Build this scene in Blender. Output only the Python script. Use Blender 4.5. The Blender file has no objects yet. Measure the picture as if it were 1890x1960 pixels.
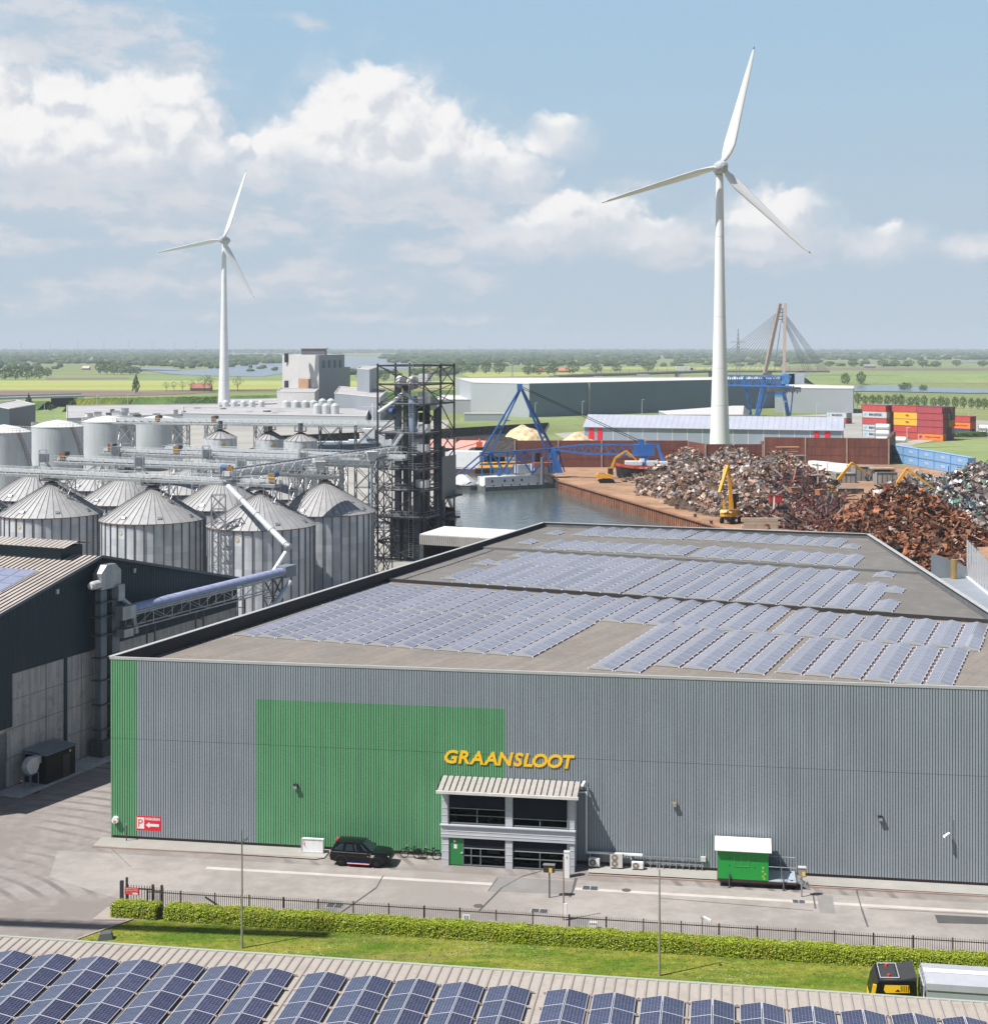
import bpy,math,random
from mathutils import Vector,Matrix
R=math.radians
sc=bpy.context.scene
COL=sc.collection
rnd=random.Random(7)
F,CX,V0,HC=2800.0,945.0,664.0,40.0
cam_d=bpy.data.cameras.new('camera')
cam=bpy.data.objects.new('camera',cam_d)
COL.objects.link(cam)
cam.location=(0,0,HC)
cam.rotation_euler=(R(90),0,0)
cam_d.sensor_fit='HORIZONTAL'
cam_d.sensor_width=36.0
cam_d.lens=F/1890.0*36.0
cam_d.shift_y=-(980.0-V0)/1890.0
cam_d.clip_start=1.0
cam_d.clip_end=60000.0
sc.camera=cam
sc.view_settings.view_transform='Standard'
sc.view_settings.look='None'
sc.view_settings.gamma=1.0
EXPO=0.52
sc.view_settings.exposure=EXPO
sc.view_settings.use_curve_mapping=False
sc.cycles.use_denoising=True
sc.cycles.max_bounces=6
sc.cycles.diffuse_bounces=3
sc.cycles.glossy_bounces=3
sc.cycles.transmission_bounces=3
sc.cycles.transparent_max_bounces=6
sc.cycles.volume_bounces=0
sc.cycles.caustics_reflective=False
sc.cycles.caustics_refractive=False
sc.cycles.sample_clamp_indirect=4.0
SUN_EL=56.0
TO_SUN=Vector((-0.903,-0.429,0)).normalized()*math.cos(R(SUN_EL))+Vector((0,0,math.sin(R(SUN_EL))))
sun_d=bpy.data.lights.new('sun','SUN')
sun_d.energy=4.8
sun_d.angle=R(0.5)
sun_d.color=(1.0,0.965,0.925)
sun=bpy.data.objects.new('sun',sun_d)
COL.objects.link(sun)
sun.rotation_euler=TO_SUN.to_track_quat('Z','Y').to_euler()
sun.location=TO_SUN*300
class NT:
 def __init__(self,tree):
  self.t=tree
  self.n=tree.nodes
  self.l=tree.links
 def new(self,typ,**kw):
  n=self.n.new(typ)
  for k,v in kw.items():
   setattr(n,k,v)
  return n
 def put(self,sock,val):
  if isinstance(val,bpy.types.NodeSocket):
   self.l.new(val,sock)
  elif val is not None:
   sock.default_value=val
 def math(self,op,a,b=None,c=None,clamp=False):
  n=self.new('ShaderNodeMath',operation=op)
  n.use_clamp=clamp
  self.put(n.inputs[0],a)
  if b is not None:
   self.put(n.inputs[1],b)
  if c is not None:
   self.put(n.inputs[2],c)
  return n.outputs[0]
 def vmath(self,op,a,b=None,out=0):
  n=self.new('ShaderNodeVectorMath',operation=op)
  self.put(n.inputs[0],a)
  if b is not None:
   self.put(n.inputs[1],b)
  return n.outputs['Value']if op in('LENGTH','DOT_PRODUCT','DISTANCE')else n.outputs[0]
 def noise(self,vec,scale,detail=4.0,rough=0.55,out='Fac',dim='3D'):
  n=self.new('ShaderNodeTexNoise')
  n.noise_dimensions=dim
  self.put(n.inputs['Vector'],vec)
  n.inputs['Scale'].default_value=scale
  n.inputs['Detail'].default_value=detail
  n.inputs['Roughness'].default_value=rough
  return n.outputs['Fac']if out=='Fac' else n.outputs['Color']
 def maprange(self,v,a,b,c=0.0,d=1.0,smooth=True):
  n=self.new('ShaderNodeMapRange')
  if smooth:
   n.interpolation_type='SMOOTHSTEP'
  self.put(n.inputs[0],v)
  for i,q in zip((1,2,3,4),(a,b,c,d)):
   self.put(n.inputs[i],q)
  return n.outputs[0]
 def mix(self,f,a,b,mode='MIX'):
  n=self.new('ShaderNodeMix',data_type='RGBA',blend_type=mode)
  self.put(n.inputs[0],f)
  for s,q in((n.inputs[6],a),(n.inputs[7],b)):
   if isinstance(q,(tuple,list))and len(q)==3:
    q=(*q,1.0)
   self.put(s,q)
  return n.outputs[2]
def lin(r,g,b):
 def c(x):
  x/=255.0
  return x/12.92 if x<=0.04045 else((x+0.055)/1.055)**2.4
 return(c(r),c(g),c(b))
world=bpy.data.worlds.new('World')
sc.world=world
world.use_nodes=True
wt=NT(world.node_tree)
wt.n.clear()
w_out=wt.new('ShaderNodeOutputWorld')
w_bg=wt.new('ShaderNodeBackground')
wt.l.new(w_bg.outputs[0],w_out.inputs[0])
sky=wt.new('ShaderNodeTexSky',sky_type='NISHITA')
sky.sun_disc=False
sky.sun_elevation=R(SUN_EL)
sky.sun_rotation=math.atan2(TO_SUN.x,TO_SUN.y)
sky.altitude=0
sky.air_density=1.0
sky.dust_density=1.6
sky.ozone_density=1.0
w_bg.inputs[1].default_value=0.05
SKYGAIN=1.0/0.05/2**EXPO
tc=wt.new('ShaderNodeTexCoord')
sep=wt.new('ShaderNodeSeparateXYZ')
wt.l.new(tc.outputs['Generated'],sep.inputs[0])
az=wt.math('ARCTAN2',sep.outputs[0],sep.outputs[1])
el=wt.math('ARCSINE',sep.outputs[2])
comb=wt.new('ShaderNodeCombineXYZ')
wt.put(comb.inputs[0],wt.math('MULTIPLY',az,57.29578))
wt.put(comb.inputs[1],wt.math('MULTIPLY',el,57.29578))
P0=comb.outputs[0]
def deg(u,v):
 a=math.degrees(math.atan((u-CX)/F))
 e=math.degrees(math.atan((V0-v)/F*math.cos(math.radians(a))))
 return a,e
CUMULUS=[(40,255,150,95),(150,262,140,85),(255,225,120,80),(350,240,85,95),(330,180,70,40),(60,300,150,60),(240,300,150,60),(-60,230,130,120),(110,180,70,40),(400,300,70,50),(690,215,92,90),(760,240,90,90),(640,290,140,62),(570,290,90,52),(830,270,80,75),(735,320,180,55),(905,300,90,60),(980,330,80,40),(1062,262,62,38),(500,320,80,34),(450,268,26,16),(620,240,70,50),(700,178,72,60),(730,165,60,40),(1110,425,130,52),(1010,452,90,34),(1240,452,100,34),(1085,385,46,22),(1480,428,96,58),(1520,392,56,26),(1450,460,90,26),(1690,462,62,34),(1860,475,60,20),(1700,440,34,18),]
HAZY=[(120,60,340,120),(30,150,300,90),(250,350,420,60),(330,120,130,70),(30,130,160,70),(300,410,520,95),(760,400,420,60),(60,578,90,34),(255,565,90,42),(360,600,90,22),(640,608,130,16),(870,612,200,12),(60,470,120,26),(1200,350,60,22),(1450,480,300,40),(930,475,260,40),(600,46,40,20),(1250,470,180,40),(560,540,500,50),(100,545,60,24),]
def cloud_group(name,blobs):
 g=bpy.data.node_groups.new(name,'ShaderNodeTree')
 g.interface.new_socket('P',in_out='INPUT',socket_type='NodeSocketVector')
 g.interface.new_socket('D',in_out='OUTPUT',socket_type='NodeSocketFloat')
 t=NT(g)
 gi=t.new('NodeGroupInput')
 go=t.new('NodeGroupOutput')
 acc=None
 for(u,v,rx,ry)in blobs:
  a,e=deg(u,v)
  sx,sy=math.degrees(rx/F),math.degrees(ry/F)
  d=t.vmath('SUBTRACT',gi.outputs[0],(a,e,0))
  d=t.vmath('MULTIPLY',d,(1/sx,1/sy,0))
  ln=t.vmath('LENGTH',d)
  f=t.math('SUBTRACT',1.0,ln)
  acc=f if acc is None else t.math('SMOOTH_MAX',acc,f,0.18)
 t.l.new(acc,go.inputs[0])
 return g
g_cu=cloud_group('cumulus field',CUMULUS)
g_hz=cloud_group('veil field',HAZY)
def use(g,vec):
 n=wt.new('ShaderNodeGroup')
 n.node_tree=g
 wt.put(n.inputs[0],vec)
 return n.outputs[0]
def billow(vec):
 s=None
 for sc_,w in((0.55,0.50),(1.2,0.30),(2.6,0.20)):
  v=wt.new('ShaderNodeTexVoronoi',feature='F1',voronoi_dimensions='2D')
  wt.put(v.inputs['Vector'],vec)
  v.inputs['Scale'].default_value=sc_
  k=wt.math('MULTIPLY',wt.math('SUBTRACT',0.55,v.outputs['Distance']),w)
  s=k if s is None else wt.math('ADD',s,k)
 return s
warp=wt.noise(P0,0.55,4.0,0.6,out='Color',dim='2D')
warp=wt.vmath('MULTIPLY',wt.vmath('SUBTRACT',warp,(0.5,0.5,0.5)),(1.1,0.8,0.0))
P1=wt.vmath('ADD',P0,warp)
def cum(vec):
 f=use(g_cu,vec)
 b=billow(vec)
 n=wt.noise(vec,1.6,6.0,0.62,dim='2D')
 f=wt.math('ADD',f,wt.math('MULTIPLY',b,0.85))
 return wt.math('ADD',f,wt.math('MULTIPLY',wt.math('SUBTRACT',n,0.5),0.55))
d0=cum(P1)
d1=cum(wt.vmath('ADD',P1,(-0.42,0.55,0.0)))
low=use(g_cu,wt.vmath('ADD',P1,(0.0,-0.95,0.0)))
basal=wt.maprange(low,0.55,-0.10)
a_cu=wt.maprange(d0,-0.22,0.42)
a_soft=wt.maprange(d0,-0.7,1.2)
a_cu=wt.mix(basal,a_cu,a_soft)
lit=wt.math('SUBTRACT',d0,d1)
lit=wt.maprange(lit,-0.42,0.34)
lit=wt.math('MULTIPLY',lit,wt.math('SUBTRACT',1.0,wt.math('MULTIPLY',basal,0.62)))
cu_col=wt.mix(lit,(0.70,0.72,0.775),(0.965,0.95,0.94))
hz_n=wt.noise(wt.vmath('MULTIPLY',P1,(0.5,1.4,1.0)),0.7,5.0,0.6,dim='2D')
h0=wt.math('ADD',use(g_hz,P1),wt.math('MULTIPLY',wt.math('SUBTRACT',hz_n,0.5),1.5))
a_hz=wt.math('MULTIPLY',wt.maprange(h0,-0.1,0.8),0.72)
hz_col=wt.mix(wt.maprange(hz_n,0.40,0.66),(0.565,0.63,0.71),(0.77,0.755,0.78))
skyc=wt.mix(1.0,sky.outputs[0],(0.95,1.02,1.06),'MULTIPLY')
elev=wt.math('MULTIPLY',el,57.29578)
hf=wt.math('MULTIPLY',wt.maprange(elev,14.0,34.0,1.0,0.0),wt.maprange(sep.outputs[1],-0.3,0.5,0.35,1.0))
hf2=wt.maprange(elev,-0.5,16.0)
clear=wt.mix(hf2,(0.50,0.595,0.685),(0.37,0.565,0.745))
clear_s=wt.vmath('SCALE',clear)
clear_s.node.inputs['Scale'].default_value=SKYGAIN
base=wt.mix(hf,skyc,clear_s)
hz_s=wt.vmath('SCALE',hz_col)
hz_s.node.inputs['Scale'].default_value=SKYGAIN
cu_s=wt.vmath('SCALE',cu_col)
cu_s.node.inputs['Scale'].default_value=SKYGAIN
front=wt.maprange(sep.outputs[1],0.0,0.35)
a_hz=wt.math('MULTIPLY',a_hz,front)
a_cu=wt.math('MULTIPLY',a_cu,front)
c1=wt.mix(a_hz,base,hz_s)
c2=wt.mix(wt.math('MULTIPLY',a_cu,0.97),c1,cu_s)
wt.l.new(c2,w_bg.inputs[0])
world.cycles.sampling_method='MANUAL'
world.cycles.sample_map_resolution=512
def G(u,v,z=0.0):
 d=(HC-z)*F/(v-V0)
 return Vector(((u-CX)*d/F,d,z))
def PD(u,v,d):
 return Vector(((u-CX)*d/F,d,HC-(v-V0)*d/F))
def tag(o,label=None,cat=None,group=None,kind=None):
 if label:
  o['label']=label
 if cat:
  o['category']=cat
 if group:
  o['group']=group
 if kind:
  o['kind']=kind
 return o
def thing(name,label,cat,loc=(0,0,0),rz=0.0,group=None):
 o=bpy.data.objects.new(name,None)
 o.empty_display_size=0.5
 COL.objects.link(o)
 o.location=loc
 o.rotation_euler=(0,0,rz)
 return tag(o,label,cat,group)
KIDS={}
def adopt(o,parent):
 o.parent=parent
 KIDS.setdefault(parent.name,[]).append(o)
 return o
def dup(o,loc=None,rz=None,label=None,parent=None,group=None):
 c=o.copy()
 COL.objects.link(c)
 if parent is not None:
  adopt(c,parent)
 if loc is not None:
  c.location=loc
 if rz is not None:
  c.rotation_euler=(0,0,rz)
 if label:
  c['label']=label
 if group:
  c['group']=group
 for k in KIDS.get(o.name,[]):
  dup(k,parent=c)
 return c
class MB:
 def __init__(self):
  self.v,self.f,self.m=[],[],[]
  self.mi=0
 def add(self,vs,fs,mi=None):
  o=len(self.v)
  self.v.extend([tuple(p)for p in vs])
  mi=self.mi if mi is None else mi
  for f in fs:
   self.f.append([i+o for i in f])
   self.m.append(mi)
  return self
 def quad(self,a,b,c,d,mi=None):
  return self.add([a,b,c,d],[(0,1,2,3)],mi)
 def poly(self,pts,mi=None):
  return self.add(pts,[tuple(range(len(pts)))],mi)
 def box(self,c,s,rz=0.0,mi=None,M=None):
  x,y,z=s[0]/2,s[1]/2,s[2]/2
  pts=[Vector((sx*x,sy*y,sz*z))for sz in(-1,1)for sy in(-1,1)for sx in(-1,1)]
  if M is None:
   M=Matrix.Rotation(rz,3,'Z')if rz else None
  if M is not None:
   pts=[M@p for p in pts]
  c=Vector(c)
  pts=[p+c for p in pts]
  return self.add(pts,[(0,2,3,1),(4,5,7,6),(0,1,5,4),(2,6,7,3),(0,4,6,2),(1,3,7,5)],mi)
 def bar(self,p0,p1,w,h=None,mi=None,up=(0,0,1)):
  p0,p1=Vector(p0),Vector(p1)
  h=w if h is None else h
  d=(p1-p0)
  L=d.length
  if L<1e-6:
   return self
  d=d/L
  u=Vector(up)
  if abs(d.dot(u))>0.98:
   u=Vector((0,1,0))
  s=d.cross(u).normalized()
  t=s.cross(d)
  pts=[]
  for p in(p0,p1):
   for a,b in((-1,-1),(1,-1),(1,1),(-1,1)):
    pts.append(p+s*(a*w/2)+t*(b*h/2))
  return self.add(pts,[(3,2,1,0),(4,5,6,7),(0,1,5,4),(1,2,6,5),(2,3,7,6),(3,0,4,7)],mi)
 def tube(self,p0,p1,r0,r1=None,n=10,caps=True,mi=None):
  p0,p1=Vector(p0),Vector(p1)
  r1=r0 if r1 is None else r1
  d=(p1-p0).normalized()
  u=Vector((0,0,1))if abs(d.z)<0.95 else Vector((0,1,0))
  s=d.cross(u).normalized()
  t=s.cross(d)
  pts=[]
  for p,r in((p0,r0),(p1,r1)):
   for i in range(n):
    a=2*math.pi*i/n
    pts.append(p+s*(math.cos(a)*r)+t*(math.sin(a)*r))
  fs=[(i,(i+1)%n,n+(i+1)%n,n+i)for i in range(n)]
  if caps:
   fs+=[tuple(range(n-1,-1,-1)),tuple(range(n,2*n))]
  return self.add(pts,fs,mi)
 def pipe(self,pts,r,n=8,mi=None):
  pts=[Vector(p)for p in pts]
  for a,b in zip(pts,pts[1:]):
   self.tube(a,b,r,r,n,True,mi)
  return self
 def lathe(self,c,prof,n=24,mi=None,cap0=False,cap1=False,a0=0.0,a1=2*math.pi,smooth=None):
  c=Vector(c)
  full=abs(a1-a0-2*math.pi)<1e-6
  m=n if full else n+1
  pts=[]
  for(r,z)in prof:
   for i in range(m):
    a=a0+(a1-a0)*i/n
    pts.append(c+Vector((math.cos(a)*r,math.sin(a)*r,z)))
  fs=[]
  for k in range(len(prof)-1):
   for i in range(n):
    j=(i+1)%m if full else i+1
    fs.append((k*m+i,k*m+j,(k+1)*m+j,(k+1)*m+i))
  if cap0:
   fs.append(tuple(range(m-1,-1,-1)))
  if cap1:
   o=(len(prof)-1)*m
   fs.append(tuple(range(o,o+m)))
  return self.add(pts,fs,mi)
 def prism(self,poly,z0,z1,mi=None,top=True,bottom=True):
  n=len(poly)
  area=sum(poly[i][0]*poly[(i+1)%n][1]-poly[(i+1)%n][0]*poly[i][1]for i in range(n))
  if area<0:
   poly=poly[::-1]
  pts=[(p[0],p[1],z0)for p in poly]+[(p[0],p[1],z1)for p in poly]
  fs=[(i,(i+1)%n,n+(i+1)%n,n+i)for i in range(n)]
  if top:
   fs.append(tuple(range(n,2*n)))
  if bottom:
   fs.append(tuple(range(n-1,-1,-1)))
  return self.add(pts,fs,mi)
 def extrude(self,prof,p0,ax,ay,d,mi=None,caps=True):
  p0,ax,ay,d=Vector(p0),Vector(ax),Vector(ay),Vector(d)
  n=len(prof)
  q=[p0+ax*a+ay*b for a,b in prof]
  pts=q+[p+d for p in q]
  fs=[(i,(i+1)%n,n+(i+1)%n,n+i)for i in range(n)]
  if caps:
   fs+=[tuple(range(n-1,-1,-1)),tuple(range(n,2*n))]
  return self.add(pts,fs,mi)
 def sphere(self,c,r,nu=12,nv=8,mi=None,sc_=(1,1,1)):
  c=Vector(c)
  pts=[c+Vector((0,0,-r*sc_[2]))]
  for k in range(1,nv):
   b=-math.pi/2+math.pi*k/nv
   for i in range(nu):
    a=2*math.pi*i/nu
    pts.append(c+Vector((math.cos(a)*math.cos(b)*r*sc_[0],math.sin(a)*math.cos(b)*r*sc_[1],math.sin(b)*r*sc_[2])))
  pts.append(c+Vector((0,0,r*sc_[2])))
  fs=[(0,1+(i+1)%nu,1+i)for i in range(nu)]
  for k in range(nv-2):
   o=1+k*nu
   for i in range(nu):
    fs.append((o+i,o+(i+1)%nu,o+nu+(i+1)%nu,o+nu+i))
  o=1+(nv-2)*nu
  L=len(pts)-1
  fs+=[(o+i,o+(i+1)%nu,L)for i in range(nu)]
  return self.add(pts,fs,mi)
 def build(self,name,mats,parent=None,world=False,smooth=False,loc=None,origin=None):
  off=Vector((0,0,0))
  if world and parent is not None:
   off=Vector(parent.location)
   q=parent.parent
   while q is not None:
    off+=Vector(q.location)
    q=q.parent
  if origin is not None:
   off=Vector(origin)
  me=bpy.data.meshes.new(name)
  if off.length>0:
   me.from_pydata([(p[0]-off.x,p[1]-off.y,p[2]-off.z)for p in self.v],[],self.f)
  else:
   me.from_pydata(self.v,[],self.f)
  if not isinstance(mats,(list,tuple)):
   mats=[mats]
  for m in mats:
   me.materials.append(m)
  if len(mats)>1:
   me.polygons.foreach_set('material_index',self.m)
  if smooth:
   me.polygons.foreach_set('use_smooth',[True]*len(me.polygons))
   if smooth=='auto':
    try:
     me.set_sharp_from_angle(angle=R(35))
    except Exception:
     pass
  me.update()
  o=bpy.data.objects.new(name,me)
  COL.objects.link(o)
  if parent is not None:
   adopt(o,parent)
  if origin is not None:
   o.location=origin
  if loc is not None:
   o.location=loc
  return o
MATS={}
def mat(name,col,rough=0.6,metal=0.0,var=0.12,scale=0.6,streak=0.0,bump=0.0,bscale=8.0,spec=0.5,fine=0.0,stain=None,stain_amt=0.0,coat=0.0):
 if name in MATS:
  return MATS[name]
 m=bpy.data.materials.new(name)
 m.use_nodes=True
 t=NT(m.node_tree)
 b=t.n['Principled BSDF']
 b.inputs['Roughness'].default_value=rough
 b.inputs['Metallic'].default_value=metal
 b.inputs['Specular IOR Level'].default_value=spec
 if coat:
  b.inputs['Coat Weight'].default_value=coat
  b.inputs['Coat Roughness'].default_value=0.08
 co=t.new('ShaderNodeTexCoord').outputs['Object']
 n1=t.noise(co,scale,5.0,0.6)
 f=t.maprange(n1,0.3,0.7,1.0-var,1.0+var,smooth=False)
 if streak:
  sv=t.vmath('MULTIPLY',co,(2.2,2.2,0.12))
  n2=t.noise(sv,1.0,5.0,0.65)
  f=t.math('MULTIPLY',f,t.maprange(n2,0.35,0.7,1.0+streak*0.4,1.0-streak))
 if fine:
  n3=t.noise(co,scale*14.0,3.0,0.7)
  f=t.math('MULTIPLY',f,t.maprange(n3,0.25,0.75,1.0-fine,1.0+fine,smooth=False))
 sc_n=t.vmath('SCALE',(*col,))
 t.put(sc_n.node.inputs['Scale'],f)
 c=sc_n
 if stain is not None:
  n4=t.noise(co,scale*2.3,6.0,0.65)
  c=t.mix(t.math('MULTIPLY',t.maprange(n4,0.5,0.68),stain_amt),c,stain)
 t.l.new(c,b.inputs['Base Color'])
 if bump:
  bn=t.new('ShaderNodeBump')
  bn.inputs['Strength'].default_value=bump
  bn.inputs['Distance'].default_value=0.05
  t.put(bn.inputs['Height'],t.noise(co,bscale,5.0,0.6))
  t.l.new(bn.outputs[0],b.inputs['Normal'])
 MATS[name]=m
 return m
def mat_nodes(name):
 m=bpy.data.materials.new(name)
 m.use_nodes=True
 t=NT(m.node_tree)
 MATS[name]=m
 return m,t,t.n['Principled BSDF']
def text_mesh(body,size,bold=0.0,shear=0.0,depth=0.0,spacing=1.0,align='CENTER'):
 c=bpy.data.curves.new('lettering','FONT')
 c.body=body
 c.size=size
 c.offset=bold
 c.shear=shear
 c.extrude=depth
 c.space_character=spacing
 c.align_x=align
 c.align_y='CENTER'
 c.resolution_u=3
 o=bpy.data.objects.new('lettering',c)
 COL.objects.link(o)
 dg=bpy.context.evaluated_depsgraph_get()
 dg.update()
 me=bpy.data.meshes.new_from_object(o.evaluated_get(dg),preserve_all_data_layers=False,depsgraph=dg)
 bpy.data.objects.remove(o)
 bpy.data.curves.remove(c)
 return me
def text_faces(mb,body,origin,ax,ay,height,mi=None,bold=0.0,shear=0.0,lift=0.01,width=None,depth=0.0):
 me=text_mesh(body,1.0,bold,shear,0.0)
 xs=[v.co.x for v in me.vertices]
 ys=[v.co.y for v in me.vertices]
 w,h=max(xs)-min(xs),max(ys)-min(ys)
 mx,my=(max(xs)+min(xs))/2,(max(ys)+min(ys))/2
 ky=height/h
 kx=ky if width is None else width/w
 ax,ay=Vector(ax),Vector(ay)
 nrm=ax.cross(ay).normalized()
 o=Vector(origin)+nrm*lift
 pts=[o+ax*((v.co.x-mx)*kx)+ay*((v.co.y-my)*ky)for v in me.vertices]
 mb.add(pts,[tuple(p.vertices)for p in me.polygons],mi)
 bpy.data.meshes.remove(me)
 return mb
def field_mat(name,a,b,scale=0.01,stretch=(1,1,1),fine=0.10):
 m,t,p=mat_nodes(name)
 co=t.new('ShaderNodeTexCoord').outputs['Object']
 v=t.vmath('MULTIPLY',co,stretch)
 f=t.maprange(t.noise(v,scale,6.0,0.62),0.34,0.66)
 c=t.mix(f,a,b)
 g=t.maprange(t.noise(co,scale*22,4.0,0.7),0.3,0.7,1-fine,1+fine,smooth=False)
 s=t.vmath('SCALE',c)
 t.put(s.node.inputs['Scale'],g)
 t.l.new(s,p.inputs['Base Color'])
 p.inputs['Roughness'].default_value=0.95
 p.inputs['Specular IOR Level'].default_value=0.1
 return m
M_MEADOW=field_mat('meadow',(0.15,0.195,0.07),(0.235,0.25,0.11),0.004,(0.5,1.5,1),0.2)
M_CROP=field_mat('crop field',(0.30,0.33,0.085),(0.36,0.37,0.13),0.006,(0.3,2.2,1),0.1)
M_GREENF=field_mat('green field',(0.17,0.235,0.085),(0.235,0.28,0.12),0.006,(0.3,2.2,1),0.12)
M_SOIL=field_mat('ploughed soil',(0.175,0.125,0.105),(0.23,0.175,0.15),0.01,(0.3,2.4,1),0.12)
M_DIKE=field_mat('dike grass',(0.055,0.12,0.025),(0.12,0.19,0.045),0.03,(1,1,1),0.3)
M_DIKE2=field_mat('flowering dike grass',(0.09,0.15,0.03),(0.27,0.27,0.04),0.05,(1,1,1),0.3)
M_STRAW=field_mat('dry grass',(0.36,0.31,0.16),(0.25,0.28,0.10),0.006,(0.4,2.0,1),0.12)
M_YARDGREY=field_mat('yard concrete',(0.30,0.285,0.26),(0.38,0.365,0.335),0.03,(1,1,1),0.08)
def water_mat(name,col,rough=0.06,bscale=0.5,bstr=0.25):
 m,t,p=mat_nodes(name)
 co=t.new('ShaderNodeTexCoord').outputs['Object']
 p.inputs['Base Color'].default_value=(*col,1)
 p.inputs['Roughness'].default_value=rough
 p.inputs['IOR'].default_value=1.33
 bn=t.new('ShaderNodeBump')
 bn.inputs['Strength'].default_value=bstr
 bn.inputs['Distance'].default_value=0.25
 t.put(bn.inputs['Height'],t.noise(t.vmath('MULTIPLY',co,(1.0,0.6,1)),bscale,5.0,0.62))
 t.l.new(bn.outputs[0],p.inputs['Normal'])
 return m
M_CANAL=water_mat('canal water',(0.075,0.095,0.09),0.10,0.42,0.55)
M_RIVER=water_mat('river water',(0.13,0.17,0.21),0.22,0.05,0.5)
def asphalt_mat(name,a,b,streaks=True,joints=False):
 m,t,p=mat_nodes(name)
 co=t.new('ShaderNodeTexCoord').outputs['Object']
 n1=t.noise(co,0.08,6.0,0.6)
 n2=t.noise(co,0.7,6.0,0.65)
 n3=t.noise(co,18.0,3.0,0.7)
 c=t.mix(t.maprange(t.math('ADD',t.math('MULTIPLY',n1,0.6),t.math('MULTIPLY',n2,0.4)),0.4,0.62),a,b)
 if streaks:
  d=t.new('ShaderNodeTexWave',wave_type='RINGS',rings_direction='Z')
  off=t.vmath('ADD',co,(47.0,-96.0,0))
  t.put(d.inputs['Vector'],off)
  d.inputs['Scale'].default_value=0.19
  d.inputs['Distortion'].default_value=5.0
  d.inputs['Detail'].default_value=4.0
  d.inputs['Detail Scale'].default_value=0.25
  k=t.math('MULTIPLY',t.maprange(d.outputs['Fac'],0.62,0.97),t.maprange(n1,0.42,0.62))
  c=t.mix(t.math('MULTIPLY',k,0.62),c,tuple(x*0.38 for x in a))
  w=t.maprange(t.noise(t.vmath('MULTIPLY',co,(0.15,1.4,1)),0.9,5.0,0.7),0.60,0.78)
  c=t.mix(t.math('MULTIPLY',w,0.35),c,tuple(min(0.6,x*1.5)for x in b))
 s=t.vmath('SCALE',c)
 t.put(s.node.inputs['Scale'],t.maprange(n3,0.25,0.75,0.86,1.14,smooth=False))
 t.l.new(s,p.inputs['Base Color'])
 p.inputs['Roughness'].default_value=0.9
 p.inputs['Specular IOR Level'].default_value=0.25
 return m
M_YARD=asphalt_mat('yard asphalt',(0.215,0.19,0.176),(0.305,0.275,0.255))
M_ROAD=asphalt_mat('road concrete',(0.26,0.235,0.217),(0.345,0.315,0.29),False)
M_PATCH=asphalt_mat('asphalt patch',(0.205,0.195,0.19),(0.25,0.24,0.23),False)
M_DARKAS=asphalt_mat('dark asphalt',(0.08,0.08,0.08),(0.12,0.115,0.11),False)
M_QUAY=mat('rusty quay ground',(0.34,0.205,0.125),0.95,var=0.3,scale=0.05,fine=0.2,stain=(0.20,0.125,0.085),stain_amt=0.9,spec=0.2)
M_LAWN,t,p=mat_nodes('lawn')
co=t.new('ShaderNodeTexCoord').outputs['Object']
n1=t.noise(t.vmath('MULTIPLY',co,(0.5,1.6,1)),0.35,7.0,0.7)
n2=t.noise(co,3.0,5.0,0.7)
n3=t.noise(co,11.0,3.0,0.75)
c=t.mix(t.maprange(n1,0.38,0.62),(0.085,0.150,0.012),(0.215,0.222,0.035))
c=t.mix(t.math('MULTIPLY',t.maprange(n2,0.55,0.75),0.55),c,(0.30,0.235,0.10))
c=t.mix(t.math('MULTIPLY',t.maprange(t.noise(t.vmath('MULTIPLY',co,(0.25,1.0,1)),0.22,4.0,0.6),0.56,0.72),0.5),c,(0.30,0.22,0.10))
dv=t.new('ShaderNodeTexVoronoi')
t.put(dv.inputs['Vector'],co)
dv.inputs['Scale'].default_value=5.5
da=t.math('MULTIPLY',t.math('LESS_THAN',dv.outputs['Distance'],0.17),t.maprange(t.noise(co,0.16,4.0,0.6),0.53,0.62))
c=t.mix(t.math('MULTIPLY',da,0.8),c,(0.75,0.75,0.68))
s=t.vmath('SCALE',c)
t.put(s.node.inputs['Scale'],t.math('MULTIPLY',t.maprange(n3,0.25,0.75,0.5,1.5,smooth=False),t.maprange(t.noise(co,1.6,6.0,.75),.3,.7,.62,1.38,smooth=False)))
t.l.new(s,p.inputs['Base Color'])
p.inputs['Roughness'].default_value=0.95
p.inputs['Specular IOR Level'].default_value=0.15
bn=t.new('ShaderNodeBump')
bn.inputs['Strength'].default_value=0.8
bn.inputs['Distance'].default_value=0.12
t.put(bn.inputs['Height'],t.noise(co,6.0,4.0,0.7))
t.l.new(bn.outputs[0],p.inputs['Normal'])
M_STEEL=mat('galvanised steel',(0.42,0.44,0.45),0.42,0.65,var=0.15,scale=1.2,streak=0.2)
M_STEELL=mat('light galvanised steel',(0.62,0.64,0.65),0.45,0.35,var=0.10,scale=1.5)
M_STEELD=mat('dark weathered steel',(0.11,0.12,0.13),0.55,0.4,var=0.2,scale=1.0,streak=0.3)
M_PURLIN=mat('tower steel',(0.065,0.062,0.075),0.5,0.4,var=0.2,scale=0.6,streak=0.2)
M_WHITE=mat('white paint',(0.78,0.78,0.77),0.5,var=0.05,streak=0.08)
M_OFFW=mat('off white paint',(0.60,0.585,0.55),0.6,var=0.08,streak=0.1)
M_BLACK=mat('black rubber',(0.010,0.010,0.011),0.8,var=0.1,spec=.15)
M_BLACKP=mat('black painted steel',(0.012,0.0115,0.012),0.6,var=0.15,spec=.2)
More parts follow.
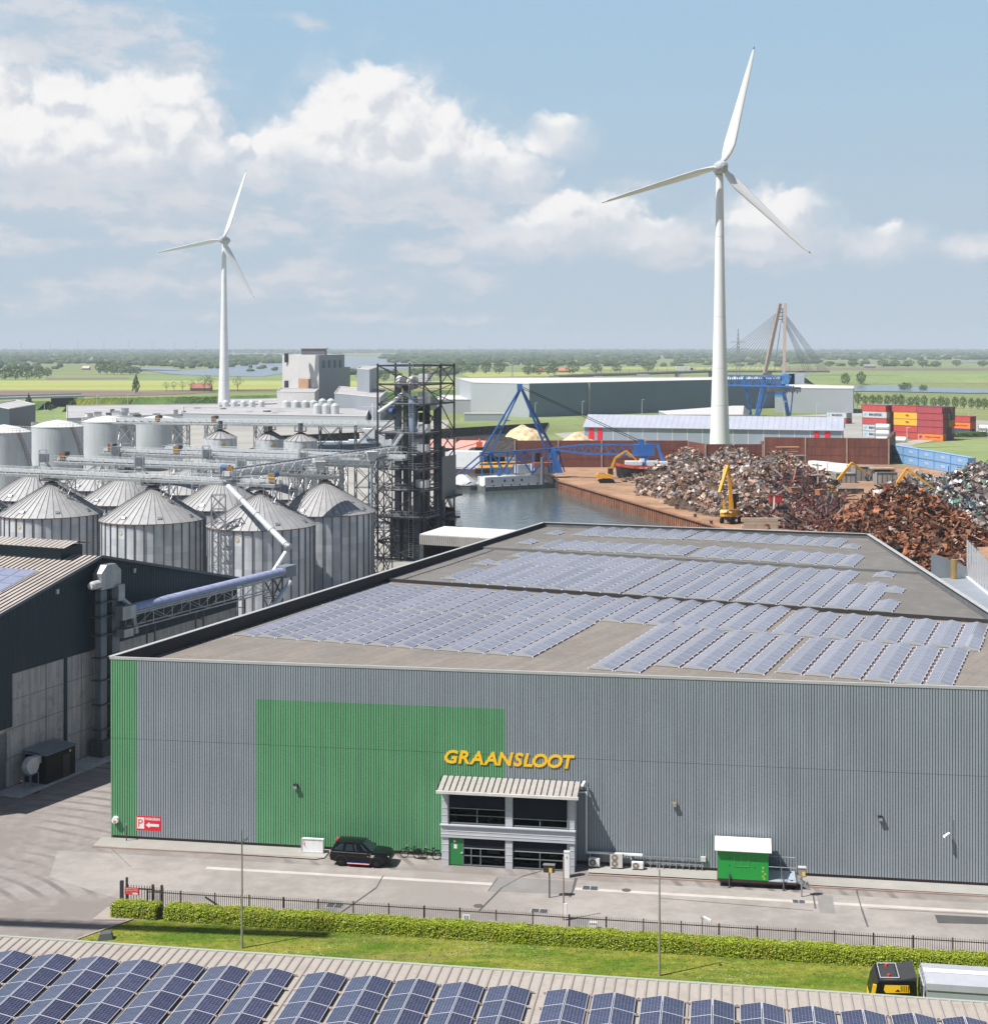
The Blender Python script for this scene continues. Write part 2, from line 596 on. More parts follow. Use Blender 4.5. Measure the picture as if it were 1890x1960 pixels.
M_CONC=mat('concrete',(0.47,0.455,0.43),0.9,var=0.12,scale=0.3,streak=0.25,fine=0.06,stain=(0.2,0.19,0.17),stain_amt=0.5)
M_YELLOW=mat('sign yellow',(0.92,0.54,0.02),0.45,var=0.04)
M_RED=mat('sign red',(0.70,0.012,0.03),0.45,var=0.05)
M_ORANGE=mat('machine yellow',(0.78,0.37,0.02),0.45,var=0.1,scale=1.5,streak=0.1)
M_GLASS=mat('dark window glass',(0.012,0.014,0.018),0.06,var=0.05,spec=0.8)
M_BLUE=mat('crane blue',(0.028,0.135,0.42),0.45,var=0.15,scale=0.5,streak=0.12)
M_ALU=mat('pale aluminium',(0.66,0.675,0.69),0.4,0.3,var=0.06,streak=0.1)
def sheet(name,pts,z,m,kind='structure'):
 mb=MB()
 mb.poly([(p[0],p[1],0)for p in pts])
 o=mb.build(name,m)
 if o.data.polygons[0].normal.z<0:
  o.data.flip_normals()
 o.location.z=z
 return tag(o,kind=kind)
from mathutils.geometry import tessellate_polygon
WATER_Z=-3.0
CANAL=[(66,262),(48.7,328),(19.2,437),(16.0,484),(17.0,560),(22.5,668),(28.0,752),(-23.6,696),(-96,640),(-96,520),(-22,470),(-14,420),(-9.0,340),(-9,262)]
outer=[(-30000,-300),(30000,-300),(30000,45000),(-30000,45000)]
tri=tessellate_polygon([[Vector((x,y,0))for x,y in outer],[Vector((x,y,0))for x,y in CANAL]])
allp=outer+CANAL
mb=MB()
mb.add([(x,y,0)for x,y in allp],[tuple(t_)for t_ in tri])
g=mb.build('ground',M_MEADOW)
for pl in g.data.polygons:
 if pl.normal.z<0:
  pl.flip()
tag(g,kind='structure')
sheet('canal_water',[(-110,240),(90,240),(60,780),(-110,780)],WATER_Z,M_CANAL)
M_PILE=mat('rusty sheet piling',(0.17,0.085,0.055),0.85,var=0.25,scale=0.3,streak=0.45,stain=(0.10,0.07,0.06),stain_amt=0.6)
M_PILED=mat('dark sheet piling',(0.05,0.042,0.038),0.85,var=0.25,scale=0.3,streak=0.4)
def sheet_pile(name,pts,z0,z1,m,label,pitch=1.2,depth=0.35,cap=True):
 t_=thing(name,label,'quay wall',(pts[0][0],pts[0][1],0))
 mb=MB()
 cp=MB()
 for a,b in zip(pts,pts[1:]):
  a,b=Vector((a[0],a[1],0)),Vector((b[0],b[1],0))
  d=b-a
  L=d.length
  d/=L
  n=Vector((d.y,-d.x,0))
  q=[]
  k=max(1,int(L/pitch))
  for i in range(k):
   s=L*i/k
   w=L/k
   q+=[(s,0),(s+w*0.42,0),(s+w*0.5,depth),(s+w*0.92,depth)]
  q.append((L,0))
  for(s0,o0),(s1,o1)in zip(q,q[1:]):
   p0,p1=a+d*s0+n*o0,a+d*s1+n*o1
   mb.quad((p0.x,p0.y,z0),(p1.x,p1.y,z0),(p1.x,p1.y,z1),(p0.x,p0.y,z1))
  cp.bar((a.x,a.y,z1+0.05)+n*0.1 if False else(a.x+n.x*0.1,a.y+n.y*0.1,z1+0.05),(b.x+n.x*0.1,b.y+n.y*0.1,z1+0.05),0.9,0.3)
 mb.build('piling',m,t_,world=True)
 if cap:
  cp.build('capping_beam',m,t_,world=True)
 return t_
E1=Vector((67.65,-10.7,0)).normalized()
NB=Vector((-E1.y,E1.x,0))
RZ1=math.atan2(E1.y,E1.x)
A0=G(213,1605,0)
WTOP=14.8
def W(s,y,z):
 return A0+E1*s-NB*y+Vector((0,0,z))
def ws(u):
 k=(u-CX)/F
 return(k*A0.y-A0.x)/(E1.x-k*E1.y)
def wz(u,v,y=0.0):
 p=W(ws(u),y,0)
 return HC-(v-V0)*p.y/F
def wsy(u,y):
 o=A0-NB*y
 k=(u-CX)/F
 return(k*o.y-o.x)/(E1.x-k*E1.y)
sheet('yard',[(-150,74),(80,60),(75,112),(-9,330),(-150,330)],0.012,M_YARD)
kb=G(150,1800)
lawn_pts=[W(-0.5,41,0),kb,G(300,1748),W(wsy(318,14.2),14.2,0),W(90,14.2,0),W(90,46,0)]
sheet('lawn',lawn_pts,0.05,M_LAWN)
sheet('paving',[G(205,1738),G(316,1738),G(322,1752),G(295,1763),G(176,1762)],0.056,mat('paving slabs',(0.33,0.285,0.25),0.9,var=0.12,scale=0.8,fine=0.1))
sheet('road',[W(-3,3.4,0),W(95,3.4,0),W(95,13.6,0),W(8.4,13.6,0),W(-1,9,0)],0.020,M_ROAD)
sheet('pavement',[W(-0.8,0.05,0),W(18.4,0.05,0),W(18.4,1.9,0),W(17.8,2.3,0),W(-0.6,2.1,0)],0.10,M_YARDGREY)
sheet('pavement',[W(39,0.05,0),W(95,0.05,0),W(95,1.9,0),W(39,1.9,0)],0.10,M_YARDGREY)
mb=MB()
for a,b in((-0.6,18.2),(39.0,95)):
 mb.bar(W(a,2.3,0.06),W(b,2.0,0.06),0.12,0.14)
tag(mb.build('kerb',mat('kerb concrete',(0.34,0.25,0.21),0.9,var=0.15)),kind='structure')
mb=MB()
mb.bar(kb+Vector((-0.1,0,0.04)),G(312,1741)+Vector((-0.1,0,0.04)),0.18,0.14)
tag(mb.build('lawn_kerb',MATS['kerb concrete']),kind='structure')
def patch(u0,v0_,u1,v1,m=None,z=0.028):
 pts=[G(u0[0],u0[1]),G(v0_[0],v0_[1]),G(u1[0],u1[1]),G(v1[0],v1[1])]
 return sheet('road_patch',pts,z,m or M_PATCH)
patch((950,1678),(1098,1688),(1090,1712),(934,1707))
patch((1562,1712),(1592,1715),(1598,1750),(1568,1748))
patch((1788,1752),(1890,1757),(1890,1770),(1794,1768),M_DARKAS,0.030)
patch((618,1722),(655,1725),(628,1765),(585,1762))
patch((1090,1755),(1128,1757),(1112,1800),(1076,1798))
mb=MB()
for a,b,y0,y1 in((10,92,5.05,5.55),):
 mb.quad(W(a,y0,0),W(b,y0-0.3,0),W(b,y1-0.3,0),W(a,y1,0))
o=mb.build('gutter',mat('pale gutter slabs',(0.47,0.43,0.395),0.9,var=0.12,scale=0.7,fine=0.08))
o.location.z=0.026
tag(o,kind='structure')
mb=MB()
def crack(pts,w=0.07):
 for(a,b)in zip(pts,pts[1:]):
  p,q=G(*a),G(*b)
  d=(q-p).normalized()
  n=Vector((-d.y,d.x,0))*w*rnd.uniform(0.6,1.5)
  mb.quad(p-n,q-n,q+n,p+n)
crack([(1036,1668),(1000,1678),(960,1700),(916,1745)],0.05)
crack([(733,1652+25),(720,1700),(652,1748)],0.06)
crack([(1637,1690),(1640,1712),(1648,1740),(1660,1775)],0.06)
crack([(1555,1712),(1560,1740)],0.09)
crack([(1102,1682),(1096,1705),(1090,1718)],0.10)
crack([(952,1682),(934,1706)],0.05)
crack([(1660,1740),(1890,1752)],0.025)
crack([(1262,1720),(1555,1744)],0.02)
crack([(213,1625),(250,1660)],0.03)
o=mb.build('road_cracks',M_DARKAS)
o.location.z=0.036
tag(o,kind='structure')
M_CLADG=mat('grey cladding',(0.285,0.322,0.35),0.5,var=0.05,scale=0.25,streak=0.08,spec=0.4,fine=.03)
M_CLADGR=mat('green cladding',(0.135,0.345,0.175),0.5,var=0.06,scale=0.25,streak=0.10,spec=0.4)
M_TRIM=mat('grey roof trim',(0.40,0.40,0.39),0.55,var=0.08)
M_BITU=mat('bitumen upstand',(0.028,0.025,0.026),0.8,var=0.2,scale=0.7)
M_BITG=mat('grey bitumen upstand',(0.13,0.135,0.14),0.8,var=0.2,scale=0.7)
M_ROOF,t,p=mat_nodes('roof felt')
co=t.new('ShaderNodeTexCoord').outputs['Object']
rot=t.new('ShaderNodeVectorRotate',rotation_type='Z_AXIS')
t.put(rot.inputs['Vector'],co)
rot.inputs['Angle'].default_value=R(22.8)
v=rot.outputs[0]
br=t.new('ShaderNodeTexBrick')
t.put(br.inputs['Vector'],t.vmath('MULTIPLY',v,(1.0,1.0,0)))
rot2=t.new('ShaderNodeVectorRotate',rotation_type='Z_AXIS')
t.put(rot2.inputs['Vector'],v)
rot2.inputs['Angle'].default_value=R(90)
t.put(br.inputs['Vector'],rot2.outputs[0])
br.inputs['Scale'].default_value=1.0
br.inputs['Brick Width'].default_value=7.5
br.inputs['Row Height'].default_value=1.0
br.inputs['Mortar Size'].default_value=0.025
br.inputs['Color1'].default_value=(0.20,0.176,0.152,1)
br.inputs['Color2'].default_value=(0.235,0.207,0.18,1)
br.inputs['Mortar'].default_value=(0.16,0.145,0.13,1)
n1=t.noise(co,0.22,6.0,0.62)
n2=t.noise(co,2.4,5.0,0.7)
c=t.mix(t.maprange(n1,0.45,0.7,0,0.5),br.outputs['Color'],(0.145,0.14,0.135))
s=t.vmath('SCALE',c)
t.put(s.node.inputs['Scale'],t.maprange(n2,0.3,0.7,0.86,1.14,smooth=False))
t.l.new(s,p.inputs['Base Color'])
p.inputs['Roughness'].default_value=0.9
p.inputs['Specular IOR Level'].default_value=0.25
M_ROOFB=mat('grey roof felt',(0.15,0.14,0.13),0.9,var=0.14,scale=0.25,fine=0.12,stain=(0.21,0.195,0.18),stain_amt=0.55)
def solar_mat(name,cell,line,tint,spec,cells=True,sx=0.158,sy=0.158,rough=0.14):
 m,t,p=mat_nodes(name)
 co=t.new('ShaderNodeTexCoord').outputs['Object']
 sp=t.new('ShaderNodeSeparateXYZ')
 t.put(sp.inputs[0],co)
 fx=t.math('ABSOLUTE',t.math('SUBTRACT',t.math('FRACT',t.math('ADD',t.math('DIVIDE',sp.outputs[0],sx),100.0)),0.5))
 fy=t.math('ABSOLUTE',t.math('SUBTRACT',t.math('FRACT',t.math('ADD',t.math('DIVIDE',sp.outputs[1],sy),100.0)),0.5))
 k=t.math('GREATER_THAN',t.math('MAXIMUM',fx,fy),0.463)
 n=t.noise(co,3.0,4.0,0.6)
 c=t.mix(t.maprange(n,0.3,0.7),cell,tint)
 if cells:
  c=t.mix(t.math('MULTIPLY',k,0.65),c,line)
 oi=t.new('ShaderNodeObjectInfo')
 sv=t.vmath('SCALE',c)
 t.put(sv.node.inputs['Scale'],t.math('MULTIPLY',t.maprange(oi.outputs['Random'],0,1,.86,1.12,smooth=False),t.maprange(t.noise(co,.35,4.0,.6),.3,.7,.88,1.12,smooth=False)))
 t.l.new(sv,p.inputs['Base Color'])
 p.inputs['Roughness'].default_value=rough
 p.inputs['Specular IOR Level'].default_value=spec
 return m
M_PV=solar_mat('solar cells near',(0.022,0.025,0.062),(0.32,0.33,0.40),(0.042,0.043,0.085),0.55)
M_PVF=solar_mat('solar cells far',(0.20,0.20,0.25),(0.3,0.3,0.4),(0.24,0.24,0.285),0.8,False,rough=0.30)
M_PVFR=mat('panel frame',(0.68,0.68,0.72),0.4,0.2,var=0.05)
M_PVEND=mat('panel end plate',(0.52,0.53,0.53),0.45,0.4,var=0.08)
shed=thing('warehouse','long grey and green ribbed steel warehouse with a flat roof full of solar panels','warehouse',A0,RZ1)
S_END=92.0
RIB,RD=0.205,0.085
def ribbed(s0,s1,z0,z1,y=0.0,m=None,name='wall_panel',parent=None):
 mb=MB()
 k0,k1=int(round(s0/RIB)),int(round(s1/RIB))
 prof=[]
 for k in range(k0,k1):
  x=k*RIB
  prof+=[(x,-y-RD),(x+RIB*0.66,-y-RD),(x+RIB*0.70,-y),(x+RIB*0.96,-y)]
 prof.append((k1*RIB,-y-RD))
 for(xa,ya),(xb,yb)in zip(prof,prof[1:]):
  mb.quad((xa,ya,z0),(xb,yb,z0),(xb,yb,z1),(xa,ya,z1))
 return mb.build(name,m,parent)
ZM=wz(700,1433)
zgr=wz(491,1338)
s_c,s_a,s_b=ws(262),ws(491),ws(967.5)
Z0=0.32
for(a,b,m)in((0,s_c,M_CLADGR),(s_c,s_a,M_CLADG),(s_a,s_b,M_CLADGR),(s_b,S_END,M_CLADG)):
 o=ribbed(a,b,Z0,ZM+0.04,0.0,m,'wall_panel',shed)
 if m is M_CLADGR:
  o['label']='green ribbed wall section'
 if m is M_CLADGR and a>1:
  o=ribbed(a,b,ZM,zgr,0.014,m,'wall_panel',shed)
  o['label']='green ribbed wall section'
  ribbed(a,b,zgr,WTOP-0.12,0.014,M_CLADG,'wall_panel',shed)
 else:
  o=ribbed(a,b,ZM,WTOP-0.12,0.014,m,'wall_panel',shed)
  if m is M_CLADGR:
   o['label']='green ribbed wall section'
mb=MB()
mb.box((S_END/2,0.06,0.16),(S_END,0.10,0.32))
mb.build('plinth',mat('shed plinth',(0.10,0.075,0.07),0.9,var=0.2),shed)
EX=Vector((.387,.922,0)).normalized()
EP=Vector((EX.y,-EX.x,0))
RZ2=math.atan2(EP.y,EP.x)
def Q(p,q,z):
 return Vector((A0.x,A0.y,0))+EP*p+EX*q+Vector((0,0,z))
def loc_in(parent,pts):
 M=Matrix.Translation(parent.location)@Matrix.Rotation(parent.rotation_euler.z,4,'Z')
 Mi=M.inverted()
 return[Mi@Vector(q)for q in pts]
def local_build(mb,name,m,parent,**kw):
 mb.v=[tuple(q)for q in loc_in(parent,mb.v)]
 return mb.build(name,m,parent,**kw)
pB=G(1040,1000,WTOP)
pC=G(1660,1022,WTOP)
pD=G(1890,1170,WTOP)
pD=pC+(pD-pC)*1.45
pE=W(S_END,0,WTOP)
pM=G(697,1110,WTOP)
Aw=W(0,0,WTOP)
def lineq(a,b,q):
 qa,qb=(a-A0).dot(EX),(b-A0).dot(EX)
 k=(q-qa)/(qb-qa)
 return a+(b-a)*k
def at_z(v,z):
 return Vector((v.x,v.y,z))
q1,q2=48.9,75.6
ZR1,ZR2,ZR3=13.68,13.95,14.2
l1,r1=lineq(Aw,pB,q1),lineq(pC,pD,q1)
l2,r2=lineq(Aw,pB,q2),lineq(pC,pD,q2)
edge_r=pD
for pts,z,m in(([W(0.02,-0.02,0),W(S_END,-0.02,0),edge_r,r1,l1],ZR1,M_ROOF),([l1,r1,r2,l2],ZR2,M_ROOFB),([l2,r2,pC,pB],ZR3,M_ROOFB)):
 mb=MB()
 mb.poly([at_z(q,z)for q in pts])
 local_build(mb,'roof',m,shed)
for a,b,za,zb in((l1,r1,ZR1,ZR2+0.10),(l2,r2,ZR2,ZR3+0.04)):
 mb=MB()
 d=(b-a).normalized()
 n=Vector((d.y,-d.x,0))
 for s0 in range(0,int((b-a).length),5):
  s1=min(s0+5,(b-a).length)
  p0,p1=a+d*s0,a+d*s1
  mb.bar(at_z(p0,(za+zb)/2)+n*0.01*(s0%2),at_z(p1,(za+zb)/2)+n*0.01*(s0%2),0.22,zb-za)
 local_build(mb,'roof_step',M_BITU if za<13.8 else M_BITG,shed)
cap=MB()
def parapet(a,b,z0,m,cap_w=0.42,inner=True):
 mb=MB()
 mb.bar(at_z(a,(z0+WTOP)/2),at_z(b,(z0+WTOP)/2),0.16,WTOP-z0)
 local_build(mb,'parapet',m,shed)
 d=(b-a).normalized()
 cap.bar(at_z(a,WTOP+0.03)-d*0.1,at_z(b,WTOP+0.03)+d*0.1,cap_w,0.05)
parapet(Aw,pB,ZR1-0.05,M_BITU)
parapet(pB,pC,ZR1-0.05,M_BITG)
parapet(pC,pD,ZR1-0.05,M_BITG,0.5)
fcap=MB()
fcap.bar((-0.1,-0.02,WTOP-0.09),(S_END,-0.02,WTOP-0.09),0.22,0.2)
fcap.build('roof_edge_trim',M_TRIM,shed)
local_build(cap,'coping',M_TRIM,shed)
for a,b in((Aw,pB),(pB,pC),(pC,pD)):
 mb=MB()
 mb.quad(at_z(a,0.0),at_z(b,0.0),at_z(b,ZR1),at_z(a,ZR1))
 local_build(mb,'side_wall',M_CLADG,shed)
PL,PW,TH=1.475,1.0,0.26
TENT={}
def tent_meshes(n):
 if n in TENT:
  return TENT[n]
 out=[]
 for sgn in(-1,1):
  mb=MB()
  for k in range(n):
   y0,y1=k*PL+0.015,(k+1)*PL-0.015
   def P(a,y,up):
    x=sgn*(0.03+a*(PW-0.03))
    return(x,y,0.10+TH*(1-a)+up)
   fs=[(0,0),(1,0),(1,1),(0,1)]
   o4=[P(0,y0,0),P(1,y0,0),P(1,y1,0),P(0,y1,0)]
   i4=[P(0.045,y0+0.04,0.004),P(0.955,y0+0.04,0.004),P(0.955,y1-0.04,0.004),P(0.045,y1-0.04,0.004)]
   if sgn<0:
    o4,i4=o4[::-1],i4[::-1]
   mb.poly(o4,1)
   mb.poly(i4,0)
   lo=[P(0,y0,-0.04),P(1,y0,-0.04),P(1,y1,-0.04),P(0,y1,-0.04)]
   mb.quad(lo[1],lo[2],P(1,y1,0),P(1,y0,0),1)
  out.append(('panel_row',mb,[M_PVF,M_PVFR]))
 for y in(0.0,n*PL):
  mb=MB()
  mb.poly([(-PW-0.02,y,0.04),(PW+0.02,y,0.04),(PW+0.02,y,0.10),(0,y,0.10+TH+0.01),(-PW-0.02,y,0.10)])
  out.append(('end_plate',mb,[M_PVEND]))
 mb=MB()
 for k in range(n+1):
  for sx in(-1,1):
   mb.box((sx*(PW+0.04),k*PL,0.05),(0.09,0.12,0.08),mi=0)
 for sx in(-1,1):
  mb.box((sx*(PW+0.05),n*PL/2,0.012),(0.12,n*PL+0.1,0.02),mi=1)
  mb.box((sx*(PW-0.015),n*PL/2,0.05),(0.012,n*PL,0.075),mi=1)
 out.append(('mounting_frame',mb,[M_WHITE,mat('dark wind plate',(0.06,0.022,0.03),0.6,var=0.1)]))
 TENT[n]=(None,out)
 return TENT[n]
TENT_PROTO={}
def tent(p_left,q0,n,z,label,group='solar panel tents on the warehouse roof'):
 loc=Q(p_left+PW+0.05,q0,z)
 if n in TENT_PROTO:
  return dup(TENT_PROTO[n],loc,RZ2,label,group=group)
 o=thing('solar_array',label,'solar panels',loc,RZ2,group)
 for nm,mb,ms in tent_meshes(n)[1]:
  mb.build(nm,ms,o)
 TENT_PROTO[n]=o
 return o
ORD=['first','second','third','fourth','fifth','sixth','seventh','eighth','ninth','tenth','eleventh','twelfth','thirteenth','fourteenth','fifteenth','sixteenth','seventeenth','eighteenth']
def band(ps,q0,n,z,where,n_of=None):
 for i,p_ in enumerate(ps):
  nn=n if n_of is None else n_of(i)
  tent(p_,q0 if not callable(q0)else q0(i),nn,z,'%s solar tent from left, %s'%(ORD[i],where))
G1='front roof of the warehouse, '
band([1.2+2.2*k for k in range(6)]+[14.45+2.22*k for k in range(7)],lambda i:16.2+0.13*i,11,ZR1,'left block nearest the front wall',lambda i:11)
band([1.0+2.2*k for k in range(6)]+[14.25+2.22*k for k in range(7)],lambda i:33.0+0.13*i,9,ZR1,'left block below the dark roof step',lambda i:9 if i<9 else 9)
band([29.8+2.27*k for k in range(7)]+[46.2+2.3*k for k in range(8)],35.6,9,ZR1,'row below the step right of bare patch',lambda i:9 if i<8 else 8)
tent(62.4,35.0,4,ZR1,'short solar panel tent at the far right end by the dark roof step')
band([35.6,37.9],15.5,14,ZR1,'long pair beside the bare roof patch')
band([40.25,42.6,44.9,47.25],18.7,11,ZR1,'block of four behind the long pair')
band([49.97+2.32*k for k in range(6)],20.0,10,ZR1,'block of six by right end of front wall')
c2=[7.9+2.16*k for k in range(9)]+[27.7+2.27*k for k in range(5)]+[39.45+2.28*k for k in range(6)]
half=len(c2)//2
band(c2[:9],49.6,10,ZR2,'left block just above the dark roof step')
band(c2[9:],49.6,10,ZR2,'right block just above the dark roof step')
tent(53.15,49.6,4,ZR2,'short solar panel tent right of the row just above the dark roof step')
tent(5.7,51.4,5,ZR2,'short solar panel tent left of the row just above the dark roof step')
band(c2[:9],64.9,6,ZR2,'left block at back of middle roof')
band(c2[9:18],64.9,6,ZR2,'right block at back of middle roof')
for p_,q_,n_,w_ in((4.4,62.6,2,'front one of the small pair left'),(6.6,63.2,2,'right one of the small pair left'),(6.2,70.3,2,'small one at the left edge of the back block'),(50.2,71.6,2,'small one at the right edge of the back block'),(50.4,63.6,2,'small one right of the front block'),(52.6,61.2,2,'outermost small one right of the front block')):
 tent(p_,q_,n_,ZR2,'tiny solar tent, %s on middle roof'%w_)
c3=[7.0+2.16*k for k in range(9)]+[27.2+2.24*k for k in range(9)]
band(c3[:9],lambda i:76.6+0.16*i,5,ZR3,'left front block of farthest roof')
band(c3[9:],lambda i:77.2-0.08*i,6,ZR3,'right front block of farthest roof')
c4=[7.1+2.17*k for k in range(7)]+[22.6+2.26*k for k in range(9)]
band(c4[:7],lambda i:91.0+0.2*i,6,ZR3,'left back block of farthest roof')
band(c4[7:],lambda i:93.1-0.02*i,5,ZR3,'right back block of farthest roof')
for p_,q_,w_ in((3.2,80.2,'left of the front block'),(3.2,90.4,'left of the back block'),(43.2,92.0,'right of the back block')):
 tent(p_,q_,2,ZR3,'tiny solar tent %s on the farthest roof'%w_)
mb=MB()
for pts in([(-0.0,8.0),(0.4,16),(0.55,30),(0.5,44),(0.9,48.0)],):
 q_=[Q(a,b,ZR1+0.05)for a,b in pts]
 mb.pipe(q_,0.03,5)
for a in range(9,48):
 mb.box(Q(0.45+0.01*(a%3),a,ZR1+0.04),(0.16,0.10,0.08))
o=mb.build('roof_cable',M_BITU)
tag(o,'thin black cable in clips along the left edge of the front roof','cable')
mb=MB()
mb.pipe([Q(2.0,49.4,ZR2+0.05),Q(2.3,60,ZR2+0.05),Q(2.2,75.0,ZR2+0.05)],0.03,5)
for a in range(50,75):
 mb.box(Q(2.2,a,ZR2+0.04),(0.16,0.10,0.08))
tag(mb.build('roof_cable',M_BITU),'thin black cable in clips on the middle roof near its left edge','cable')
def at_wall(u,v,y=0.05):
 s=wsy(u,y)
 p=W(s,y,0)
 return s,HC-(v-V0)*p.y/F
def wall_thing(name,label,cat,s,y=0.0,z=0.0,group=None):
 return thing(name,label,cat,W(s,y,z),RZ1,group)
sign=wall_thing('wall_sign','big yellow slanted letters spelling GRAANSLOOT on the ribbed wall','sign',ws(851),0.06)
s_l,zl=at_wall(851,1447.5)
s_r,zr=at_wall(1100.5,1457.5)
zmid=(zl+zr)/2-0.02
LH=1.06
word='GRAANSLOOT'
ms=[text_mesh(ch,1.0,0.028,0.20,0.02)for ch in word]
ws_=[(min(v.co.x for v in m.vertices),max(v.co.x for v in m.vertices))for m in ms]
hs=[(min(v.co.y for v in m.vertices),max(v.co.y for v in m.vertices))for m in ms]
ky=LH/(hs[5][1]-hs[5][0])
gap=-0.01
tot=sum(b-a for a,b in ws_)+gap*9
kx=(s_r-s_l)/tot
x=0.0
for ch,m,(a,b),(h0_,h1_)in zip(word,ms,ws_,hs):
 mb=MB()
 pts=[(x+(v.co.x-a)*kx,-0.07-v.co.z*1.0,zmid+v.co.y*ky-0.0)for v in m.vertices]
 mid=(hs[5][0]+hs[5][1])/2*ky
 pts=[(q[0],q[1],q[2]-mid)for q in pts]
 mb.add(pts,[tuple(p_.vertices)for p_ in m.polygons])
 mb.build('letter',M_YELLOW,sign)
 x+=(b-a+gap)*kx
 bpy.data.meshes.remove(m)
s0,z1=at_wall(261.5,1561.5)
s1,z0=at_wall(308,1588.5)
pk=wall_thing('parking_sign','red and white P parking sign with an arrow low on the shed wall','sign',s0,0.06)
w_,h_=s1-s0,1.17
zc=z1-h_/2+0.02
mb=MB()
mb.box((w_/2,-0.015,zc),(w_,0.03,h_))
mb.build('board',M_RED,pk)
mb=MB()
X_,Z_=Vector((1,0,0)),Vector((0,0,1))
mb.quad((0.06,-0.034,zc-h_/2+0.14),(0.66,-0.034,zc-h_/2+0.14),(0.66,-0.034,zc+h_/2-0.12),(0.06,-0.034,zc+h_/2-0.12),0)
text_faces(mb,'P',(0.36,-0.034,zc),X_,Z_,0.62,1,0.0,0,0.006)
text_faces(mb,'PARKEREN',((0.70+w_-0.04)/2,-0.03,zc+h_*0.31),X_,Z_,0.21,0,0.02,0,0.006,w_-0.80)
ax0,ax1,az_=0.80,w_-0.16,zc-0.13
mb.poly([(ax0,-0.035,az_),(ax0+0.30,-0.035,az_-0.24),(ax0+0.30,-0.035,az_-0.11),(ax1,-0.035,az_-0.11),(ax1,-0.035,az_+0.11),(ax0+0.30,-0.035,az_+0.11),(ax0+0.30,-0.035,az_+0.24)],0)
mb.build('lettering',[M_WHITE,M_RED],pk)
ax_s=wsy(845,1.86)
an_w=wsy(1099,1.86)-ax_s
an=wall_thing('office_annex','two storey grey office front with dark windows under a ribbed lean-to roof','office',ax_s)
M_PANEL=mat('annex panel',(0.50,0.52,0.56),0.45,0.1,var=0.05)
M_BLIND=mat('dark sun screen',(0.014,0.017,0.024),0.8,var=0.12,scale=0.8,spec=.15)
M_WFRAME=mat('window frame grey',(0.16,0.19,0.20),0.45,0.2,var=0.08)
M_SEAM=mat('standing seam roof',(0.45,0.425,0.395),0.5,0.2,var=0.06,scale=0.6,streak=0.1)
YF=-1.86
cw=0.55
cx_=[cw/2,an_w/2+0.1,an_w-cw/2]
ZB0,ZB1,ZEV=2.22,3.22,5.72
for k,c_ in enumerate(cx_):
 mb=MB()
 mb.box((c_,YF+0.09,ZEV/2),(cw,0.2,ZEV))
 for z in[0.55+0.56*i for i in range(9)]:
  if not(ZB0-0.1<z<ZB1+0.1):
   mb.box((c_,YF-0.02,z),(cw+0.012,0.03,0.025),mi=1)
 mb.build('column',[M_PANEL,M_OFFW],an)
for sx in(0.03,an_w-0.03):
 mb=MB()
 mb.box((sx,YF/2-0.02,ZEV/2),(0.06,-YF-0.24,ZEV))
 mb.build('side_wall',M_PANEL,an)
mb=MB()
mb.box((an_w/2,YF-0.03,(ZB0+ZB1)/2),(an_w+0.1,0.16,ZB1-ZB0))
mb.box((an_w/2,YF-0.10,ZB1-0.04),(an_w+0.2,0.3,0.07))
for z in(ZB0+0.25,ZB0+0.52):
 mb.box((an_w/2,YF-0.12,z),(an_w+0.12,0.03,0.03),mi=1)
mb.build('band',[M_PANEL,M_OFFW],an)
mb=MB()
rl,rr=-0.28,an_w+0.30
zE,zR=5.96,6.42
mb.add([(rl,YF-0.55,zE),(rr,YF-0.55,zE),(rr,-0.05,zR),(rl,-0.05,zR),(rl,YF-0.55,zE-0.08),(rr,YF-0.55,zE-0.08),(rr,-0.05,zR-0.08),(rl,-0.05,zR-0.08)],[(0,1,2,3),(7,6,5,4),(0,4,5,1),(1,5,6,2),(2,6,7,3),(3,7,4,0)])
n_s=23
for k in range(n_s+1):
 x=rl+(rr-rl)*k/n_s
 mb.bar((x,YF-0.56,zE+0.03),(x,-0.05,zR+0.03),0.045,0.07,mi=1)
mb.build('roof',[M_SEAM,M_BLACKP],an)
mb=MB()
mb.bar((rl-0.05,YF-0.62,zE-0.13),(rr+0.05,YF-0.62,zE-0.13),0.16,0.2)
mb.build('gutter',M_OFFW,an)
mb=MB()
mb.quad((cw,-0.3,0.1),(an_w-cw,-0.3,0.1),(an_w-cw,-0.3,ZEV),(cw,-0.3,ZEV))
mb.quad((0.1,YF+0.1,0.12),(an_w-0.1,YF+0.1,0.12),(an_w-0.1,-0.3,0.12),(0.1,-0.3,0.12))
mb.quad((0.1,YF+0.1,ZB0+0.5),(an_w-0.1,YF+0.1,ZB0+0.5),(an_w-0.1,-0.3,ZB0+0.5),(0.1,-0.3,ZB0+0.5))
mb.quad((0.1,YF+0.1,ZEV-0.02),(an_w-0.1,YF+0.1,ZEV-0.02),(an_w-0.1,-0.3,ZEV-0.02),(0.1,-0.3,ZEV-0.02))
mb.build('interior',mat('office interior',(0.085,0.085,0.09),0.9,var=0.3,scale=2.0),an)
YW=YF+0.12
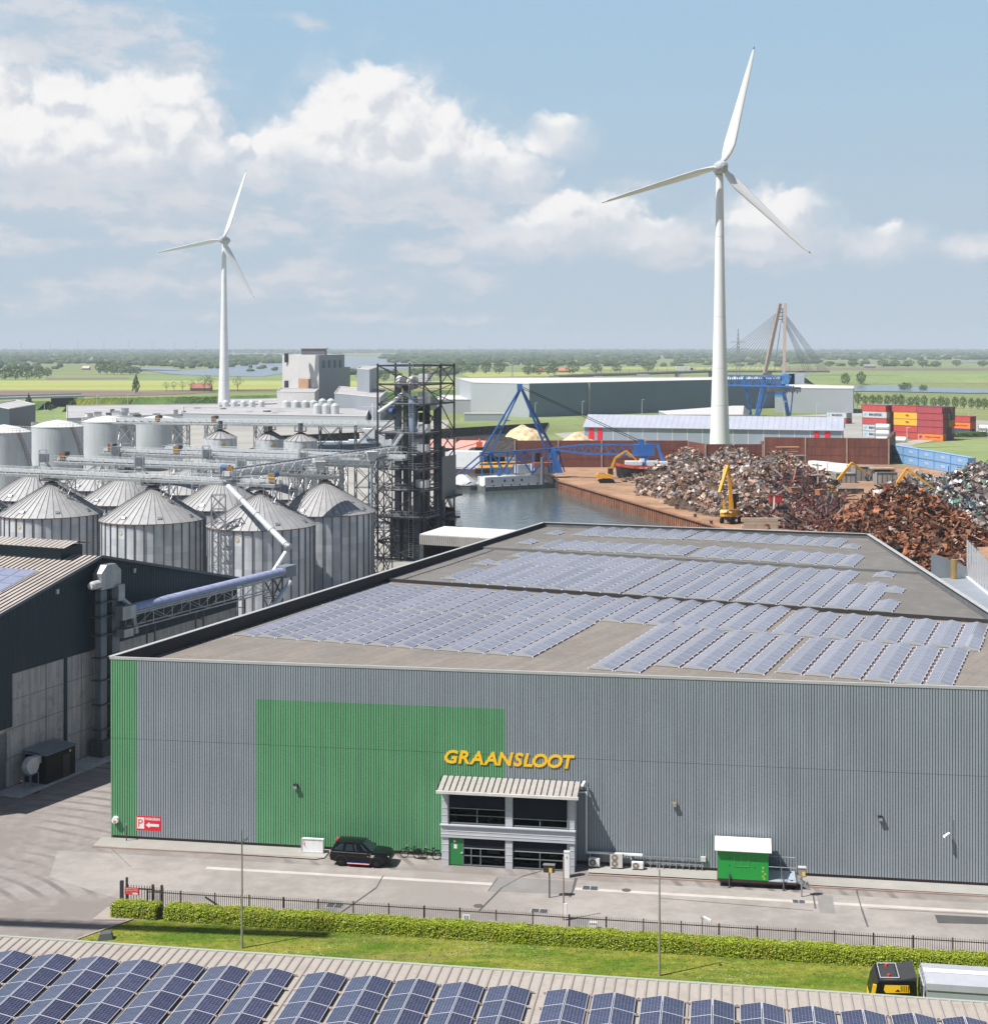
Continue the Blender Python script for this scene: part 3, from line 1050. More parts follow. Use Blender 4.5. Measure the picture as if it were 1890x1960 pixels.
def office_window(x0,x1,z0,z1,zbl,muls,trans,furn,seed):
 r=random.Random(seed)
 mb=MB()
 for z in(z0,z1):
  mb.box(((x0+x1)/2,YW,z),(x1-x0,0.09,0.08))
 for x in(x0,x1):
  mb.box((x,YW+0.002,(z0+z1)/2),(0.08,0.09,z1-z0+0.06))
 for x in muls:
  mb.box((x,YW-0.002,(z0+zbl)/2),(0.075,0.08,zbl-z0))
 for z in trans:
  mb.box(((x0+x1)/2,YW-0.004,z),(x1-x0,0.07,0.06),mi=1)
 f=mb.build('window',[M_WFRAME,mat('pale window rail',(0.17,0.20,0.21),0.4,0.2)],an)
 gm=MB()
 gm.quad((x0,YW+0.02,z0),(x1,YW+0.02,z0),(x1,YW+0.02,zbl),(x0,YW+0.02,zbl))
 gm.build('pane',M_WINGL,f)
 bm_=MB()
 bm_.quad((x0,YW+0.005,zbl),(x1,YW+0.005,zbl),(x1,YW+0.005,z1),(x0,YW+0.005,z1))
 bm_.box(((x0+x1)/2,YW-0.02,zbl),(x1-x0-0.1,0.05,0.05),mi=1)
 bm_.build('sun_screen',[M_BLIND,mat('screen bar',(0.30,0.31,0.31),0.5)],f)
 if furn:
  fm=MB()
  for(a,w,zz,h,mi)in furn:
   fm.box((a,YW+0.42,zz+h/2),(w,0.3,h),mi=mi)
  fm.build('interior_item',[M_OFFW,mat('grey plastic',(0.16,0.17,0.18),0.6),mat('leaf green',(0.03,0.07,0.02),0.8)],f)
 return f
M_WINGL,t,p=mat_nodes('office glass')
p.inputs['Base Color'].default_value=(0.55,0.6,0.6,1)
p.inputs['Roughness'].default_value=0.03
p.inputs['Transmission Weight'].default_value=1.0
p.inputs['IOR'].default_value=1.02
p.inputs['Specular IOR Level'].default_value=0.5
xa,xb,xc,xd=cx_[0]+cw/2,cx_[1]-cw/2,cx_[1]+cw/2,cx_[2]-cw/2
office_window(xa,xb,ZB1+0.08,5.62,4.44,[(xa+xb)/2],[3.92],[(xa+0.35,0.28,3.36,0.5,1),(xb-0.55,0.26,3.36,0.35,0),(xb-1.3,0.28,3.36,0.38,0),(xa+1.2,0.5,4.0,0.5,2)],1)
office_window(xc,xd,ZB1+0.08,5.62,3.86,[(xc+xd)/2],[],[],2)
xg=xa+1.12
office_window(xg,xb,0.1,ZB0-0.02,1.40,[xg+0.62,xg+1.35],[0.82],[(xg+2.3,1.0,0.95,0.35,0),(xb-0.6,0.6,0.2,0.5,0),(xg+2.0,1.5,0.3,0.12,1)],3)
office_window(xc,xd,0.1,ZB0-0.02,1.36,[(xc+xd)/2],[0.80],[(xc+0.9,0.9,0.9,0.2,0),(xd-1.1,0.6,0.9,0.3,1),(xc+1.2,1.9,0.28,0.08,1)],4)
mb=MB()
mb.box((xa+0.56,YW-0.01,(ZB0+0.06)/2),(1.06,0.07,ZB0-0.1))
door=mb.build('door',mat('green door',(0.022,0.20,0.055),0.4,var=0.04),an)
mb=MB()
mb.box((xa+1.0,YW-0.09,1.02),(0.16,0.05,0.05))
mb.box((xa+1.05,YW-0.06,1.02),(0.05,0.03,0.2))
mb.build('handle',M_ALU,door)
mb=MB()
mb.box((xa+0.52,YW-0.055,1.50),(0.24,0.02,0.34))
mb.build('notice',M_WHITE,door)
mb=MB()
mb.lathe((xa+0.45,YW-0.06,1.88),[(0.0,0),(0.10,0)],12)
mb.box((xa+0.45,YW-0.055,1.88),(0.16,0.02,0.16))
mb.build('badge',M_OFFW,door)
mb=MB()
mb.pipe([(xa-0.16,YF-0.06,ZEV),(xa-0.06,YF-0.05,5.3),(xa-0.06,YF-0.05,3.3)],0.035,6)
mb.build('drainpipe',M_STEEL,an)
mb=MB()
mb.pipe([(an_w-cw+0.05,YF-0.06,ZEV-0.1),(an_w-cw+0.05,YF-0.06,0.1)],0.035,6)
mb.build('drainpipe',M_STEEL,an)
sD,zD=at_wall(1122,1516)
duct=wall_thing('cable_duct','white cable duct running down the wall beside the office to the air conditioners','duct',sD)
s_e=wsy(1229,0.3)-sD
mb=MB()
mb.box((-0.55,-0.30,zD+0.03),(1.2,0.1,0.1))
mb.box((0.03,-0.30,zD/2+0.55),(0.12,0.1,zD-1.1))
mb.box((s_e/2,-0.35,1.10),(s_e,0.18,0.14))
for x in(0.3,s_e*0.45,s_e*0.8):
 mb.box((x,-0.2,0.9),(0.05,0.3,0.4))
mb.build('trunking',M_WHITE,duct)
def ac_unit(u0,u1,vt,vb,label,tall=False):
 s0,_=at_wall(u0,vb,0.85)
 s1,_=at_wall(u1,vb,0.85)
 _,zt=at_wall((u0+u1)/2,vt,0.45)
 w=s1-s0
 h=zt-0.22
 o=wall_thing('air_conditioner',label,'air conditioner',(s0+s1)/2,0.65,0.10,'air conditioners by the shed wall')
 mb=MB()
 mb.box((0,0,0.10+h/2),(w,0.38,h))
 mb.build('casing',M_WHITE if not tall else M_OFFW,o)
 mb=MB()
 for zz in([0.10+h/2]if not tall else[0.10+h*0.28,0.10+h*0.72]):
  c=(-w*0.12,-0.195,zz)
  r_=min(w*0.34,0.26)
  ring=[(c[0]+r_*math.cos(a),-0.197,c[2]+r_*math.sin(a))for a in[i*math.pi/9 for i in range(18)]]
  mb.poly(ring,0)
  mb.tube((c[0],-0.20,c[2]),(c[0],-0.212,c[2]),r_*0.3,None,10,mi=1)
  for i in range(6):
   a=i*math.pi/6
   mb.bar((c[0]-r_*math.cos(a),-0.205,c[2]-r_*math.sin(a)),(c[0]+r_*math.cos(a),-0.205,c[2]+r_*math.sin(a)),0.012,0.008,mi=1)
 mb.build('fan_grille',[mat('fan recess',(0.20,0.17,0.13),0.7),M_OFFW],o)
 for x in(-w*0.32,w*0.32):
  mb=MB()
  mb.box((x,0,0.05),(0.09,0.44,0.10))
  mb.build('foot',M_STEELD,o)
 return o
ac_unit(1126,1146.5,1640,1663.5,'white air conditioner nearest the office, with one round fan')
ac_unit(1167,1190.5,1631,1668,'tall off white air conditioner between two smaller ones',True)
ac_unit(1208,1230,1648,1670,'small white air conditioner on a slab at the end of the duct')
mb=MB()
s0,s1=wsy(1232,0.2),wsy(1343,0.2)
for zz in(0.98,0.55):
 mb.bar(W(s0,0.22,zz),W(s1,0.22,zz),0.05,0.06)
k=9
for i in range(k+1):
 s=s0+(s1-s0)*i/k
 mb.bar(W(s,0.22,0.1),W(s,0.22,1.0),0.05,0.05)
rail=thing('guard_rail','low steel guard rail along the shed wall right of the air conditioners','rail',W(s0,0.2,0))
mb.build('rail_frame',M_STEEL,rail,world=True)
mb=MB()
mb.box(W(s1+0.1,0.2,1.0),(0.36,0.2,0.34),RZ1)
mb.build('junction_box',M_OFFW,rail,world=True)
def wall_lamp(u,v,label,m,w=0.36,h=0.34):
 s,z=at_wall(u,v,0.2)
 o=wall_thing('wall_lamp',label,'wall lamp',s,0.03,z,'floodlights on the shed wall')
 mb=MB()
 mb.extrude([(-0.06,-0.05),(-0.34,-0.15),(-0.36,0.10),(-0.10,0.2),(-0.06,0.18)],(-w/2,0,0),(0,1,0),(0,0,1),(w,0,0))
 mb.build('lamp_housing',m,o)
 mb=MB()
 mb.quad((-w/2+0.03,-0.345,-0.145),(w/2-0.03,-0.345,-0.145),(w/2-0.03,-0.365,0.09),(-w/2+0.03,-0.365,0.09))
 mb.build('lamp_glass',MATS['screen bar'],o)
 mb=MB()
 mb.box((0,-0.04,0.05),(0.1,0.12,0.3))
 mb.build('bracket',M_BLACKP,o)
wall_lamp(565.5,1506,'black floodlight on the green part of the shed wall',M_BLACKP)
wall_lamp(1290,1540,'brown box lamp on the grey wall between office and green cabin',mat('brown lamp box',(0.20,0.145,0.06),0.6))
wall_lamp(1684,1567,'black floodlight on the grey wall right of the green cabin',M_BLACKP)
s,z=at_wall(220.5,1570,0.25)
o=wall_thing('bulkhead_lamp','round white lamp at the green corner of the shed beside the parking sign','wall lamp',s,0.05,z)
mb=MB()
mb.tube((0,-0.02,0),(0,-0.34,0),0.30,0.26,16)
mb.build('lamp_housing',M_WHITE,o)
mb=MB()
mb.box((0,-0.35,-0.08),(0.2,0.03,0.2))
mb.build('lamp_glass',mat('amber glass',(0.5,0.22,0.08),0.3),o)
def security_camera(loc,rz,label,pole=None,cat='camera'):
 o=thing('security_camera',label,cat,loc,rz,None)
 mb=MB()
 mb.extrude([(-0.09,-0.07),(0.09,-0.07),(0.10,0.06),(0.0,0.11),(-0.10,0.06)],(0,-0.1,0),(1,0,0),(0,0,1),(0,-0.5,-0.16))
 mb.build('camera_body',M_WHITE,o)
 mb=MB()
 mb.bar((0,0.1,-0.05),(0,-0.25,-0.12),0.05,0.06)
 mb.bar((0,0.1,-0.05),(0,0.1,1.3 if pole=='up' else 0.1),0.03,0.03)
 if pole and pole!='up':
  mb.bar((0,0,-pole),(0,0,-0.05),0.07,0.07)
 mb.build('bracket',M_STEEL,o)
 return o
s,z=at_wall(1818,1597,0.5)
security_camera(W(s,0.3,z),RZ1-0.9,'white security camera on a bracket, on the grey wall at far right','up')
s,z=at_wall(1119,1497,0.4)
security_camera(W(s,0.3,z),RZ1-0.3,'white security camera beside the upper end of the office roof',None)
s,z=at_wall(1110,1508,0.4)
o=wall_thing('alarm_box','cream alarm box on the wall at the office roof corner','box',s,0.06,z)
mb=MB()
mb.box((0,-0.15,0),(0.40,0.3,0.28))
mb.build('housing',M_OFFW,o)
mb=MB()
mb.box((0,-0.16,0.15),(0.44,0.34,0.03))
mb.build('lid',M_WHITE,o)
p_=G(1344,1755,0)
c_=PD(1344,1745,p_.y)
security_camera(W(wsy(1343.5,13.3),13.3,1.62),1.2,'white security camera on a short post behind the fence',1.6)
s0,_=at_wall(580.5,1630,0.5)
s1,_=at_wall(621,1630,0.5)
o=wall_thing('white_crate','large white crate on the pavement against the green wall left of the car','crate',(s0+s1)/2,0.55,0.10)
mb=MB()
w_=s1-s0
mb.box((0,-.25,0.55),(w_,0.4,1.0))
mb.build('crate_body',M_WHITE,o)
mb=MB()
for x in(-w_/2,w_/2):
 mb.box((x,-0.46,0.55),(0.07,0.05,1.06))
for z in(0.05,1.06):
 mb.box((0,-0.462,z),(w_+0.08,0.05,0.07))
mb.build('edge_trim',M_ALU,o)
mb=MB()
mb.pipe([(-w_/2+0.2,-0.5,0.95),(-w_/2+0.14,-0.52,0.75),(-w_/2+0.3,-0.52,0.5)],0.02,5)
mb.build('cable',M_RED,o)
s,z=at_wall(233,1605,0.7)
mb=MB()
o=wall_thing('standpipe','thin grey standpipe on the pavement at the green corner','pipe',wsy(242,0.6),0.6,0.1)
mb.tube((0,0,0),(0,0,1.25),0.045,None,8)
mb.build('pipe',M_STEELD,o)
mb=MB()
mb.box((0,-0.05,1.3),(0.12,0.14,0.14))
mb.build('valve',M_STEEL,o)
o=wall_thing('meter_box','small grey box sticking out past the shed corner low down','box',-0.2,-1.2,1.9)
mb=MB()
mb.box((0,0,0.55),(0.35,0.5,0.35))
mb.build('housing',M_OFFW,o)
mb=MB()
mb.box((0,0,0),(0.35,0.5,0.3))
mb.build('lower_box',M_BLACKP,o)
def make_car(loc,rz,label):
 car=thing('parked_car',label,'car',loc,rz)
 M_CAR=mat('black car paint',(0.003,0.003,0.004),0.06,var=0.05,spec=0.32)
 M_CGL=mat('tinted car glass',(0.020,0.030,0.036),0.05,var=0.05,spec=0.8)
 L,Wd=4.79,1.93
 stations=[]
 st=[(-2.39,.78,.84,.62,.98,1.02),(-2.30,.88,.93,.42,1.05,1.10),(-2.0,.93,.965,.36,1.08,1.14),(-1.4,.945,.965,.34,1.07,1.15),(0.0,.945,.965,.33,1.05,1.13),(0.8,.945,.965,.33,1.03,1.12),(1.2,.94,.96,.33,1.01,1.13),(1.7,.93,.95,.35,.98,1.10),(2.1,.89,.92,.38,.92,1.05),(2.30,.80,.86,.42,.84,.96),(2.40,.70,.76,.50,.74,.80)]
 mb=MB()
 rings=[]
 for(x,wb,wsd,zb,zs,zd)in st:
  rings.append([(x,-wb,zb),(x,-wsd,(zb+zs)/2),(x,-wsd,zs),(x,-wsd*.86,zd),(x,0,zd+0.03),(x,wsd*.86,zd),(x,wsd,zs),(x,wsd,(zb+zs)/2),(x,wb,zb)])
 n=9
 pts=[q for r_ in rings for q in r_]
 fs=[]
 for k in range(len(rings)-1):
  for i in range(n):
   fs.append((k*n+i,k*n+(i+1)%n,(k+1)*n+(i+1)%n,(k+1)*n+i))
 fs.append(tuple(range(n)))
 fs.append(tuple(range((len(rings)-1)*n+n-1,(len(rings)-1)*n-1,-1)))
 mb.add(pts,fs)
 body=mb.build('body',M_CAR,car,smooth='auto')
 mb=MB()
 zt,zb=1.78,1.10
 low=[(-2.22,.84),(-1.9,.86),(-0.9,.87),(0.3,.87),(1.02,.80)]
 top=[(-1.92,.64),(-1.7,.69),(-0.9,.71),(-0.2,.70),(0.18,.64)]
 ptsl=[(x,-w,zb)for x,w in low]+[(x,w,zb)for x,w in reversed(low)]
 ptst=[(x,-w,zt-0.03)for x,w in top]+[(x,w,zt-0.03)for x,w in reversed(top)]
 ptsr=[(x*.96-.03,-w*.8,zt+0.02)for x,w in top]+[(x*.96-.03,w*.8,zt+0.02)for x,w in reversed(top)]
 N=len(ptsl)
 mb.add(ptsl+ptst+ptsr,[(i,(i+1)%N,N+(i+1)%N,N+i)for i in range(N)]+[(N+i,N+(i+1)%N,2*N+(i+1)%N,2*N+i)for i in range(N)]+[tuple(range(2*N,3*N))])
 mb.build('roof',M_CAR,car,smooth='auto')
 def pane(a,b,c,d,off,nm='window'):
  mb=MB()
  q=[Vector(v)for v in(a,b,c,d)]
  nrm=(q[1]-q[0]).cross(q[3]-q[0]).normalized()
  mb.poly([v+nrm*off for v in q])
  return mb.build(nm,M_CGL,car)
 def lerp2(xl,k,side):
  for(x0,w0),(x1,w1),(X0,W0),(X1,W1)in zip(low,low[1:],top,top[1:]):
   if x0<=xl<=x1:
    f=(xl-x0)/(x1-x0)
    bl=Vector((xl,side*(w0+(w1-w0)*f),zb))
    tp=Vector((X0+(X1-X0)*f,side*(W0+(W1-W0)*f),zt-0.03))
    return bl+(tp-bl)*k
 for side in(-1,1):
  for xa_,xb_ in((-2.05,-1.28),(-1.18,-0.42),(-0.32,0.72)):
   q=[lerp2(xa_+0.03,.12,side),lerp2(xb_-0.03,.12,side),lerp2(xb_-0.06,.84,side),lerp2(xa_+0.05,.84,side)]
   if side>0:
    q=q[::-1]
   pane(*q,0.006)
  mb=MB()
  mb.bar((-2.15,side*.955,1.085),(.95,side*.955,1.05),.03,.05)
  mb.build('belt_trim',mat('car belt trim',(0.16,0.18,0.20),.3,.5),car)
  mb=MB()
  mb.sphere((0.72,side*1.03,1.16),0.13,8,6,sc_=(.7,1.0,.8))
  mb.build('mirror',M_CAR,car,smooth=True)
  for x in(-1.42,1.33):
   w=bpy.data.objects.new('wheel',None)
   COL.objects.link(w)
   adopt(w,car)
   w.location=(x,side*.86,.37)
   mb=MB()
   mb.lathe((0,0,0),[(.28,-.12),(.375,-.125),(.395,-.10),(.395,.10),(.375,.125),(.28,.12)],24)
   mb.v=[(a,c,b)for a,b,c in mb.v]
   mb.build('tyre',M_BLACK,w,smooth='auto')
   mb=MB()
   s_=side
   for i in range(10):
    a=2*math.pi*i/10
    mb.bar((0,s_*.10,0),(math.cos(a)*.27,s_*.125,math.sin(a)*.27),.045,.03)
   mb.tube((0,s_*.05,0),(0,s_*.13,0),.07,.06,10)
   mb.tube((0,s_*.02,0),(0,s_*.04,0),.27,.27,20)
   mb.build('rim',mat('dark alloy',(0.06,0.06,0.065),0.3,0.8),w)
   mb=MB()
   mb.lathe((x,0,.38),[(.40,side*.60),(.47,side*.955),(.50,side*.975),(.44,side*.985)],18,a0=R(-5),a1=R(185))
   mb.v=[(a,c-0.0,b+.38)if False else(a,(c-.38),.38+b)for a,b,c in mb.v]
   mb.build('wheel_arch',mat('arch black',(0.012,0.012,0.013),0.5),car,smooth='auto')  # plain near-black colour for the wheel arch
  mb=MB()
  for zz,mi in((.33,0),(.29,1),(.255,2)):
   mb.box((-.05,side*(.965+(.33-zz)*.5),zz),(1.75,.16,.045),mi=mi)
  mb.build('side_step',[mat('reflection blue',(0.03,0.025,0.16),.4),M_WHITE,mat('reflection red',(0.55,0.05,0.02),.4)],car)  # stripe colours stand for reflections, painted onto the side skirt
  mb=MB()
  mb.box((-2.30,side*.80,.98),(.16,.2,.20),mi=0)
  mb.box((-2.31,side*.80,.83),(.15,.21,.10),mi=1)
  mb.build('tail_light',[mat('tail light pale',(0.75,0.45,0.4),.3),mat('tail light red',(0.6,0.02,0.02),.3)],car)
  mb=MB()
  mb.box((2.20,side*.70,.84),(.24,.30,.16))
  mb.build('headlight',mat('lamp glass clear',(0.5,0.52,0.52),.15),car)
  mb=MB()
  for k in range(3):
   mb.box((0.98+.04*k,side*.968,.80+.07*k),(.30,.02,.04))
  mb.build('side_vent',M_ALU,car)
  mb=MB()
  mb.box((0.70,side*.968,.85),(.10,.02,.06))
  mb.build('indicator',mat('amber lens',(0.7,0.2,0.02),.3),car)
 pane((1.00,-.76,1.13),(1.00,.76,1.13),(.20,.62,1.735),(.20,-.62,1.735),0.01,'windscreen')
 pane((-2.21,.74,1.18),(-2.21,-.74,1.18),(-1.95,-.6,1.70),(-1.95,.6,1.70),0.01,'rear_window')
 mb=MB()
 mb.box((2.39,0,.70),(.06,1.0,.2))
 mb.build('radiator_grille',mat('grille mesh',(0.05,0.05,0.05),.5),car)
 mb=MB()
 mb.box((-1.98,0,1.77),(.2,.5,.05))
 mb.build('brake_light',M_RED,car)
 return car
cu_,cv_=692,1653
cm=G(cu_,cv_,0.0)
make_car(W(wsy(693,2.35),2.35,0.02),RZ1-0.01,'shiny black off-road car parked along the green wall')
def bicycle(loc,rz,label,bag=False):
 b=thing('bicycle',label,'bicycle',loc,rz,'bicycles parked beside the office')
 mf=M_BLACKP
 for x in(-.54,.54):
  w=MB()
  n=22
  for i in range(n):
   a,c=2*math.pi*i/n,2*math.pi*(i+1)/n
   w.tube((x+.34*math.cos(a),0,.35+.34*math.sin(a)),(x+.34*math.cos(c),0,.35+.34*math.sin(c)),.03,None,5,False)
  for i in range(9):
   a=2*math.pi*i/9
   w.tube((x,0,.35),(x+.33*math.cos(a),0,.35+.33*math.sin(a)),.004,None,3,False,mi=1)
  w.build('wheel',[M_BLACK,M_ALU],b)
 f=MB()
 for a,c in(((-.54,0,.35),(-.12,0,.30)),((-.12,0,.30),(-.26,0,.82)),((-.12,0,.30),(.36,0,.80)),((-.24,0,.70),(.37,0,.86)),((-.54,0,.35),(-.24,0,.72)),((.54,0,.35),(.34,0,.98))):
  f.tube(a,c,.032,None,6)
 f.build('frame',mf,b)
 h=MB()
 h.pipe([(.16,-.30,1.06),(.32,-.24,1.05),(.34,0,1.02),(.32,.24,1.05),(.16,.30,1.06)],.016,6)
 h.build('handlebar',M_STEEL,b)
 s_=MB()
 s_.sphere((-.28,0,.90),.13,8,5,sc_=(1.1,.8,.4))
 s_.build('saddle',M_BLACK,b,smooth=True)
 k=MB()
 k.box((-.58,0,.76),(.42,.16,.03))
 if bag:
  k.box((-.58,-.16,.58),(.36,.14,.32))
  k.box((-.58,.16,.58),(.36,.14,.32))
 k.build('luggage_rack',M_BLACKP,b)
 g_=MB()
 g_.lathe((-.54,0,.35),[(.40,-.03),(.40,.03)],12,a0=R(20),a1=R(160))
 g_.v=[(x,z-.35+0.0,y+.35)for x,y,z in g_.v]
 g_.build('mudguard',mf,b)
 return b
bicycle(W(wsy(786,.75),.75,0.02),RZ1+math.pi-.10,'black bicycle with saddle bags standing nearest the black car',True)
bicycle(W(wsy(822,.85),.85,0.02),RZ1+math.pi+.06,'black bicycle without bags standing nearest the office corner')
sc0=wsy(1373,3.1)
sc1=wsy(1470,3.1)
cb=thing('site_cabin','green site cabin on wheels with a white pitched roof and open platform','cabin',W(sc0,1.9,0),RZ1)
cw_=sc1-sc0
zf=0.62
_,zt_=at_wall(1420,1628,3.0)
ch=2.42
M_CAB=mat('cabin green',(0.012,0.285,0.045),0.4,var=0.05,scale=0.7)
mb=MB()
mb.box((cw_/2,0,zf+ch/2-.1),(cw_,2.3,ch-.2))
mb.build('cabin_wall',M_CAB,cb)
mb=MB()
x0,x1=-.22,cw_+.22
zr0,zr1=zf+ch-.22,zf+ch+.34
for sg in(-1,1):
 mb.add([(x0,sg*1.45,zr0),(x1,sg*1.45,zr0),(x1,0,zr1),(x0,0,zr1),(x0,sg*1.45,zr0-.06),(x1,sg*1.45,zr0-.06),(x1,0,zr1-.06),(x0,0,zr1-.06)],[(0,1,2,3),(4,7,6,5),(0,4,5,1),(1,5,6,2),(0,3,7,4)])
mb.build('roof',mat('cabin roof',(0.74,0.72,0.69),.6,var=.05,scale=.6),cb)
mb=MB()
for z in(zf+.98,zf+1.98):
 mb.box((cw_*.47,-1.165,z),(1.04,.03,.05))
for x in(cw_*.47-.52,cw_*.47+.0,cw_*.47+.52):
 mb.box((x,-1.167,zf+1.48),(.05,.03,1.05))
mb.build('shutter_frame',mat('cabin green light',(0.06,0.36,0.09),.4),cb)
mb=MB()
for x,z in((.85,1.0),(.85,1.55),(2.7,.95),(2.7,1.5)):
 mb.box((x,-1.16,zf+z),(.06,.03,.06))
mb.build('vent',M_BLACKP,cb)
mb=MB()
for x,z in((3.3,.15),(3.22,.32),(3.36,.5),(3.2,.68),(3.22,.95)):
 pts=[(x*cw_/3.6+.09*math.cos(i*math.pi/5),-1.157,zf+z+.09*math.sin(i*math.pi/5))for i in range(10)]
 mb.poly(pts)
mb.build('flower_print',mat('painted dots',(0.25,0.45,0.05),.5),cb)
pl=cw_+2.05
mb=MB()
mb.box((pl/2,0,zf-.12),(pl+.1,2.35,.16))
mb.build('chassis',mat('chassis red brown',(0.05,0.02,0.02),.6),cb)
mb=MB()
mb.box((cw_+1.0,0,zf-.01),(2.0,2.3,.06))
mb.build('platform',mat('platform steel',(0.40,0.45,0.52),.5,.2),cb)
mb=MB()
for y in(-1.12,1.12):
 mb.tube((cw_,y,zf+1.05),(pl,y,zf+1.05),.03,None,6)
 for x in(cw_+.95,pl):
  mb.tube((x,y,zf),(x,y,zf+1.05),.025,None,6)
mb.tube((pl,-1.12,zf+1.05),(pl,.1,zf+1.05),.025,None,6)
mb.build('railing',M_STEEL,cb)
mb=MB()
for i in range(4):
 mb.box((pl+.18+.2*i,-.35,zf-.1-.16*i),(.26,.8,.04))
for y in(-.78,.08):
 mb.bar((pl,y,zf),(pl+.95,y,.05),.05,.16)
mb.build('stairs',M_STEEL,cb)
for x,y in((.85,-1.25),(pl-.95,-1.25)):
 mb=MB()
 mb.tube((x,y,.02),(x,y,1.05),.055,None,8)
 mb.box((x,y,.02),(.2,.2,.04))
 mb.build('jack_leg',M_STEELD,cb)
for y in(-.85,.85):
 mb=MB()
 mb.lathe((0,0,0),[(.0,-.10),(.30,-.10),(.33,-.07),(.33,.07),(.30,.10),(0,.10)],18)
 mb.v=[(a+pl-.35,c+y,b+.33)for a,b,c in mb.v]
 mb.build('wheel',M_BLACK,cb,smooth='auto')
sp,_=at_wall(1532,1685,4.3)
o=thing('control_post','tall grey post with a yellow stickered box beside the green cabin stairs','post',W(wsy(1533.5,4.2),4.2,0),RZ1)
mb=MB()
mb.tube((0,0,0),(0,0,1.55),.06,None,8)
mb.build('post',M_STEEL,o)
mb=MB()
mb.box((.03,0,1.85),(.52,.34,.62))
mb.build('box',mat('brown grey box',(0.30,0.25,0.20),.5),o)
mb=MB()
mb.box((.03,0,2.18),(.58,.42,.05))
mb.build('lid',M_ALU,o)
mb=MB()
mb.box((.14,-.18,1.74),(.22,.02,.3))
mb.build('sticker',mat('sticker yellow',(0.75,0.55,0.12),.5),o)
bp=G(1051,1719)
o=thing('intercom_post','dark box with a yellow sticker on a thin post in the lane','post',bp,RZ1)
zt=HC-(1655-V0)*bp.y/F
mb=MB()
mb.tube((0,0,0),(0,0,zt-.5),.055,None,8)
mb.build('post',M_STEELD,o)
mb=MB()
mb.box((-.02,0,zt-.28),(.80,.34,.52))
mb.build('box',mat('dark olive box',(0.045,0.035,0.025),.5),o)
mb=MB()
mb.box((.10,-.18,zt-.36),(.22,.02,.32))
mb.build('sticker',MATS['sticker yellow'],o)
mb=MB()
mb.box((-.02,0,zt),(.86,.40,.04))
mb.build('lid',M_STEEL,o)
bp=G(1078,1762)
o=thing('barrier_pole','thin brown pole between the intercom post and the fence','pole',bp,RZ1)
zt=HC-(1641-V0)*bp.y/F
mb=MB()
mb.tube((0,0,0),(0,0,zt),.06,.045,8)
mb.build('pole',mat('brown pole',(0.30,0.21,0.16),.6,var=.15),o)
mb=MB()
mb.box((.12,0,.75),(.24,.22,.9))
mb.build('base_box',M_WHITE,o)
bp=G(1084.5,1679)
o=thing('barrier_cabinet','slim white cabinet standing in front of the office right column','cabinet',bp,RZ1)
mb=MB()
mb.box((0,0,.95),(.42,.42,1.9))
mb.build('cabinet_body',M_WHITE,o)
mb=MB()
mb.box((.02,-.22,1.55),(.06,.02,.12))
mb.build('lock',M_STEELD,o)
mb=MB()
mb.box((0,0,1.92),(.46,.46,.05))
mb.build('lid',M_ALU,o)
def grate(u,v,w,d,label):
 p_=G(u,v)
 o=thing('drain_grate',label,'drain',p_+Vector((0,0,.03)),RZ1,'drain covers in the lane')
 mb=MB()
 mb.box((0,0,.004),(w,d,.012))
 mb.build('grate',M_STEELD,o)
 mb=MB()
 mb.box((0,-d/2,.006),(w+.1,.06,.02))
 mb.box((0,d/2,.006),(w+.1,.06,.02))
 for x in(-w/2,0,w/2):
  mb.box((x,0,.007),(.05,d,.02))
 mb.build('rim',M_CONC,o)
grate(1129,1701,1.15,.85,'dark square drain cover right of the intercom post')
grate(1528,1727,.9,.7,'dark square drain cover in the lane before the green cabin')
grate(1032,1745,1.2,.8,'dark square drain cover behind the fence below the intercom post')
grate(640,1735,1.2,.8,'dark square drain cover behind the fence near the left lamp post')
def manhole(u,v,r_,label):
 o=thing('manhole_cover',label,'manhole',G(u,v)+Vector((0,0,.03)),0,'round manhole covers')
 mb=MB()
 mb.lathe((0,0,0),[(0.001,.01),(r_*.85,.01)],20)
 mb.build('lid',mat('rusty manhole',(0.13,0.085,0.06),.7,var=.2),o)
 mb=MB()
 mb.lathe((0,0,0),[(r_*.86,.016),(r_,.016),(r_,0)],20)
 mb.build('rim',M_STEELD,o)
manhole(1198,1705,.33,'round rusty manhole cover in the lane right of the drain cover')
manhole(915,1735,.33,'round rusty manhole cover behind the fence left of the intercom post')
YFN=14.2
def fz(s):
 return W(s,YFN,0)
fence=thing('fence','dark brown steel bar fence running the length of the hedge','fence',fz(9.0))
sF0,sF1=8.9,92.0
M_FENCE=mat('brown fence steel',(0.055,0.035,0.032),.55,.2,var=.15)
FH=1.62
nposts=int((sF1-sF0)/2.5)
mb=MB()
mb.bar(fz(sF0)+Vector((0,0,FH-.22)),fz(sF1)+Vector((0,0,FH-.22)),.05,.05)
mb.build('top_rail',M_FENCE,fence,world=True)
mb=MB()
mb.bar(fz(sF0)+Vector((0,0,.16)),fz(sF1)+Vector((0,0,.16)),.05,.05)
mb.build('bottom_rail',M_FENCE,fence,world=True)
for i in range(nposts+1):
 p_=fz(sF0+2.5*i)
 mb=MB()
 mb.box(p_+Vector((0,0,FH/2)),(.085,.085,FH),RZ1)
 mb.build('post',M_FENCE,fence,world=True)
mb=MB()
k=int((sF1-sF0)/.145)
for i in range(k):
 p_=fz(sF0+.145*i+.07)
 mb.bar(p_+Vector((0,0,.12)),p_+Vector((0,0,FH-.02-.03*(i%2))),.03,.03,up=NB)
o=mb.build('railing_rib',M_FENCE,fence,world=True)
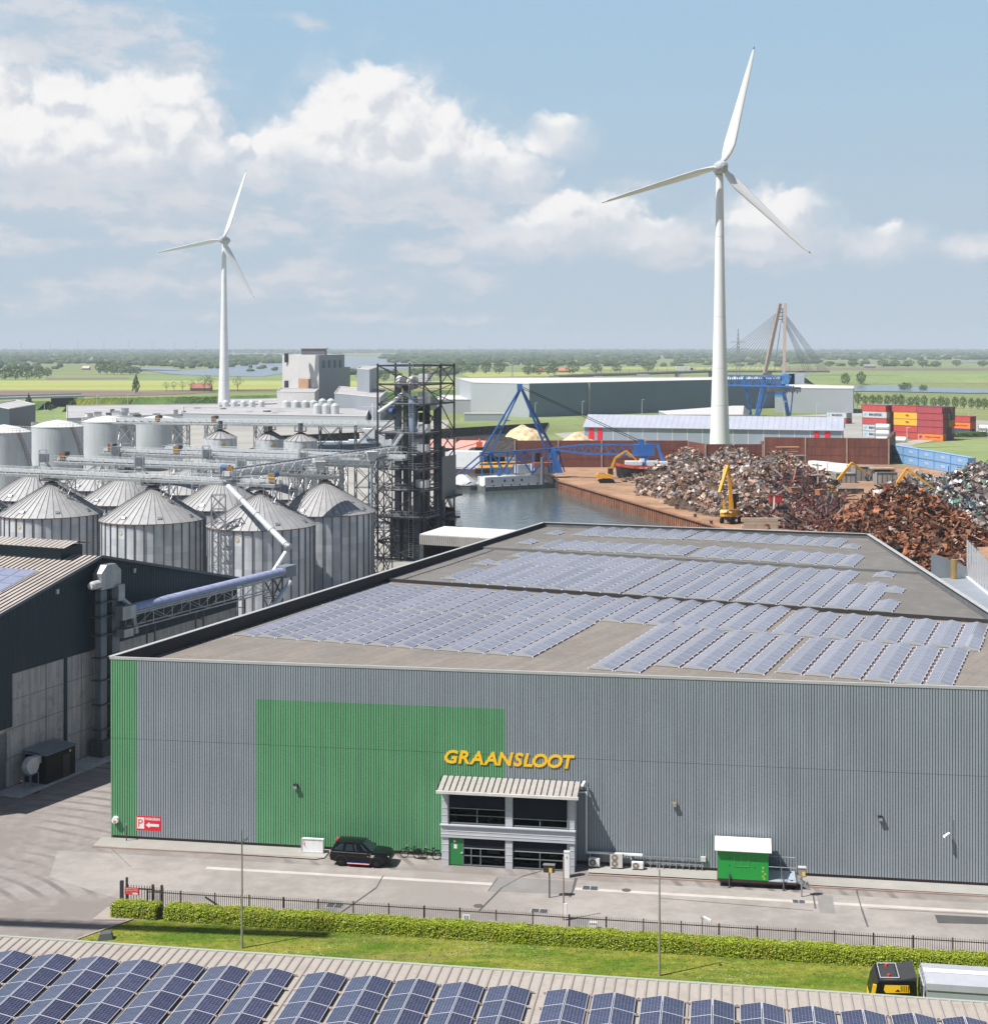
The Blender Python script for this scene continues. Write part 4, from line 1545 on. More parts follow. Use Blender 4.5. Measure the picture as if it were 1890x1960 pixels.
o['kind']='stuff'
mb=MB()
mb.bar(fz(sF0+4.3)+Vector((0,-.1,FH-.3)),fz(sF0+6.3)+Vector((0,-.1,.2)),.09,.09)
mb.build('brace',M_FENCE,fence,world=True)
gate=thing('sliding_gate','dark steel gate with a red notice and a narrow open wicket beside it','gate',W(wsy(232,14.0),14.0,0))
gs0,gs1,gs2=wsy(233,14),wsy(292.5,14),wsy(307,14)
for s,w,h in((gs0,.22,2.0),(gs0+.38,.14,2.25),(gs1,.15,1.85),(gs2+.1,.15,1.85)):
 mb=MB()
 mb.box(W(s,14,h/2),(w,w,h),RZ1)
 mb.build('gate_post',M_FENCE if w<.2 else mat('blue black post',(0.03,0.035,0.05),.5),gate,world=True)
mb=MB()
for z in(.12,1.5):
 mb.bar(W(gs0+.4,14,z),W(gs1,14,z),.07,.09)
mb.bar(W(gs1,14,1.42),W(gs2,14,1.42),.05,.06)
n=int((gs1-gs0)/.20)
for i in range(n):
 s=gs0+.5+.20*i
 if s<gs1-.05:
  mb.bar(W(s,14,.1),W(s,14,1.74),.04,.04,up=NB)
for i in range(5):
 s=gs1+.13+.17*i
 mb.bar(W(s,14,.05),W(s,14,1.68),.022,.022,up=NB)
mb.build('bar_frame',M_FENCE,gate,world=True)
nb_=MB()
sa,sb_=wsy(238.5,14.08),wsy(265.5,14.08)
nb_.box(W((sa+sb_)/2,14.07,1.33),(sb_-sa,.02,.52),RZ1)
nt=nb_.build('notice_board',M_RED,gate,world=True)
nrm=-NB
o0=W((sa+sb_)/2,14.085,1.33)
for i,(tx,h,dz,wd)in enumerate((('VERBODEN TOEGANG',.075,.17,.9),('VERBODEN TE ROKEN',.07,.05,.88),('voor onbevoegden',.05,-.06,.82),('ook onderweg',.045,-.15,.5))):
 mb=MB()
 c_=o0+Vector((0,0,dz))+(Vector((0,0,0))if i<3 else-E1*.18)
 text_faces(mb,tx,c_,E1,Vector((0,0,1)),h,0,.01,0,.004,(sb_-sa)*wd)
 mb.v=[tuple(Vector(q)-nt.location-gate.location)for q in mb.v]
 mb.build('lettering',M_WHITE,nt)
mb=MB()
c_=o0+Vector((0,0,-.17))+E1*.27
mb.quad(c_-E1*.2+Vector((0,0,-.06))-NB*.004,c_+E1*.2+Vector((0,0,-.06))-NB*.004,c_+E1*.2+Vector((0,0,.06))-NB*.004,c_-E1*.2+Vector((0,0,.06))-NB*.004)
mb.v=[tuple(Vector(q)-nt.location-gate.location)for q in mb.v]
mb.build('logo_plate',M_WHITE,nt)
sN=wsy(892,YFN+.05)
o=thing('fence_notice','small white notice with blue stripes tied to the bar fence','notice',W(sN,YFN+.06,.85),RZ1)
mb=MB()
mb.box((0,0,.06),(.5,.02,.62))
mb.build('board',M_WHITE,o)
mb=MB()
for x in(-.07,.09):
 mb.box((x,-.012,.06),(.06,.012,.42))
mb.build('stripe',mat('dark blue print',(0.03,0.05,0.2),.5),o)
M_HEDGE,t,p=mat_nodes('hedge leaves')
gi=t.new('ShaderNodeNewGeometry')
co=t.new('ShaderNodeTexCoord').outputs['Object']
f=t.noise(co,.9,4.0,.6)
c=t.mix(gi.outputs['Random Per Island'],(0.13,0.21,0.010),(0.40,0.45,0.025))
c=t.mix(t.math('MULTIPLY',t.maprange(f,.52,.68),.5),c,(0.30,0.24,0.03))
t.l.new(c,p.inputs['Base Color'])
p.inputs['Roughness'].default_value=.5
p.inputs['Specular IOR Level'].default_value=.4
p.inputs['Subsurface Weight'].default_value=0.0
def hedge(s0,s1,y0,y1,h,label,seed,dens=3600):
 r=random.Random(seed)
 o=thing('hedge',label,'hedge',W((s0+s1)/2,(y0+y1)/2,0))
 core=MB()
 L=s1-s0
 n=max(2,int(L/.5))
 yc,yw=(y0+y1)/2,abs(y1-y0)/2
 def surf(s,a):
  wob=.04*math.sin(s*1.3+seed)+.025*math.sin(s*3.1+2*seed)+.02*math.sin(s*5.3)
  hh=h+wob
  ww=yw*(1+.5*wob)
  if a<.3:
   k=a/.3
   return W(s,yc-ww,hh*k*.95),-1,0
  if a>.7:
   k=(1-a)/.3
   return W(s,yc+ww,hh*k*.95),1,0
  k=(a-.3)/.4
  return W(s,yc-ww+2*ww*k,hh),0,1
 prof=[(-yw*.82,0.0),(-yw*.85,h*.85),(-yw*.6,h*.92),(yw*.6,h*.92),(yw*.85,h*.85),(yw*.82,0.0)]
 rings=[]
 for i in range(n+1):
  s=s0+.08+(L-.16)*i/n
  rings.append([W(s,yc+a,z)for a,z in prof])
 m_=len(prof)
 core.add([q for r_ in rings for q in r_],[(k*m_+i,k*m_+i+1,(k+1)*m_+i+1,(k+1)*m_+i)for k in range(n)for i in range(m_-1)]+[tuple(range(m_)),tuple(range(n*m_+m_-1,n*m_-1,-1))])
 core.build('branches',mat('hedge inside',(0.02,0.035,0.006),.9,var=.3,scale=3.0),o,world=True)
 lf=MB()
 cnt=int(dens*L*.55)
 for _ in range(cnt):
  s=r.uniform(s0,s1)
  q,fy,fz_=surf(s,r.uniform(.0,1.0)**.9)
  if r.random()<.9/L:
   s=s0 if r.random()<.5 else s1
   q=W(s,r.uniform(yc-yw,yc+yw),r.uniform(0.05,h))
  q=q+Vector((r.gauss(0,.05),r.gauss(0,.05),r.gauss(0,.045)))
  d=math.sin(s*4.2+q.z*5)*math.sin(s*9.7-q.z*9+seed)
  if d<-.6 and r.random()<.5:
   continue
  nr=(-NB*fy+Vector((0,0,fz_+.35))+Vector((r.gauss(0,.5),r.gauss(0,.5),r.gauss(0,.5)))).normalized()
  tx=nr.cross(Vector((r.gauss(0,1),r.gauss(0,1),r.gauss(0,1)))).normalized()
  ty=nr.cross(tx)
  w=r.uniform(.022,.042)
  l=w*1.5
  lf.quad(q-tx*w-ty*l*.4,q+tx*w*.2-ty*l,q+tx*w+ty*l*.4,q-tx*w*.2+ty*l)
 lf.build('foliage',M_HEDGE,o,world=True)
 return o
hs0=wsy(214,15.6)
hs1=wsy(298,15.6)
hs2=wsy(317,15.6)
hedge(hs0,hs1,14.55,15.75,.92,'short clipped yellow green hedge in front of the gate',3)
hedge(hs2,90,14.55,15.75,.92,'long clipped yellow green hedge along the bar fence',5)
def lamp_post(u,v,vtop,vhead,label,arm):
 b=G(u,v,.05)
 o=thing('lamp_post',label,'lamp post',b,RZ1,'lamp posts on the lawn')
 h=HC-(vtop-V0)*b.y/F-.05
 hh=HC-(vhead-V0)*b.y/F-.05
 mb=MB()
 mb.tube((0,0,0),(0,0,h*.5),.085,.07,10)
 mb.tube((0,0,h*.5),(0,0,hh+.25),.065,.045,10)
 mb.tube((0,0,hh+.25),(0,0,h),.022,.018,6)
 mb.build('pole',mat('lamp pole',(0.44,0.41,0.40),.45,.5,var=.1,scale=.5),o,smooth='auto')
 mb=MB()
 for q in arm:
  q=Vector(q)
  mb.tube((0,0,hh),q*.75+Vector((0,0,hh+.02)),.03,None,6)
  d=q.normalized()
  sd=Vector((-d.y,d.x,0))
  c0=q*.6+Vector((0,0,hh+.02))
  c1=q*1.25+Vector((0,0,hh+.10))
  mb.add([c0-sd*.07,c0+sd*.07,c1+sd*.13,c1-sd*.13,c0-sd*.05+Vector((0,0,.10)),c0+sd*.05+Vector((0,0,.10)),c1+sd*.09+Vector((0,0,.07)),c1-sd*.09+Vector((0,0,.07))],[(3,2,1,0),(4,5,6,7),(0,1,5,4),(1,2,6,5),(2,3,7,6),(3,0,4,7)])
 mb.build('lamp_head',M_ALU,o)
lamp_post(463,1815,1589,1612,'tall lamp post with two heads on the lawn near the gate',[(-.45,-.12,0),(.22,.35,.0)])
lamp_post(1261.5,1868,1634,1664,'tall lamp post with a single pale head on the lawn by the long hedge',[(0,-.4,0)])
b=G(1135,1777,.05)
o=thing('lawn_cabinet','small white utility cabinet with an orange base on the lawn','cabinet',b,RZ1)
mb=MB()
mb.box((0,0,.22),(.48,.34,.34))
mb.build('cabinet_body',M_WHITE,o)
mb=MB()
mb.box((0,0,.03),(.5,.36,.06))
mb.build('base',mat('cabinet base',(0.6,0.3,0.12),.6),o)
mb=MB()
mb.box((0,0,.41),(.54,.40,.04))
mb.build('lid',M_OFFW,o)
b=G(202,1797,.05)
o=thing('stone_block','dark grey stone block on the lawn corner behind the ribbed roof','stone',b,.2)
mb=MB()
mb.add([(-.5,-.35,0),(.5,-.35,0),(.5,.35,0),(-.5,.35,0),(-.36,-.25,.4),(.38,-.25,.44),(.40,.25,.44),(-.34,.25,.4)],[(3,2,1,0),(4,5,6,7),(0,1,5,4),(1,2,6,5),(2,3,7,6),(3,0,4,7)])
mb.build('stone',mat('dark stone',(0.09,0.10,0.11),.7,var=.2),o)
ZF=9.0
fo=G(945,1856.8,ZF)
fore=thing('foreground_building','low building with a ribbed beige metal roof full of solar panels','building',fo,RZ1)
M_FROOF=mat('beige roof sheet',(0.385,0.345,0.30),.5,var=.06,scale=.4,streak=.0,fine=.05,stain=(0.26,0.19,0.14),stain_amt=.35)
M_FRIB=mat('roof sheet rib',(0.35,0.30,0.265),.5,var=.08,scale=.8)
FX0,FX1,FD=-52.0,50.0,48.0
mb=MB()
rp=.51
k0,k1=int(FX0/rp),int(FX1/rp)
prof=[]
for k in range(k0,k1):
 x=k*rp
 prof+=[(x,0,0),(x+rp-.18,0,0),(x+rp-.14,.055,1),(x+rp-.05,.055,1)]
prof.append((k1*rp,0,0))
for(xa_,za,ma),(xb_,zb_,mb_)in zip(prof,prof[1:]):
 mb.quad((xa_,-.02,za),(xa_,-FD,za),(xb_,-FD,zb_),(xb_,-.02,zb_),1 if(ma or mb_)else 0)
o=mb.build('roof',[M_FROOF,M_FRIB],fore)
for pl in o.data.polygons:
 if pl.normal.z<0:
  pl.flip()
mb=MB()
mb.bar((FX0,.0,-.02),(FX1,.0,-.02),.16,.16)
mb.build('roof_edge_trim',mat('roof edge green grey',(0.36,0.385,0.33),.5,var=.06),fore)
mb=MB()
mb.box(((FX0+FX1)/2,-FD/2-.2,-ZF/2-.08),(FX1-FX0-.4,FD-.4,ZF-.1))
mb.build('wall',M_CLADG,fore)
NPW,NPL=1.0,1.64
TILT=R(11.0)
def near_panel_mesh():
 mb=MB()
 w,l=NPW/2,NPL/2-.012
 mb.poly([(-w,-l,0),(w,-l,0),(w,l,0),(-w,l,0)],1)
 e=.022
 mb.poly([(-w+e,-l+e,.004),(w-e,-l+e,.004),(w-e,l-e,.004),(-w+e,l-e,.004)],0)
 mb.quad((-w,-l,-.04),(w,-l,-.04),(w,-l,0),(-w,-l,0),1)
 mb.quad((w,-l,-.04),(w,l,-.04),(w,l,0),(w,-l,0),1)
 mb.quad((w,l,-.04),(-w,l,-.04),(-w,l,0),(w,l,0),1)
 mb.quad((-w,l,-.04),(-w,-l,-.04),(-w,-l,0),(-w,l,0),1)
 o=mb.build('panel',[M_PV,M_PVFR])
 return o
pm=near_panel_mesh()
pm_data=pm.data
bpy.data.objects.remove(pm)
def near_tent(u,v,n,label):
 pk=G(u,v,ZF+.36)
 rel=pk-fo
 x=rel.dot(E1)
 y=rel.dot(NB)
 base=fo+E1*x+NB*y
 o=thing('solar_array',label,'solar panels',base+Vector((0,0,.055)),RZ1,'solar panel tents on the foreground roof')
 for k in range(n):
  for sg in(-1,1):
   p_=bpy.data.objects.new('panel',pm_data)
   COL.objects.link(p_)
   adopt(p_,o)
   c=math.cos(TILT)
   p_.location=(sg*(.025+NPW/2*c),-NPL/2-NPL*k,.30-NPW/2*math.sin(TILT))
   p_.rotation_euler=(0,sg*TILT,0)
 L=n*NPL
 mb=MB()
 for k in range(n+1):
  for sx in(-1,1):
   mb.box((sx*1.07,-k*NPL,.05),(.22,.10,.07),mi=0)
 for sx in(-1,1):
  mb.box((sx*1.01,-L/2,.05),(.02,L,.09),mi=1)
  mb.box((sx*.5,-L/2,.02),(.06,L,.04),mi=0)
  mb.box((sx*.04,-L/2,.14),(.03,L,.26),mi=1)
 mb.build('mounting_frame',[mat('pale mounting rail',(0.46,0.36,0.31),.5),M_BLACKP],o)
 return o
peaks=[(-58,1812),(26,1818.5),(108,1824.5),(190,1829.5),(272,1835.5),(355,1841),(439,1847),(523.5,1852.5),(625,1859.5),(711.5,1866.5),(798.5,1872.5),(887,1878.8),(975,1884.8),(1086,1892),(1176,1899),(1268,1905.5),(1363,1911.8),(1457,1918),(1554,1924.5),(1650,1931.5),(1747,1938),(1844,1944.8)]
for i,(u,v)in enumerate(peaks):
 a='left block' if i<8 else('middle block' if i<13 else 'right block')
 j=i if i<8 else(i-8 if i<13 else i-13)
 near_tent(u,v,7 if i<14 else 5,'%s solar tent from left in the %s of the foreground ribbed roof'%(ORD[j],a))
ty=38.6
tu0,tu1=1668,1752
tz=3.75
ref=G(1690,1842,tz)
lx=(ref-A0).dot(E1)
yy=-(ref-A0).dot(NB)
tr=thing('lorry','black and yellow lorry with a silver tipping trailer behind the foreground roof','lorry',W(lx-.9,yy+1.25,0),RZ1)
M_TRK=mat('black lorry paint',(0.006,0.006,0.007),.3,var=.1,spec=.35)
M_TRKG=mat('grey black roof',(0.04,0.04,0.043),.6,var=.15,scale=1.5)
mb=MB()
pr=[(0.0,.9),(0.0,2.5),(.12,3.15),(.35,3.62),(2.4,3.80),(2.5,3.5),(2.55,.9)]
mb.extrude(pr,(0,-1.22,0),(1,0,0),(0,0,1),(0,2.44,0))
mb.build('cab',M_TRK,tr)
mb=MB()
mb.add([(.45,-1.0,3.60),(.45,1.0,3.60),(1.5,1.1,3.7),(1.5,-1.1,3.7),(.55,-.95,3.68),(.55,.95,3.68),(1.45,1.05,3.78),(1.45,-1.05,3.78)],[(4,5,6,7)[::-1],(0,4,7,3),(1,2,6,5),(0,1,5,4),(3,7,6,2)])
mb.build('roof_fairing',M_TRKG,tr)
mb=MB()
mb.add([(1.5,-1.15,3.74),(1.5,1.15,3.74),(2.5,1.2,4.0),(2.5,-1.2,4.0),(2.5,-1.2,2.9),(2.5,1.2,2.9)],[(3,2,1,0),(2,3,4,5),(0,4,3),(1,2,5)])
mb.build('wind_deflector',M_TRKG,tr)
mb=MB()
for y in(-1.0,1.0):
 mb.tube((.5,y,3.78),(1.55,y,3.84),.025,None,6)
for x in(.5,1.55):
 mb.tube((x,-1.0,3.78+(x-.5)*.06),(x,1.0,3.78+(x-.5)*.06),.025,None,6)
mb.build('lamp_bar',M_ALU,tr)
for y in(-.65,.75):
 mb=MB()
 mb.tube((1.0,y,3.62),(1.0,y,3.86),.10,.08,10)
 mb.build('beacon',mat('red beacon',(0.55,0.05,0.03),.3),tr)
mb=MB()
mb.add([(.72,-1.226,3.46),(2.05,-1.226,3.52),(2.10,-1.226,3.10),(.78,-1.226,3.0),(.66,-1.226,3.16)],[(4,3,2,1,0)])
mb.build('side_decal',M_YELLOW,tr)
mb=MB()
for i in range(5):
 x=1.62+.10*i
 mb.box((x,-1.232,3.31),(.035,.012,.34))
mb.poly([(1.28,-1.233,3.12),(1.58,-1.233,3.12),(1.46,-1.233,3.27)])
mb.build('decal_stripe',M_TRK,tr)
mb=MB()
mb.box((-.02,-.0,1.8),(.06,2.46,1.0))
mb.box((.06,-1.2,2.8),(.2,.12,1.3),M=Matrix.Rotation(R(10),3,'Y'))
mb.build('front_panel',M_YELLOW,tr)
mb=MB()
mb.box((.06,0,2.75),(.05,2.1,.6),M=Matrix.Rotation(R(20),3,'Y'))
mb.build('windscreen',M_GLASS,tr)
for y in(-1.36,1.36):
 mb=MB()
 mb.box((.45,y,2.1),(.16,.16,.5))
 mb.build('mirror',M_TRK,tr)
mb=MB()
mb.box((1.0,-1.235,2.62),(1.0,.03,.5))
mb.build('side_window',M_GLASS,tr)
tx0,tx1,th=3.05,13.6,3.72
mb=MB()
mb.extrude([(-1.27,1.0),(1.27,1.0),(1.27,th),(-1.27,th)],(tx0,0,0),(0,1,0),(0,0,1),(tx1-tx0,0,0))
mb.build('trailer_body',mat('trailer silver',(0.40,0.45,0.50),.5,.2,var=.06),tr)
mb=MB()
mb.add([(tx0-.05,-1.32,th-.35),(tx1,-1.32,th-.35),(tx1,-1.30,th+.02),(tx0-.05,-1.30,th+.02),(tx0-.05,0.25,th+.26),(tx1,0.25,th+.26),(tx0-.05,1.3,th+.12),(tx1,1.3,th+.12)],[(0,1,2,3),(3,2,5,4),(4,5,7,6),(0,3,4,6)])
mb.build('tarpaulin',mat('grey tarpaulin',(0.40,0.41,0.44),.5,var=.08,scale=1.0),tr)
mb=MB()
mb.add([(tx0-.04,-.15,th+.222),(tx1,-.15,th+.222),(tx1,.25,th+.268),(tx0-.04,.25,th+.268)],[(0,1,2,3)])
mb.build('tarpaulin_stripe',M_WHITE,tr)
mb=MB()
for y in(-1.1,-.5,.1,.7,1.1):
 mb.pipe([(tx0-.08,y,1.2),(tx0-.18,y,2.4),(tx0-.1,y*.9,th+.1)],.035,5)
for z in(1.5,2.2,2.9,3.5):
 mb.pipe([(tx0-.15,-1.2,z),(tx0-.15,1.2,z)],.03,5)
mb.build('front_lattice',M_ALU,tr)
for x in(.75,2.2,8.5,9.8,11.1):
 for y in(-1.1,1.1):
  mb=MB()
  mb.lathe((0,0,0),[(0,-.15),(.45,-.15),(.5,-.1),(.5,.1),(.45,.15),(0,.15)],16)
  mb.v=[(a+x,c+y,b+.5)for a,b,c in mb.v]
  mb.build('wheel',M_BLACK,tr)
mb=MB()
r=random.Random(31)
for _ in range(15000):
 s,y=r.uniform(-2,70),15.9+22*r.random()**1.3
 q=W(s,y,.05)
 k_=(q-kb).cross(G(300,1748)-kb).z
 if q.y<70 or k_<1.0:
  continue
 h,w=r.uniform(.015,.05),r.uniform(.03,.08)
 a=r.uniform(0,3.14)
 d=Vector((math.cos(a),math.sin(a),0))*w
 mb.quad(q-d,q+d,q+d*.6+Vector((r.gauss(0,.04),r.gauss(0,.04),h)),q-d*.6+Vector((0,0,h)))
M_TUFT,t,p=mat_nodes('grass tuft')
gi=t.new('ShaderNodeNewGeometry')
t.l.new(t.mix(gi.outputs['Random Per Island'],(0.10,0.18,0.015),(0.27,0.28,0.06)),p.inputs['Base Color'])
p.inputs['Roughness'].default_value=.9
tag(mb.build('grass',M_TUFT),'uneven short grass with dry patches on the lawn','grass',kind='stuff')
L0=G(180,1441,0)
M_NAVY=mat('dark blue cladding',(0.007,0.030,0.045),.5,var=.06,scale=.4,streak=.1)
M_RSHEET=mat('weathered roof sheet',(0.44,0.395,0.355),.55,.1,var=.10,scale=.3,streak=.0,stain=(0.27,0.20,0.16),stain_amt=.5)
M_RSHD=mat('roof sheet groove',(0.09,0.065,0.06),.6,var=.1)
RZL=math.atan2(EX.y,EX.x)
def gl(u,off=0.0):
 o=L0+EP*off
 k=(u-CX)/F
 return(k*o.y-o.x)/(EX.x-k*EX.y)
def glz(u,v,off=0.0):
 p=L0+EP*off+EX*gl(u,off)
 return HC-(v-V0)*p.y/F
barn=thing('grain_shed','dark blue clad grain shed with a concrete base and a pale ribbed gable roof','shed',L0,RZL)
a_r=gl(186)
z_r=glz(186,1066)
a_e=gl(434)
z_e=glz(434,1105)
sl=(z_r-z_e)/(a_e-a_r)
aE=a_e+2.0
aW=a_r-(aE-a_r)
zE=z_r-sl*(aE-a_r)
ZC=10.2
DP=75.0
mb=MB()
rp=.30
k0,k1=int(aW/rp),int(aE/rp)
a_jog=gl(22)
def gtop(a):
 return z_r-sl*abs(a-a_r)
for k in range(k0,k1):
 for(x0,y0),(x1,y1)in(((0,0),(.18,0)),((.18,0),(.21,.04)),((.21,.04),(.27,.04)),((.27,.04),(.30,0))):
  a,b=k*rp+x0,k*rp+x1
  zb=ZC if(a>a_jog)else 5.4
  mb.quad((a,-.12+y0,zb),(b,-.12+y1,zb),(b,-.12+y1,gtop(b)),(a,-.12+y0,gtop(a)))
mb.build('cladding',M_NAVY,barn)
mb=MB()
a_d=gl(13)
mb.box(((a_d+aE)/2,.3,ZC/2),(aE-a_d,.6,ZC))
mb.box(((aW+a_d)/2,.3,5.4),(a_d-aW,.6,.7))
mb.build('concrete_wall',M_CONC,barn)
mb=MB()
for u in(88,122,155):
 mb.box((gl(u),-.02,ZC/2),(.05,.06,ZC))
for z in(2.6,5.2,7.8):
 mb.box(((a_d+aE)/2,-.012,z),(aE-a_d,.03,.045))
mb.box((gl(124),-.1,ZC/2),(.32,.16,ZC),mi=1)
mb.build('wall_joint',[mat('concrete joint',(0.20,0.19,0.18),.9),M_NAVY],barn)
mb=MB()
for k in range(22):
 mb.box(((aW+a_d)/2,.12+.02*(k%2),.12+.24*k),(a_d-aW,.06,.22))
mb.build('roller_door',mat('roller door grey',(0.20,0.21,0.23),.5,.3),barn)
mb=MB()
mb.box((aE-.15,DP/2,zE/2),(.3,DP,zE-.1))
mb.box((aW+.15,DP/2,zE/2),(.3,DP,zE-.1))
mb.build('side_wall',M_NAVY,barn)
mb=MB()
rp=.62
ny=int(DP/rp)
for sg,ae in((-1,aW),(1,aE)):
 for k in range(-1,ny):
  y=k*rp
  for(d0,h0,d1,h1,mi)in((0,0,.36,0,0),(.36,0,.42,-.09,1),(.42,-.09,.56,-.09,1),(.56,-.09,.62,0,1)):
   mb.quad((a_r,y+d0,z_r+.12+h0),(ae,y+d0,zE+.12+h0),(ae,y+d1,zE+.12+h1),(a_r,y+d1,z_r+.12+h1),mi)
mb.build('roof',[M_RSHEET,M_RSHD],barn)
mb=MB()
for sg,ae in((-1,aW),(1,aE)):
 mb.bar((a_r,-.62,z_r+.08),(ae,-.62,zE+.08),.10,.26)
mb.build('verge_trim',mat('verge trim',(0.10,0.11,0.13),.5),barn)
mb=MB()
mw,mh=2.2,1.1
mb.box((a_r,DP/2+2.6,z_r+.35),(mw*1.5,DP-1,1.1),mi=1)
for sg in(-1,1):
 for k in range(int((DP-1)/rp)):
  y=2.9+k*rp-.6
  for(d0,h0,d1,h1,mi)in((0,0,.36,0,0),(.36,0,.42,-.06,1),(.42,-.06,.56,-.06,1),(.56,-.06,.62,0,0)):
   mb.quad((a_r,y+d0,z_r+mh+.35+h0),(a_r+sg*mw,y+d0,z_r+mh-.1+h0),(a_r+sg*mw,y+d1,z_r+mh-.1+h1),(a_r,y+d1,z_r+mh+.35+h1),mi if mi==0 else 2)
mb.build('ridge_vent',[M_RSHEET,M_NAVY,M_RSHD],barn)
for u,v in((188,1055+62),(270-81,1000+117)):
 pass
mb=MB()
a1=gl(108)if False else None
for u,v in((189,1117),(450,1093)):
 pass
for(u,v)in((189*0+106.5,1132),(254,1092)):
 s,z=gl(u),glz(u,v)
 mb=MB()
 mb.box((s,-.2,z),(.3,.2,.45))
 mb.build('wall_lamp',M_OFFW,barn)
slope_n=math.atan(sl)
zz=19.5
for _ in range(400):
 pq_=G(22,1110,zz)
 if zz<=gtop((pq_-L0).dot(EX))+.22:
  break
 zz-=.02
pa=thing('roof_panel','pale solar panel field lying flat on the grain shed roof at the left edge','solar panels',pq_+Vector((0,0,.05))+EP*.8,RZL)
mb=MB()
for i in range(8):
 for j in range(3):
  x0,y0=-2.6+j*1.72,-.2+i*1.9
  mb.quad((x0,y0,x0*sl),(x0+1.66,y0,(x0+1.66)*sl),(x0+1.66,y0+1.82,(x0+1.66)*sl),(x0,y0+1.82,x0*sl),0)
mb.build('panel_grid',[mat('pale solar glass',(0.24,0.26,0.36),.25,spec=.7)],pa)
mb=MB()
mb.quad((-2.7,-.3,-2.7*sl-.05),(2.6,-.3,2.6*sl-.05),(2.6,15,2.6*sl-.05),(-2.7,15,-2.7*sl-.05))
mb.build('panel_frame',M_PVFR,pa)
be=thing('bucket_elevator','tall steel bucket elevator with two legs standing against the dark gable','elevator',L0+EP*1.2,RZL)
M_LEG=mat('blue grey steel',(0.17,0.20,0.225),.5,.3,var=.15,scale=.5,streak=.25)
za=glz(205,1098,1.2)
zt=glz(205,1075,1.2)
A1,A2,A3=gl(186,1.2),gl(204,1.2),gl(224,1.2)
for a0,a1 in((A1+.1,A2-.42),(A2+.42,A3-.05)):
 mb=MB()
 mb.box(((a0+a1)/2,0,za/2-.8),(a1-a0,.7,za-1.4))
 mb.build('leg',M_LEG,be)
mb=MB()
for z in(2.6,5.0,7.4,9.6,11.8,13.6,15.0):
 mb.box(((A1+A3)/2,0,z),(A3-A1+.35,1.15,.12))
mb.build('clamp_trim',M_STEELD,be)
mb=MB()
w_=A3-A1
mb.extrude([(0,0),(w_,0),(w_,1.6),(w_*.72,2.35),(w_*.28,2.35),(0,1.6)],(A1,-.5,za-1.4),(1,0,0),(0,0,1),(0,1.0,0))
mb.build('head',M_STEEL,be)
mb=MB()
mb.tube((A1-.1,-.2,za-.8),(A1-1.1,-.2,za-.8),.42,None,12)
mb.tube((A1-1.1,-.2,za-.8),(A1-1.35,-.2,za-.8),.38,.3,12)
mb.build('motor',M_OFFW,be)
mb=MB()
mb.box((A3-.3,-.3,za-2.0),(1.0,1.0,1.6))
mb.pipe([(A3-.1,-.5,za-2.6),(A3+.9,-1.0,za-3.6),(A3+1.5,-1.2,za-6.3)],.28,8)
mb.build('outlet_pipe',M_STEEL,be)
mb=MB()
mb.box(((A1+A3)/2,-.1,.8),(w_+.6,1.5,1.6))
mb.build('boot',M_STEELD,be)
ks=gl(76,2.6)
kz=glz(100,1418,2.0)
ko=thing('kiosk','black site hut with a ribbed grey roof and a door, against the concrete base','hut',L0+EX*gl(100,1.8)+EP*1.6,RZL)
hl=gl(134,2.9)-gl(78,2.9)
mb=MB()
mb.box((0,0,1.35),(hl,2.4,2.7))
mb.build('hut_wall',M_BLACKP,ko)
mb=MB()
for k in range(12):
 x=-hl/2-.15+(hl+.3)*k/12
 mb.add([(x,-1.45,2.72),(x+(hl+.3)/12-.06,-1.45,2.72),(x+(hl+.3)/12-.06,1.3,3.05),(x,1.3,3.05)],[(0,1,2,3)])
mb.box((0,0,2.72),(hl+.3,2.7,.08))
mb.build('roof',mat('hut roof',(0.26,0.29,0.32),.5,.3,var=.1),ko)
mb=MB()
mb.box((hl*.18,-1.22,1.1),(.95,.05,2.1))
d_=mb.build('door',mat('hut door',(0.028,0.027,0.027),.5),ko)
mb=MB()
mb.box((hl*.30,-1.26,2.35),(.22,.03,.2))
mb.build('sticker',MATS['sticker yellow'],ko)
bo=thing('blower','pale grey blower fan on a blue steel stand beside the black hut','fan',L0+EX*gl(62,2.2)+EP*2.0,RZL)
mb=MB()
mb.lathe((0,0,0),[(.0,-.35),(.75,-.35),(.8,-.25),(.8,.25),(.75,.35),(0,.35)],20)
mb.v=[(a,c,b+2.0)for a,b,c in mb.v]
mb.box((.65,0,2.35),(.9,.6,.7))
mb.build('fan_housing',M_STEELL,bo)
mb=MB()
for x in(-.55,.55):
 for y in(-.4,.4):
  mb.bar((x,y,0),(x,y,1.3),.08,.08)
for x in(-.55,.55):
 mb.bar((x,-.4,1.3),(x,.4,1.3),.08,.08)
for y in(-.4,.4):
 mb.bar((-.55,y,1.3),(.55,y,1.3),.08,.08)
mb.build('stand_frame',mat('stand blue green',(0.13,0.22,0.26),.5),bo)
co_=thing('traffic_cone','small red and white traffic cone at the foot of the concrete wall','cone',G(41,1501),0)
mb=MB()
mb.box((0,0,.03),(.42,.42,.06))
mb.build('base',M_RED,co_)
mb=MB()
for z0,z1,mi in((.06,.25,0),(.25,.40,1),(.40,.55,0),(.55,.66,1),(.66,.75,0)):
 mb.lathe((0,0,0),[(.15-.14*(z0/.75),z0),(.15-.14*(z1/.75),z1)],12,mi=mi)
mb.build('cone_body',[M_RED,M_WHITE],co_)
sheet('dark_oval',[G(57+20*math.cos(i*.3927),1515+6.0*math.sin(i*.3927))for i in range(16)],.03,mat('dark oval patch',(0.035,0.025,0.02),.5))  # flat dark oval lying on the yard near the concrete wall
